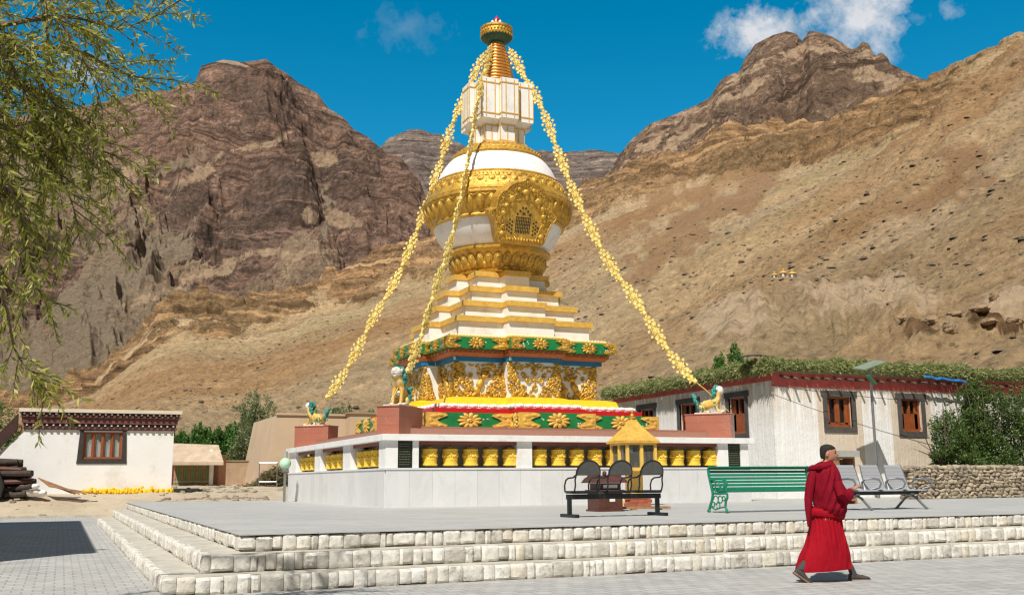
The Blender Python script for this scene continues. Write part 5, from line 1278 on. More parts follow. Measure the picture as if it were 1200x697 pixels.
window(*fw[0], 'x', BY0, 1); window(*fw[1], 'x', BY0, 2)
window(*sw[0], 'y', BX0, 2); window(*sw[1], 'y', BX0, 2); window(*sw[2], 'y', BX0, 2)
# fodder piled along the eaves
def fodder():
    Ps = []; Ds = []; n1, n2 = 30000, 30000
    def strip(n, f, L, h0, wf):
        t = rng.random(n)*L; hh = .34+.2*fbm(t*.9, t*0+f, 4, 3)+.08*fbm(t*4, t*0+f, 3, 5)
        ph = rng.random(n)*PI; r = np.sqrt(rng.random(n))*.6+.4
        d = np.cos(ph)*(.34 if f < 3 else .3)*r; z = np.sin(ph)*hh*r+h0-.02; 
        low = rng.random(n) < .3; z = np.where(low & (d < -.1), h0-rng.random(n)**1.5*(.14 if f < 3 else .22), z)
        return t, d, z
    t, d, z = strip(n1, 1.3, BX1-BX0+.6, BZ+.24, 1); P1 = np.stack([BX0-.4+t, BY0+.0+d, z], 1)
    D1 = np.stack([rng.normal(size=n1)*.8, -.45+rng.normal(size=n1)*.5-.4*(d < 0), -.45+rng.normal(size=n1)*.55], 1)
    t, d, z = strip(n2, 5.1, BY1-BY0+.8, BZ+.15, 1); P2 = np.stack([BX0-.12+d, BY0-.4+t, z], 1)
    D2 = np.stack([-.3+rng.normal(size=n2)*.5-.2*(d < 0), rng.normal(size=n2)*.6, -.45+rng.normal(size=n2)*.55], 1)
    return np.concatenate([P1, P2]), np.concatenate([D1, D2])
P_, D_ = fodder()
o = leaves(P_, D_, .15, .03, 'drying_fodder', 'fodder'); tag(o, 'thick fringe of cut leafy branches drying along the roof edge of the house', 'fodder', kind='stuff')
q = MB(); q.bx(BX0-.15, BX1+.1, BY0-.2, BY0+.35, BZ+.203, BZ+.38); q.bx(BX0-.15, BX0+.35, BY0+.36, BY1+.2, BZ+.203, BZ+.38)
tag(q.build('brushwood_layer', 'bark'), 'dark brushwood laid under the leafy branches on the house roof', 'brushwood', kind='stuff')
# blue tarp, black sheet
q = MB(); n = 26; vs = []
for i in range(n):
    x = 28.6+i*.085
    for j in range(3): vs.append((x, BY0-.40-.015*j+.02*math.sin(i*1.1+j), BZ+.10-.05*j+.018*math.sin(i*.7)+.012*math.sin(i*2.9+j*2)-.005*i))
q.add(vs, [(i*3+j, (i+1)*3+j, (i+1)*3+j+1, i*3+j+1) for i in range(n-1) for j in range(2)])
o = q.build('blue_tarp', 'blueplastic', smooth=True); tag(o, 'crumpled blue tarp edge under the fodder near the garden bush', 'tarp'); md = o.modifiers.new('s', 'SOLIDIFY'); md.thickness = .004
p = at_y(888, 419, BY0+.6); q = MB(); q.add([(p.x-.75, p.y-.3, p.z-.02), (p.x-.2, p.y-.35, p.z+.06), (p.x+.5, p.y-.3, p.z+.03), (p.x+.6, p.y+.4, p.z+.1), (p.x, p.y+.5, p.z+.16), (p.x-.6, p.y+.4, p.z+.05)], [(0, 1, 4, 5), (1, 2, 3, 4)])
o = q.build('black_sheet', 'blacksheet'); tag(o, 'black plastic sheet on top of the roof fodder near the corner', 'sheet'); md = o.modifiers.new('s', 'SOLIDIFY'); md.thickness = .02
# solar street lamp
px_, py_ = 24.78, 26.4
l = thing('solar_street_lamp', (px_, py_, TZ), 'slim grey lamp post carrying a tilted solar panel before the house', 'street lamp')
q = MB(); q.tube([(px_, py_, TZ), (px_, py_, 4.98)], .045, 10); q.tube([(px_, py_, 4.35), (px_-.25, py_-.3, 4.5)], .02, 6); q.build('pole', 'chrome', l, smooth=True)
q = MB(); q.box((px_+.0, py_, 5.06), (1.05, .55, .04), ax=Matrix.Rotation(-.30, 3, 'Y')@Matrix.Rotation(.2, 3, 'X')); q.build('solar_panel', M('solar_panel_back', (.2, .24, .17), .5), l, bevel=.005)
q = MB(); q.box((px_-.32, py_-.36, 4.52), (.42, .16, .07), ax=Matrix.Rotation(.75, 3, 'Y')); q.build('lamp_head', M('dark_green_lamp', (.03, .12, .05), .4), l, bevel=.01)
# rubble wall
def rubble(x0, x1, y0, y1, z0, z1, name, lab):
    r = thing(name, ((x0+x1)/2, (y0+y1)/2, z0), lab, 'wall'); q = MB(); q.bx(x0+.12, x1, y0+.10, y1-.1, z0, z1-.1); q.build('earth_core', 'adobe', r)
    q = MB(); random.seed(21)
    def blob(c, sx, sy, sz):
        R = Matrix.Rotation(random.uniform(-.5, .5), 3, 'Y')@Matrix.Rotation(random.uniform(-.3, .3), 3, 'Z'); k = len(q.v)
        q.ell(c, (sx, sy, sz), 7, 5, R)
        for i in range(k, len(q.v)):
            v = Vector(q.v[i])-Vector(c); q.v[i] = tuple(Vector(c)+v*random.uniform(.86, 1.2))
    z = z0+.05
    while z < z1:
        x = x0+random.uniform(0, .1)
        while x < x1:
            s = random.uniform(.06, .15); blob((x+s, y0+.1+random.uniform(-.02, .03), z+random.uniform(-.02, .02)), s*1.1, .12, random.uniform(.05, .095)); x += s*1.9
        z += random.uniform(.10, .13)
    x = x0
    while x < x1:
        for yy in (y0+.15, (y0+y1)/2, y1-.12): s = random.uniform(.08, .2); blob((x, yy, z1-.04+random.uniform(-.03, .04)), s, .13, random.uniform(.06, .1))
        x += random.uniform(.18, .3)
    y = y0
    while y < y1:
        zz = z0+.05
        while zz < z1: blob((x0+.1, y+.08, zz), .12, .1, .07); zz += .12
        y += .2
    q.build('field_stones', 'stone', r)
rubble(24.15, 33.5, 24.3, 24.85, TZ, 1.62, 'rubble_wall', 'dry rubble stone wall below the leafy bush at the right')
# power wire in front of the house
q = MB(); A, B_ = at_y(905, 452, 27.2), Vector((36, 26.5, 4.25)); A = Vector((21.9, 28.0, 4.45))
q.tube([A.lerp(B_, t/20)+Vector((0, 0, -1.5*(t/20)*(1-t/20))) for t in range(21)], .009, 4)
tag(q.build('power_wire', 'iron'), 'thin sagging power wire strung across the white house front', 'wire')

# ------------------------------------------------------------------ white house on the left
def stepwall(z): return z
lx0, lx1, ly, ly1 = -1.62, 4.66, 50.0, 56.5
zg = .8; zt_ = 4.62
lh = thing('white_house', ((lx0+lx1)/2, 53, zg), 'white square house with dark brown beaded frieze at the left', 'house')
q = MB(); wz0, wz1, wx0, wx1 = 2.42, 3.62, .78, 2.42
for r in ((lx0, wx0, zg-.3, zt_-.05), (wx1, lx1, zg-.3, zt_-.05), (wx0, wx1, zg-.3, wz0), (wx0, wx1, wz1, zt_-.05)): q.bx(r[0], r[1], ly, ly+.4, r[2], r[3])
q.bx(lx0, lx0+.4, ly+.4, ly1, zg-.3, zt_-.05); q.bx(lx1-.4, lx1, ly+.4, ly1, zg-.3, zt_-.05); q.bx(lx0+.4, lx1-.4, ly1-.4, ly1, zg-.3, zt_-.05)
# sloping side wall running down to the left
q.plate((0, ly+.02, 0), (1, 0, 0), (0, 0, 1), (0, 1, 0), [(-4.6, .3), (lx0-.002, .3), (lx0-.002, 3.62), (-2.64, 2.62), (-4.6, 1.0)], .38)
q.build('wall', 'offwhite', lh)
for nm, z0, z1, d, mm in (('lower_dark_band', 3.70, 3.98, .07, 'darkband'), ('plum_band', 3.983, 4.22, .14, 'plum'), ('upper_dark_band', 4.223, 4.46, .20, 'darkband'), ('roof_edge', 4.463, 4.62, .30, 'paleslab')):
    q = MB(); q.bx(lx0-d, lx1+d, ly-d, ly1+d, z0, z1); bnd = q.build(nm, mm, lh)
    if mm == 'darkband':
        q = MB(); n_ = 24 if d < .1 else 26
        for i in range(n_):
            x = lx0-d+.12+i*(lx1-lx0+2*d-.24)/(n_-1); q.box((x, ly-d-.012, z1-.07), (.075, .03, .075)); q.box((x+.12, ly-d-.03, z0+.07), (.1, .07, .1), mi=1)
        for i in range(24):
            y = ly+.2+i*.26; q.box((lx1+d+.012, y, z1-.07), (.03, .075, .075)); q.box((lx0-d-.012, y, z1-.07), (.03, .075, .075))
        q.build('white_beam_tips', ['white', 'plum'], bnd)
q = MB(); sl_ = Vector((-2.64-lx0, 0, 2.62-3.62)).normalized()
P0, P1 = Vector((lx0-.02, ly+.1, 4.30)), Vector((-4.7, ly+.1, 1.42))
for dz, w_, mm in ((0, .7, 0),): q.plate((0, ly-.12, 0), (1, 0, 0), (0, 0, 1), (0, 1, 0), [(lx0-.33, 4.40), (lx0-.31, 3.72), (-2.75, 2.66), (-4.8, .98), (-4.8, 1.5), (-2.9, 3.2)], .6)
q.build('sloping_coping', 'darkband', lh)
# window
q = MB()
q.plate((0, ly-.04, 0), (1, 0, 0), (0, 0, 1), (0, 1, 0), [(wx0-.24, 2.20), (wx1+.24, 2.20), (wx1+.24-.02, wz0), (wx0-.22, wz0)], .06)
q.plate((0, ly-.04, 0), (1, 0, 0), (0, 0, 1), (0, 1, 0), [(wx0-.22, wz0+.002), (wx0, wz0+.002), (wx0, wz1+.05), (wx0-.16, wz1+.05)], .06)
q.plate((0, ly-.04, 0), (1, 0, 0), (0, 0, 1), (0, 1, 0), [(wx1, wz0+.002), (wx1+.22, wz0+.002), (wx1+.16, wz1+.05), (wx1, wz1+.05)], .06)
q.bx(wx0-.2, wx1+.2, ly-.05, ly+.02, wz1+.052, wz1+.075)
wn = q.build('window', 'frameblack', lh)
q = MB(); n_ = 4; ww = (wx1-wx0)
for i in range(n_+1): xx = wx0+i*(ww-.07)/n_; q.bx(xx, xx+.07, ly+.06, ly+.16, wz0, wz1)
q.bx(wx0, wx1, ly+.055, ly+.165, wz0-.0, wz0+.08); q.bx(wx0, wx1, ly+.055, ly+.165, wz1-.07, wz1)
for i in range(n_):
    xx = wx0+i*(ww-.07)/n_+.07; q.bx(xx, xx+.04, ly+.09, ly+.15, wz0+.08, wz1-.07); q.bx(xx+(ww-.07)/n_-.11, xx+(ww-.07)/n_-.07, ly+.09, ly+.15, wz0+.08, wz1-.07)
q.build('sash', 'orangewood', wn)
q = MB(); q.bx(wx0, wx1, ly+.25, ly+.26, wz0, wz1); q.build('curtain', 'curtain', wn)
q = MB(); q.bx(wx0, wx1, ly+.17, ly+.175, wz0, wz1); g2, n2, b2, _ = base_mat('clear_glass'); b2.inputs['Base Color'].default_value = (.5, .55, .55, 1); b2.inputs['Alpha'].default_value = .25; b2.inputs['Roughness'].default_value = .03; q.build('pane', g2, wn)
q = MB(); q.bx(lx0+.3, lx1-.3, ly+.45, ly1-.45, 4.2, 4.462); q.build('roof_core', 'roofmud', lh)
q = MB(); p = at_y(44, 470, 52); q.tube([(p.x, 52, 4.6), (p.x, 52, 5.55)], .02, 6); q.tube([(p.x-.25, 52, 5.2), (p.x+.25, 52, 5.2)], .012, 5)
tag(q.build('roof_aerial', 'iron'), 'thin metal aerial standing on the roof of the left white house', 'aerial')
# yellow bundles along the foot of the wall
random.seed(4)
bd0 = None
for i in range(16):
    x = 1.05+i*.236+random.uniform(-.04, .04); q = MB(); q.local = True; s = random.uniform(.85, 1.25)
    lab = 'heap of marigold-yellow flowers in the row along the foot of the white house'
    for k in range(22):
        q.ell((random.uniform(-.13, .13)*s, random.uniform(-.1, .1)*s, abs(random.gauss(0, .07))*s+.04), random.uniform(.045, .08), 6, 4)
    for k in range(3): q.ell((random.uniform(-.1, .1), random.uniform(-.1, 0), .04), (.06, .05, .03), 6, 4)
    if i < 3 or True:
        o = q.build('yellow_flower_heap', 'yellowcloth', None, smooth=True); o.location = (x, ly-.3+random.uniform(-.08, .06), .86); tag(o, lab, 'flower heap', 'marigold-yellow flower heaps in a row')
# woodpile, sacks and planks left of the house
random.seed(8)
wp = thing('firewood_pile', (-2.7, 48.2, .7), 'dark pile of logs and timber leaning at the left end of the white house', 'woodpile')
for i in range(34):
    row = i//6; col = i % 6; y = 48.6+random.uniform(-.2, .2); z = .9+row*.26+random.uniform(-.03, .03); x1 = -1.15-row*.05+random.uniform(-.25, .25)-(.3 if row > 3 else 0)
    q = MB(); a = random.uniform(-.5, .5); L = random.uniform(.8, 2.4); z += random.uniform(-.08, .08)
    q.tube([(x1-L, y+col*.24-.6+a, z+random.uniform(-.1, .1)), (x1-L/2, y+col*.24-.6, z+random.uniform(-.05, .05)), (x1, y+col*.24-.6-a, z+random.uniform(-.08, .08))], [random.uniform(.09, .13), random.uniform(.1, .14), random.uniform(.08, .13)], 8)
    q.build('log', M('old_dark_log', (.05, .038, .03), .9, 0, .4, 6, .5) if i == 0 else bpy.data.materials['old_dark_log'] if i % 4 else 'darkwood', wp)
q = MB(); q.plate((-4.6, 47.5, .75), (1, 0, 0), (0, 0, 1), (0, 1, 0), [(0, 0), (2.35, 0), (2.45, .5), (2.2, 1.15), (1.5, 1.5), (0, 1.6)], .5)
tag(q.build('dark_canvas_bundle', 'blacksheet', bevel=.08), 'black canvas bundle stacked in front of the firewood at the left edge', 'bundle')
for i, (px, py, s) in enumerate(((36, 573, .30), (44, 576, .26), (50, 572, .22), (40, 568, .2))):
    p = at_y(px, py, 47.9); q = MB(); q.local = True; q.ell((0, 0, 0), (s*1.2, s*.8, s*.6), 10, 7)
    o = q.build('white_sack', 'white', None, smooth=True); o.location = (p.x, 47.9-.1*i, .82+s*.5+(.28 if i == 3 else 0)); tag(o, ['white plastic sack at the foot of the firewood pile', 'middle white sack beside the leaning planks', 'small white sack touching the leaning planks', 'white sack lying on top of the other sacks'][i], 'sack', 'white sacks by the firewood'); o.rotation_euler = (.1*i, .2, i)
pl = None
for i in range(7):
    a = at_y(45+i*2, 560+i*1.6, 48.6-.15*i); b_ = at_y(92+i*3-(i % 3)*7, 577.5+(i % 2), 48.2-.15*i); q = MB(); dd = (b_-a); L = dd.length; mid = (a+b_)/2
    X_ = dd.normalized(); Y_ = Vector((0, 1, 0)); Z_ = X_.cross(Y_).normalized(); Y_ = Z_.cross(X_)
    q.box(mid, (L, .12, .05), ax=Matrix([[X_.x, Y_.x, Z_.x], [X_.y, Y_.y, Z_.y], [X_.z, Y_.z, Z_.z]]))
    tag(q.build('wooden_plank', 'wood'), 'brown plank leaning in a bundle between the sacks and the yellow flowers', 'plank', 'planks leaning by the white house')

# ------------------------------------------------------------------ things in the gap between the white house and the podium
sh = thing('timber_shelter', (7.6, 66, 1.1), 'small shelter with pale sloping roof, green fence and white post', 'shelter')
A = [at_D(px, py, 62) for px, py in ((196, 543), (262, 542), (256, 521), (196, 521))]
q = MB(); a0, a1 = at_D(199, 541, 60), at_D(262, 541, 60); b0_, b1 = at_D(199, 519, 62), at_D(256, 521, 62)
q.add([a0, a1, b1, b0_]+[v-Vector((0, 0, .18)) for v in (a0, a1, b1, b0_)]+[], [(0, 1, 2, 3), (7, 6, 5, 4), (0, 4, 5, 1), (1, 5, 6, 2), (2, 6, 7, 3), (3, 7, 4, 0)])
q.build('roof', M('weathered_shelter_roof', (.46, .36, .26), .9, 0, .2, 2, .2), sh)
p0, p1 = at_D(203, 566, 61), at_D(246, 566, 61); uu = (p1-p0).normalized(); nn_ = Vector((uu.y, -uu.x, 0)).normalized()
zb = 1.1
q = MB(); q.tube([p1.to_2d().to_3d()+Vector((.05, 0, zb-.3)), p1.to_2d().to_3d()+Vector((.05, 0, 3.3))], .13, 10); q.build('white_post', 'white', sh)
L = (p1-p0).to_2d().length; u2 = Vector((uu.x, uu.y, 0)).normalized(); ang = math.atan2(u2.y, u2.x)
for i in range(15):
    c_ = Vector((p0.x, p0.y, 0))+u2*(i+.5)*L/15
    q = MB(); q.box((c_.x, c_.y, zb+.85), (.13, .05, 1.5 if i % 3 else 1.7), rz=ang); q.build('fence_board', 'wood' if i % 3 == 0 else M('faded_green_board', (.16, .2, .08), .8) if i == 1 else bpy.data.materials['faded_green_board'] if 'faded_green_board' in bpy.data.materials else 'wood', sh)
q = MB(); m_ = (p0+p1)/2; q.box((m_.x, m_.y, zb+.3), (L, .08, .1), rz=ang); q.box((m_.x, m_.y, zb+1.3), (L, .08, .1), rz=ang); q.box((m_.x, m_.y+.2, zb-.1), (L+.6, .5, .4), rz=ang); q.build('fence_rail', 'stone', sh)
q = MB(); pb = at_D(251, 560, 61.5); q.box((pb.x+.25, pb.y+.6, zb+.95), (.6, 1.6, 1.9), rz=ang); q.build('brick_pier', M('small_brown_brick', (.3, .16, .1), .9, 0, .3, 6, .4), sh)
q = MB(); q.box((m_.x, m_.y+2.6, zb+1.0), (L+1.5, .2, 2.6), rz=ang); q.build('rear_wall', 'darkwood', sh)
aw = thing('adobe_wall', (11, 68, 1.1), 'sand-coloured mud brick wall between the shelter and the podium', 'wall')
q = MB(); q.bx(9.3, 17, 68, 68.5, .6, 2.66)
for k in range(0): pass
q.build('brickwork', 'adobe', aw); q = MB(); q.bx(9.25, 17.05, 67.95, 68.55, 2.662, 2.74); q.build('coping', 'roofmud', aw); q = MB(); q.bx(12.45, 12.9, 67.7, 67.99, .6, 2.9); q.build('pier', 'adobe', aw)
bp = at_D(320, 571, 58); G = [at_D(303, 572, 57), at_D(324, 572, 57)]
mg = thing('metal_frame_gate', ((G[0].x+G[1].x)/2, G[0].y, 1.0), 'thin rusty metal frame gate standing before the brushwood heap', 'gate')
q = MB(); z0_, z1_ = 1.0, at_D(303, 542, 57).z
for g_ in G: q.tube([(g_.x, g_.y, z0_-.2), (g_.x, g_.y, z1_)], .03, 6)
q.tube([(G[0].x, G[0].y, z1_), (G[1].x, G[1].y, z1_)], .03, 6); q.tube([(G[0].x, G[0].y, z0_+.35), (G[1].x, G[1].y, z0_+.35)], .02, 6); q.build('frame', 'chrome', mg)
n = 2600; c_ = np.array([bp.x+.3, bp.y+1.0, 1.05]); P_ = c_+rng.normal(size=(n, 3))*np.array([.75, .5, .0])
hgt = 1.15*np.exp(-((P_[:, 0]-c_[0])/.95)**2); P_[:, 2] = c_[2]+rng.random(n)*hgt
o = leaves(P_, rng.normal(size=(n, 3))*np.array([1, 1, .4]), .32, .05, 'brushwood_heap', 'brush'); tag(o, 'heap of green and brown cut branches behind the metal gate', 'brush heap', kind='stuff')
# scattered stones on the dirt
q = MB(); random.seed(12)
for i in range(260):
    px = random.choice((random.uniform(0, 120), random.uniform(180, 345), random.uniform(225, 300))); py = random.uniform(577, 586)if px > 170 else random.uniform(580, 603)
    p = at_z(px, py, .7); 
    if p.y < 45 and p.x < 2.5: continue
    if p.y < 40: continue
    s = random.uniform(.03, .13); z = float(ground_z(np.array(p.x), np.array(p.y))); k = len(q.v); q.ell((p.x, p.y, z+s*.2), (s*1.4, s, s*.6), 6, 4)
    for j in range(k, len(q.v)):
        v = Vector(q.v[j]); q.v[j] = tuple(v+Vector([random.uniform(-.2, .2)*s for _ in range(3)]))
tag(q.build('rubble_on_dirt', 'stone'), 'loose stones and rubble on the sandy strip before the left house', 'rubble', kind='stuff')
# beige building
bb = thing('beige_building', (15, 62, 1.1), 'plain beige battered-wall building behind the left end of the podium', 'building')
zt2 = at_D(325, 486, 60).z
q = MB(); b0x, b0y = 10.75, 60.5
q.prism([(b0x, b0y), (26, b0y), (26, b0y+9), (b0x, b0y+9)], .8, zt2, top=[(b0x+.75, b0y+.25), (25.6, b0y+.25), (25.6, b0y+8.7), (b0x+.75, b0y+8.7)])
q.build('wall', 'beige', bb)
q = MB(); q.bx(b0x+.65, 25.7, b0y+.15, b0y+.6, zt2+.002, zt2+.12); q.bx(15.6, 26, b0y-.6, b0y+.1, 1, zt2+.1); q.build('parapet', 'beige', bb)
q = MB(); q.bx(15.5, 26.1, b0y-.7, b0y+.15, zt2+.102, zt2+.2); q.build('cornice', 'roofmud', bb)
# globe light on a grey post
p = at_x(333, 585, 7.0); gl = thing('globe_lamp', (p.x, p.y, TZ), 'pale green globe lamp on a short grey post at the podium corner', 'lamp')
gz = at_y(333, 545, p.y).z
q = MB(); q.tube([(p.x, p.y, TZ), (p.x, p.y, gz-.05)], .045, 8); q.lathe([(.1, gz-.2), (.12, gz-.1), (.06, gz-.08)], 12, (p.x, p.y, 0)); q.build('post', 'chrome', gl, smooth=True)
q = MB(); q.ell((p.x, p.y, gz+.06), .2, 16, 12); q.build('globe', M('pale_green_globe', (.45, .72, .5), .3), gl, smooth=True)
q = MB(); q.tube([(p.x, p.y, gz+.2), (p.x, p.y, gz+.48)], .07, 8); q.build('cap', 'greywall', gl, smooth=True)

# three little chortens high on the slope
c0 = hillz(918, 327)
for i, (dx_, s, lab) in enumerate(((-7.2*.36, .85, 'leftmost and smallest of three tiny white shrines with yellow roofs on the slope'), (0, 1.1, 'middle tiny white shrine with yellow roof on the slope'), (2.7, 1.05, 'rightmost tiny white shrine with yellow roof on the slope'))):
    D = c0.length;  base = c0+Vector((dx_*D/1187/.36*1.0*1.0, 0, 0))*1.0+Vector((0, -2*0, 0)); base = hillz(908+i*10, 328.5-i*.9)
    t = thing('hillside_shrine', tuple(base), lab, 'shrine', 'tiny shrines on the hillside'); u = D/1187*.85
    q = MB(); q.box(base+Vector((0, 0, -.5*u)), (9*u*s, 9*u*s, 3*u)); q.build('platform', 'adobe', t)
    q = MB()
    for sx in (-1, 1):
        for sy_ in (-1, 1): q.box(base+Vector((sx*2.6*u*s, sy_*2.6*u*s, 3*u*s)), (2*u*s, 2*u*s, 5*u*s))
    q.box(base+Vector((0, 0, 3*u*s)), (2*u*s, 2*u*s, 4.5*u*s)); q.build('pillars', 'white', t)
    q = MB(); q.lathe([(6*u*s, 5.6*u*s), (5.5*u*s, 6.2*u*s), (2.5*u*s, 8*u*s), (1.6*u*s, 8.4*u*s), (1.2*u*s, 9.4*u*s), (2*u*s, 9.8*u*s), (.3*u*s, 11.5*u*s)], 8, tuple(base)); q.build('roof', 'goldyel', t)
# large outcrops near the foot of the slope, right
def boulder(px, py, wpx, hpx, lab, seed):
    b = hillz(px, py); u = (b.length)/1187; random.seed(seed); q = MB(); q.local = True; nu_, nv_ = 26, 16
    k = len(q.v); q.ell((0, 0, 0), (wpx*.5*u, wpx*.45*u, hpx*.6*u), nu_, nv_)
    a = np.array(q.v); nn = a/(np.linalg.norm(a, axis=1, keepdims=True)+1e-9); f = 1+.5*fbm(nn[:, 0]*2.2+seed, nn[:, 2]*2.2+nn[:, 1], 4, seed)+.12*fbm(nn[:, 0]*7, nn[:, 2]*7+seed, 3, seed); q.v = [tuple(v) for v in a*f[:, None]]
    o = q.build('hillside_boulder', 'boulder', None, smooth=25); o.location = b+Vector((0, 0, hpx*.15*u)); tag(o, lab, 'boulder', 'big boulders at the foot of the slope')
for i, a in enumerate(((1060, 381, 12, 5, 'small rounded boulder on top of the cut bank, left one'), (1090, 382, 22, 9, 'long flat boulder on the cut bank, below the slope'), (1113, 392, 14, 14, 'dark rock mass right of the cut bank'), (1148, 371, 22, 8, 'wide tan boulder right of the cut bank'), (1165, 352, 10, 9, 'round boulder high on the right slope'), (1160, 383, 26, 7, 'dark flat ledge rock near the right edge'), (1190, 380, 18, 8, 'rock outcrop touching the right edge of the slope'), (1120, 372, 16, 5, 'thin dark slab of rock above the dark rock mass'))): boulder(*a, i+3)
# ------------------------------------------------------------------ vegetation
def crown_pts(n, c, r, seed, lob=9, hollow=.55):
    """points in leaf clumps spread through an uneven crown"""
    R_ = np.random.default_rng(seed); L = R_.normal(size=(lob, 3)); L /= np.linalg.norm(L, axis=1, keepdims=True); cs = L*R_.uniform(.25, .72, (lob, 1)); rs = R_.uniform(.3, .5, lob)
    k = max(20, n//38); which = R_.integers(0, lob, k); d = R_.normal(size=(k, 3)); d /= np.linalg.norm(d, axis=1, keepdims=True)
    tw = cs[which]+d*rs[which][:, None]*R_.uniform(hollow, 1.05, (k, 1)); idx = R_.integers(0, k, n)
    P = tw[idx]+R_.normal(size=(n, 3))*.055; D = P*.7+R_.normal(size=(n, 3))*.8; D[:, 2] += .1
    return P*np.array(r)+np.array(c), D
def tree(name, base, h, wr, n, leafL, leafW, mat, label, cat, seed, group=None, stem=.25, lob=9, shape=(1, 1, 1), sink=0.0):
    t = thing(name, base, label, cat, group); c = (base[0], base[1], base[2]+h*(.5+stem*.5)-sink); r = (wr, wr, h*(.5-stem*.5+.03)+sink)
    P, D = crown_pts(n, c, r, seed, lob); P[:, 2] = np.maximum(P[:, 2], base[2]+.05)
    leaves(P, D, leafL, leafW, 'crown', mat, t, .25)
    random.seed(seed); q = MB(); b = Vector(base); top = b+Vector((random.uniform(-.1, .1)*wr, 0, h*.8)); q.tube([b-Vector((0, 0, .1)), b.lerp(top, .4)+Vector((.03*wr, 0, 0)), top], [h*.028, h*.02, h*.006], 7)
    for k in range(7):
        s = b.lerp(top, random.uniform(.25, .75)); a = random.uniform(0, 6.28); e = s+Vector((math.cos(a)*wr*.65, math.sin(a)*wr*.65, h*random.uniform(.1, .22))); q.tube([s, s.lerp(e, .5)+Vector((0, 0, .04*h)), e], [h*.012, h*.008, h*.003], 5)
    q.build('trunk', 'bark', t, smooth=True); return t
# big garden bush at the right, behind the rubble wall
def bush():
    t = thing('garden_bush', (29.2, 26.3, TZ), 'big dense green bush rising behind the rubble wall at the right edge', 'bush')
    Ps, Ds = [], []
    for (x, y, z, rx, ry, rz, n, sd) in ((28.9, 26.2, 2.3, 1.7, 1.1, 1.9, 15000, 1), (30.6, 26.3, 2.7, 1.7, 1.2, 2.1, 15000, 2), (32.2, 26.2, 2.6, 1.7, 1.2, 2.2, 8000, 3), (27.6, 25.9, 1.7, .9, .8, 1.0, 5000, 4), (26.4, 25.6, 1.5, .8, .55, .42, 1100, 5), (30.0, 26.6, 4.0, 1.2, .8, .9, 4000, 6), (27.0, 25.8, 2.3, .55, .4, .5, 700, 7), (29.3, 25.4, 1.4, 1.8, .5, .8, 5000, 8)):
        P, D = crown_pts(n, (x, y, z), (rx, ry, rz), sd, 12, .5); Ps.append(P); Ds.append(D)
    P = np.concatenate(Ps); D = np.concatenate(Ds); leaves(P, D, .085, .045, 'foliage', 'bush', t, .3)
    q = MB(); random.seed(2)
    for k in range(26):
        x = random.uniform(27.5, 32); e = Vector((x+random.uniform(-1.2, 1.2), 26.2+random.uniform(-.6, .6), random.uniform(2.4, 4.6))); b = Vector((x, 26.3, .6)); q.tube([b, b.lerp(e, .5)+Vector((.1, 0, .1)), e], [.035, .025, .008], 5)
    for k in range(7):
        b = Vector((27.6, 25.9, 1.5)); e = Vector((random.uniform(25.6, 27), 25.6, random.uniform(1.3, 2.6))); q.tube([b, b.lerp(e, .5)+Vector((0, 0, .12)), e], [.02, .014, .005], 5)
    q.build('stems', 'bark', t, smooth=True)
bush()
def gz(x, y): return float(ground_z(np.array(float(x)), np.array(float(y))))
for i in range(13):
    D = 92+(i % 3)*5; p = at_D(196+i*8.6+(i % 2)*3, 540, D); h = [6.2, 5.4, 6.6, 5.9, 6.4, 6.9, 6.0, 6.6, 6.9, 6.2, 7.0, 6.4, 7.2][i]
    lb = 'young poplar in the green row behind the timber shelter'
    tree('poplar_tree', (p.x, p.y, gz(p.x, p.y)-.2), h*.98, 1.0, 2400, .24, .15, 'poplar', lb, 'tree', 30+i, 'row of young poplars', .06, 7)
for i, (px, D, h, wr, n, lb) in enumerate(((298, 84, 8.0, 2.1, 5200, 'tall pale silvery willow between the poplars and the beige building'), (286, 80, 5.2, 1.7, 3000, 'low pale bush at the foot of the silvery willow'))):
    p = at_D(px, 545, D); tree('silvery_willow', (p.x, p.y, gz(p.x, p.y)-.2), h, wr, n, .22, .09, 'palewillow', lb, 'tree', 60+i, None, .05, 11)
for i, (px, py, D, h, wr, lb) in enumerate(((396, 492, 74, 1, 1.5, 'pale grey-green shrub showing over the beige building'), (434, 480, 74, 1, .7, 'small grey-green shrub above the beige building, near the tall lion'))):
    p = at_D(px, 530, D); tp = at_D(px, 470+i*2, D).z; h = tp-gz(p.x, p.y); tree('grey_green_shrub', (p.x, p.y, gz(p.x, p.y)), h, wr, 2600-1300*i, .16, .07, 'palewillow', lb, 'tree', 70+i, None, .3, 9)
for i, (px, topy, D, wr, n, lb) in enumerate(((866, 402, 46, .75, 1700, 'dark green tree top rising behind the roof fodder'), (841, 411, 46, .85, 1500, 'lower dark green tree top left of the taller one behind the fodder'), (874, 410, 47, .5, 700, 'small dark sprig beside the tree top behind the roof'))):
    p = at_D(px, 500, D); tp = at_D(px, topy, D).z; b = gz(p.x, p.y); tree('garden_tree', (p.x, p.y, b), tp-b, wr, n*2, .12, .06, 'poplar', lb, 'tree', 80+i, None, .62, 6)
for i, (px, topy, D, wr, n, lb) in enumerate(((8, 489, 57, 1.5, 6000, 'dark green tree behind the sloping coping at the left edge'), (-25, 470, 58, 1.8, 5000, 'green tree cut by the left edge behind the white house'))):
    p = at_D(px, 560, D); tp = at_D(px, topy, D).z; b = gz(p.x, p.y); tree('leafy_tree', (p.x, p.y, b), tp-b, wr, n, .14, .07, 'poplar', lb, 'tree', 90+i, None, .1, 9)
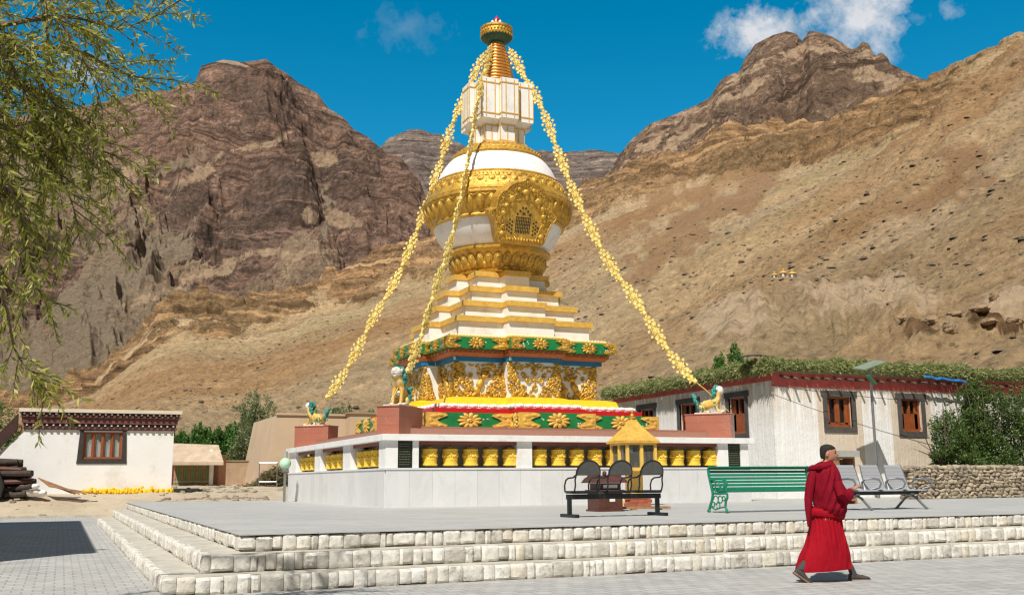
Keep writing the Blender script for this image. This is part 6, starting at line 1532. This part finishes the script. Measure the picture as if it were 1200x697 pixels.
# dry twigs on the coping
q = MB(); random.seed(6)
for k in range(26):
    a = at_y(random.uniform(8, 34), random.uniform(494, 520), 50.1); a.z = 4.5-(-1.9-a.x)*.9 if a.x < -1.9 else a.z
    e = a+Vector((random.uniform(-1.2, .3), random.uniform(-.2, .2), random.uniform(-.1, .35))); q.tube([a, a.lerp(e, .5)+Vector((0, 0, .1)), e], [.02, .014, .006], 4)
tag(q.build('dry_twigs', 'wood'), 'bundle of grey dry twigs lying on the sloping coping at the left', 'twigs', kind='stuff')

# foreground willow
wt = thing('willow_tree', (-4.3, 7.4, 0), 'large willow overhanging the upper left corner with narrow yellow-green leaves', 'tree')
random.seed(14); T0 = Vector((-4.3, 7.4, 0)); q = MB()
crotch = Vector((-4.0, 7.5, 3.2)); q.tube([T0, Vector((-4.2, 7.4, 1.5)), crotch], [.34, .27, .24], 12)
limbs = []
LP = []; LD = []
def path(pts, n=14):
    out = []; k = len(pts)
    for i in range(k-1):
        for s in range(n):
            t = s/n; p0, p1, p2, p3 = [pts[min(max(j, 0), k-1)] for j in (i-1, i, i+1, i+2)]
            out.append(.5*((2*p1)+(p2-p0)*t+(2*p0-5*p1+4*p2-p3)*t*t+(3*p1-p0-3*p2+p3)*t**3))
    out.append(pts[-1]); return out
def leafy(P, dens=30, L=.075, start=.1):
    tot = sum((P[i+1]-P[i]).length for i in range(len(P)-1)); acc = 0; m = len(P)
    for i in range(m-1):
        a, b = P[i], P[i+1]; L_ = (b-a).length; k = int(L_*dens*2.1+random.random())
        if i/m < start: continue
        for _ in range(k):
            p = a.lerp(b, random.random()); tn = (b-a).normalized(); s = Vector([random.gauss(0, 1) for _ in range(3)]); s = (s-tn*s.dot(tn)).normalized()
            d = tn*random.uniform(.3, 1)+s*random.uniform(.5, 1.1)+Vector((0, 0, -.25)); LP.append(tuple(p)); LD.append(tuple(d))
def twigs(P, cnt, ln, droop, r=.006, dens=30, t0=.25):
    for _ in range(cnt):
        i = int(random.uniform(t0, 1)*(len(P)-2)); a = P[i]; tn = (P[i+1]-P[i]).normalized()
        s = Vector([random.gauss(0, 1) for _ in range(3)]); s = (s-tn*s.dot(tn)).normalized(); l = ln*random.uniform(.5, 1.2)
        d0 = (tn*.8+s*.7).normalized(); b = a+d0*l*.5+Vector((0, 0, -droop*l*.02)); c = b+d0*l*.42+Vector((0, 0, -droop*l*.15)); TW = path([a, b, c], 6)
        q.tube(TW, [r*(1-.7*j/(len(TW)-1)) for j in range(len(TW))], 4); leafy(TW, dens)
def limb(px_pts, D0, D1, r0, tw, tl, dens=30, droop=.7, fromc=True):
    k = len(px_pts); pts = [at_D(px, py, D0+(D1-D0)*i/(k-1)) for i, (px, py) in enumerate(px_pts)]
    if fromc: pts = [crotch, crotch.lerp(pts[0], .5)+Vector((0, 0, .5))]+pts
    P = path(pts, 10); m = len(P); q.tube(P, [max(.003, r0*.7*(1-i/(m-1))**.9) for i in range(m)], 7)
    twigs(P, int(tw*.85), tl, droop, .006, dens, .3 if fromc else .05); leafy(P[int(m*.5):], dens*.7)
limb([(-120, 60), (0, 30), (80, 20), (140, 32), (196, 14)], 8.6, 9.4, .07, 46, .75, 30, .5)
limb([(-120, 120), (10, 62), (90, 60), (130, 80), (165, 92)], 8.8, 9.6, .06, 44, .7, 30, .8)
limb([(-140, 180), (-20, 110), (50, 105), (85, 135), (120, 180), (138, 215)], 8.2, 9.0, .06, 50, .62, 30, .9)
limb([(-140, 220), (-30, 150), (30, 160), (60, 190), (85, 240), (95, 290)], 8.0, 8.7, .055, 50, .62, 34, .9)
limb([(-150, 260), (-50, 210), (0, 215), (28, 270), (45, 340), (62, 360)], 7.8, 8.3, .05, 40, .5, 34, .9)
limb([(-150, 330), (-60, 270), (-20, 285), (5, 350), (18, 410), (40, 440), (58, 462)], 7.5, 8.0, .045, 30, .38, 34, .9)
limb([(-150, 0), (-20, -60), (60, -50), (130, -10), (190, -5)], 9.2, 10, .06, 46, .8, 30, .6)
limb([(-150, 40), (-40, -20), (40, -10), (80, 40), (110, 95), (120, 130)], 8.4, 8.8, .05, 54, .6, 34, .8)
limb([(-160, 100), (-60, 40), (0, 60), (30, 110), (50, 160)], 7.8, 8.2, .05, 56, .55, 34, .8)
limb([(-160, 150), (-60, 90), (-10, 120), (12, 170), (20, 230)], 7.6, 8.0, .05, 44, .5, 34, .8)
limb([(-150, 20), (-60, 0), (-5, 30), (35, 75), (60, 120), (75, 170)], 7.9, 8.5, .04, 60, .5, 40, .7)
limb([(-150, 90), (-60, 90), (-20, 150), (8, 210), (25, 260), (30, 300)], 7.5, 8.0, .04, 50, .42, 40, .8)
limb([(-140, 60), (-30, 70), (30, 100), (60, 150), (80, 190)], 8.3, 8.7, .04, 50, .5, 40, .7)
# the part of the crown outside the frame
for k in range(16):
    a = random.uniform(1.9, 5.6); e = crotch+Vector((math.cos(a)*random.uniform(1.2, 2.4), math.sin(a)*random.uniform(1, 2.2), random.uniform(1.2, 3.4)))
    if e.y > 9 or e.x > -2.6: continue
    P = path([crotch, crotch.lerp(e, .5)+Vector((0, 0, .5)), e], 8); q.tube(P, [max(.006, .05*(1-i/(len(P)-1))) for i in range(len(P))], 6); twigs(P, 26, .9, .8, .006, 20, .3)
q.build('branches', 'bark', wt, smooth=True)
leaves(np.array(LP), np.array(LD), .078, .0185, 'leaves', 'willow', wt, .22)

# two storey building outside the frame on the left, whose shadow lies on the paving
ob_ = thing('monastery_building', (-8, 28, 0), 'tall white building left of the frame that shades the paving', 'building')
q = MB(); q.bx(-14, -2.6, 17.9, 36.5, 0, 6.2); q.build('wall', 'offwhite', ob_); q = MB(); q.bx(-14.2, -2.5, 17.8, 36.6, 6.2, 6.5); q.build('parapet', 'plum', ob_)
q = MB(); q.tube([(-2.8, 18.3, 6.5), (-2.8, 18.3, 7.3)], .05, 8); q.ell((-2.8, 18.3, 7.35), (.1, .1, .14), 8, 6); q.build('finial', 'gold', ob_)

# ------------------------------------------------------------------ the monk
mk = thing('person', (9.03, 10.72, 0), 'person in crimson monk robes and dark sandals walking right past the steps', 'person')
HR = math.radians(-14)
def loc(v): return tuple(v)
def skin(name, V, E, R_, mat, par, root=0, sub=2): return skinmesh(name, V, E, R_, mat, par, root, sub)
# local frame: x forward, y left, z up
V = [(0, 0, .90), (.02, 0, 1.05), (.04, 0, 1.22), (.05, 0, 1.36), (.075, 0, 1.465), (.09, 0, 1.53),
     (-.0, .09, .86), (.16, .10, .50), (.37, .09, .15), (.42, .09, .06),
     (-.0, -.09, .86), (-.10, -.08, .50), (-.31, -.075, .22), (-.40, -.085, .12),
     (.05, .165, 1.37), (.12, .19, 1.12), (.30, .14, 1.09),
     (.05, -.165, 1.37), (.10, -.20, 1.12), (.27, -.18, 1.13), (.34, -.15, 1.16)]
E = [(0, 1), (1, 2), (2, 3), (3, 4), (4, 5), (0, 6), (6, 7), (7, 8), (8, 9), (0, 10), (10, 11), (11, 12), (12, 13), (3, 14), (14, 15), (15, 16), (3, 17), (17, 18), (18, 19), (19, 20)]
R_ = [(.15, .11), (.14, .1), (.14, .1), (.13, .09), (.055, .055), (.05, .05), .09, .065, .042, .04, .09, .065, .042, .04, .06, .045, .03, .06, .045, .032, .026]
# head as extra chain joined to the body: skull made by rings afterwards and merged into one mesh
body = skin('body', V, E, R_, 'skin', mk)
def ringhead():
    hc = Vector((.115, 0, 1.625)); N = 28; rings = []; 
    prof = [(-.115, .052, .050, -.02), (-.095, .062, .056, -.005), (-.07, .078, .062, .006), (-.045, .09, .067, .006), (-.02, .096, .072, .003), (.01, .10, .076, 0), (.04, .101, .078, -.004), (.07, .094, .073, -.008), (.092, .075, .06, -.01), (.107, .045, .038, -.01), (.112, .012, .01, -.01)]
    for z, rx, ry, ox in prof:
        ring = []
        for i in range(N):
            a = 2*PI*i/N; c, s = math.cos(a), math.sin(a); x = ox+rx*c; y = ry*s; fr = max(0, c)**10
            side = max(0, c)
            if -.05 < z < .005: x += fr*.038*(1-abs(z+.022)/.03 if abs(z+.022) < .03 else 0)        # nose
            if z < -.09: x += fr*.012
            if -.075 < z < -.055: x += fr*.010
            if -.0 < z < .025: x -= .008*(max(0, c)**3)*(1 if abs(s) > .2 else 0)      # eye sockets
            if .02 < z < .05: x += .005*side**3                                         # brow
            if z < -.08 and c < 0: x += .03*(-c)
            ring.append(hc+Vector((x, y, z)))
        rings.append(ring)
    return hc, rings
hc, rings = ringhead(); TURN = Matrix.Rotation(math.radians(-30), 3, 'Z')@Matrix.Rotation(math.radians(4), 3, 'Y')
def th(v): return hc+TURN@(Vector(v)-hc)
rings = [[th(p) for p in r] for r in rings]
import bmesh
def join_into(obj, mb, smooth=True):
    tmp = bpy.data.meshes.new('t'); tmp.from_pydata([tuple(v) for v in mb.v], [], mb.f); tmp.polygons.foreach_set('use_smooth', [smooth]*len(mb.f))
    b = bmesh.new(); b.from_mesh(obj.data); b.from_mesh(tmp); b.to_mesh(obj.data); b.free()
q = MB(); q.loft(rings)
for s in (-1, 1):
    q.ell(th(hc+Vector((-.008, s*.078, -.012))), (.020, .009, .032), 9, 7, TURN@Matrix.Rotation(.2, 3, 'Y')); q.ell(th(hc+Vector((-.004, s*.082, -.030))), (.010, .008, .012), 7, 5)
q.ell(th(hc+Vector((.098, 0, -.028))), (.016, .013, .014), 8, 6); q.tube([th(hc+Vector((-.02, 0, -.16))), th(hc+Vector((-.012, 0, -.08)))], [.055, .052], 12)
q.ell(th(hc+Vector((.088, 0, -.064))), (.012, .024, .006), 8, 5); q.ell(th(hc+Vector((.087, 0, -.073))), (.011, .022, .006), 8, 5)
# right and left hands: palm, four fingers, thumb
def hand(o, fw, up, side, s=1.0, mb=q):
    o, fw, up, side = map(lambda v: Vector(v).normalized() if v is not o else Vector(v), (o, fw, up, side))
    Rm = Matrix([[fw.x, side.x, up.x], [fw.y, side.y, up.y], [fw.z, side.z, up.z]])
    mb.ell(o+fw*.045*s, (.052*s, .042*s, .018*s), 10, 7, Rm)
    for k, (off, ln) in enumerate(((-.030, .062), (-.010, .074), (.011, .070), (.030, .054))):
        b = o+fw*.082*s+side*off*s; m1 = b+fw*ln*.45*s-up*.006; m2 = m1+(fw*.6-up*.8).normalized()*ln*.35*s; e = m2+(fw*.1-up).normalized()*ln*.3*s
        mb.tube([b-fw*.02, b, m1, m2, e], [.0095, .0095, .009, .008, .006], 7)
    b = o+fw*.025*s-side*.04*s; mb.tube([b+side*.015, b, b+(fw*.7-side*.6)*.035, b+(fw*1.0-side*.35-up*.2)*.06], [.013, .012, .010, .007], 7)
hand((.355, -.145, 1.165), (.75, .25, .35), (-.3, 0, .95), (.2, -1, 0)); hand((.315, .125, 1.09), (.9, -.3, .2), (-.2, 0, 1), (.3, 1, 0))
join_into(body, q)
q = MB(); q.local = True      # hair cap, cropped
hr = []
for z, rx, ry, ox in ((-.075, .04, .058, -.048), (-.05, .048, .068, -.055), (-.02, .052, .074, -.056), (.008, .060, .079, -.05), (.03, .075, .0825, -.036), (.05, .099, .0845, -.012), (.075, .098, .08, -.008), (.095, .08, .067, -.012), (.112, .048, .042, -.012), (.119, .012, .01, -.012)):
    hr.append([th(hc+Vector((ox+rx*math.cos(2*PI*i/28), ry*math.sin(2*PI*i/28), z))) for i in range(28)])
q.loft(hr); q.build('hair', 'hair', mk, smooth=True)
q = MB(); q.local = True
for s in (-1, 1):
    q.ell(th(hc+Vector((.088, s*.032, .008))), (.008, .012, .006), 7, 5); q.tube([th(hc+Vector((.092, s*.016, .024))), th(hc+Vector((.094, s*.033, .029))), th(hc+Vector((.084, s*.052, .024)))], .004, 5)
q.build('eyes_and_brows', 'hair', mk, smooth=True)
# robe: wrapped skirt with folds
def crease(x, w_): return np.exp(-(x/w_)**2)
def ringfold(cx, cy, z, rx, ry, n, fold, ph, amp, tilt=0, k=2.0, cl=None):
    out = []
    for i in range(n):
        a = 2*PI*i/n; f = 1+amp*(math.sin(a*fold+ph)*.5+math.sin(a*(fold*1.7)+ph*2.3+1)*.35+math.sin(a*3+ph*.6)*.3)
        if cl == 'skirt':      # drapery pulled diagonally up to the knot at the right front hip
            t = (z-.145)/.8; q_ = (a+PI/2) if a < PI else a-1.5*PI     # 0 at the camera side
            for j in range(9):
                c0 = -1.3+.32*j+(1-t)*(1.1-.22*j); f += .06*(.4+t*.9)*crease(q_-c0, .075)-.035*crease(q_-c0-.13, .07)
            f += .05*crease(q_-.62-.25*(1-t), .05)-.05*crease(q_-.72-.25*(1-t), .05)
        if cl == 'shawl':
            q_ = (a+PI/2) if a < PI else a-1.5*PI; t = (z-.83)/.7
            for j in range(10):
                c0 = -2.0+.42*j-(1-t)*1.5; f += .05*crease(q_-c0, .1)-.035*crease(q_-c0-.17, .09)
        c, s = math.cos(a), math.sin(a); c = math.copysign(abs(c)**(2/k), c); s = math.copysign(abs(s)**(2/k), s)
        out.append(Vector((cx+rx*f*c, cy+ry*f*s, z+tilt*c)))
    return out
q = MB(); q.local = True; rg = []
lev = [(.145, -.045, .36, .21), (.16, -.045, .365, .215), (.25, -.035, .35, .21), (.35, -.02, .325, .205), (.45, .0, .28, .195), (.55, .01, .25, .185), (.65, .015, .222, .175), (.75, .02, .2, .165), (.84, .025, .188, .158), (.90, .03, .185, .155), (.95, .03, .19, .155)]
for z in list(np.linspace(.145, .95, 26)):
    cx, rx, ry = [float(np.interp(z, [l[0] for l in lev], [l[k_] for l in lev])) for k_ in (1, 2, 3)]
    t = (z-.145)/.8; rg.append(ringfold(cx, 0, z, rx, ry, 160, 7, z*3.5, .05*(1-t)+.01, .02*(1-t), 2.0+.5*(1-t), 'skirt'))
rg = [[p*1.0 for p in rg[0]]]+rg; rg[0] = [Vector((p.x*.93, p.y*.93, p.z+.004)) for p in rg[0]]
q.loft(rg)
q.build('lower_robe', 'robe', mk, smooth=True)
# gathered roll at the waist
q = MB(); q.local = True
q.loft([ringfold(.03, 0, z, rx, ry, 72, 11, z*9, .03, -.02) for z, rx, ry in ((.80, .20, .165), (.815, .235, .19), (.85, .25, .2), (.885, .245, .198), (.91, .215, .175))]); q.ell((.17, -.13, .86), (.06, .05, .05), 9, 6); q.ell((.2, -.09, .83), (.045, .05, .06), 9, 6)
q.build('waist_roll', 'robe', mk, smooth=True)
# shawl round shoulders and arm
q = MB(); q.local = True; rg = []
sl_ = ((.83, .07, -.05, .10, .12), (.85, .07, -.05, .17, .165), (.91, .075, -.04, .205, .205), (.99, .075, -.03, .21, .215), (1.07, .072, -.02, .225, .235), (1.15, .06, -.01, .22, .25), (1.23, .045, 0, .205, .25), (1.31, .035, 0, .19, .245), (1.38, .03, 0, .178, .235), (1.43, .03, 0, .162, .21), (1.475, .035, 0, .135, .155), (1.505, .045, 0, .112, .105), (1.525, .06, 0, .088, .085))
for z in list(np.linspace(.83, 1.525, 30)):
    cx, cy, rx, ry = [float(np.interp(z, [l[0] for l in sl_], [l[k_] for l in sl_])) for k_ in (1, 2, 3, 4)]
    t = (z-.83)/.7; rg.append(ringfold(cx, cy, z, rx, ry, 160, 5, z*5, .03*(1-t)+.008, -.03*(1-t)+.02*t, 2.0, 'shawl'))
rg.append([Vector((p.x*.8+.012, p.y*.8, p.z-.03)) for p in rg[-1]])
q.loft(rg)
q.tube([Vector((-.16, .05, 1.40)), Vector((-.17, -.08, 1.44)), Vector((-.1, -.17, 1.45)), Vector((.02, -.17, 1.46)), Vector((.1, -.12, 1.47))], [.02, .035, .038, .034, .02], 8)
# sleeve-like fold over the right forearm
q.tube([Vector((.08, -.24, 1.26)), Vector((.12, -.27, 1.12)), Vector((.2, -.24, 1.06)), Vector((.27, -.19, 1.10)), Vector((.315, -.165, 1.14))], [.06, .085, .085, .065, .045], 12)
q.build('shawl', 'shawl', mk, smooth=True)
q = MB(); q.local = True      # end of the shawl hanging behind
rg = []
for z, cx, w_, t_ in ((1.40, -.14, .05, .07), (1.30, -.17, .065, .06), (1.18, -.20, .06, .05), (1.05, -.225, .055, .045), (.93, -.24, .045, .04), (.82, -.245, .03, .03), (.74, -.25, .018, .02), (.69, -.255, .006, .008)):
    rg.append(ringfold(cx, -.06, z, w_, t_, 36, 5, z*11, .12))
q.loft(rg); q.build('hanging_shawl_end', 'shawl', mk, smooth=True)
for nm, c, pitch, leg in (('sandal', (.43, .09, 0), .0, 0), ('sandal', (-.44, -.09, 0), .62, 1)):
    q = MB(); q.local = True; Rp = Matrix.Rotation(pitch, 3, 'Y'); piv = Vector((c[0]+.12, c[1], .012))
    def f(v): 
        p = Vector(v)+Vector(c); return piv+Rp@(p-piv) if pitch else p
    rings_ = []
    for x, w_, h0, h1 in ((-.095, .018, .0, .05), (-.085, .034, .0, .085), (-.04, .040, .0, .098), (.02, .042, .0, .085), (.08, .048, .0, .062), (.14, .05, .0, .052), (.18, .042, .0, .042), (.198, .022, .005, .03)):
        rings_.append([f((x, w_*math.cos(a), (h0+h1)/2+(h1-h0)/2*math.sin(a))) for a in [2*PI*i/14 for i in range(14)]])
    q.loft(rings_); sh_ = q.build(nm, 'shoe', mk, smooth=True)
    q = MB(); q.local = True; ol = [(-.1, -.03), (-.06, -.043), (.05, -.047), (.14, -.054), (.195, -.04), (.212, 0), (.195, .04), (.14, .054), (.05, .047), (-.06, .043), (-.1, .03)]
    vs = [f((x, y, -.008)) for x, y in ol]+[f((x, y, .014)) for x, y in ol]; n_ = len(ol); q.add(vs, [tuple(range(n_-1, -1, -1)), tuple(range(n_, 2*n_))]+[(i, (i+1) % n_, n_+(i+1) % n_, n_+i) for i in range(n_)]); q.build('sole', M('pale_brown_sole', (.2, .12, .08), .7), sh_)
    q = MB(); q.local = True
    if leg == 0: q.tube([(.41, .09, .06), (.38, .09, .14), (.31, .085, .26)], [.045, .043, .05], 12)
    else: q.tube([f((-.035, 0, .07)), Vector((-.40, -.08, .17)), Vector((-.26, -.07, .30))], [.045, .046, .052], 12)
    q.build('sock', 'sock', mk, smooth=True)
mk.rotation_euler = (0, 0, HR); mk.location = (9.10, 10.70, 0)
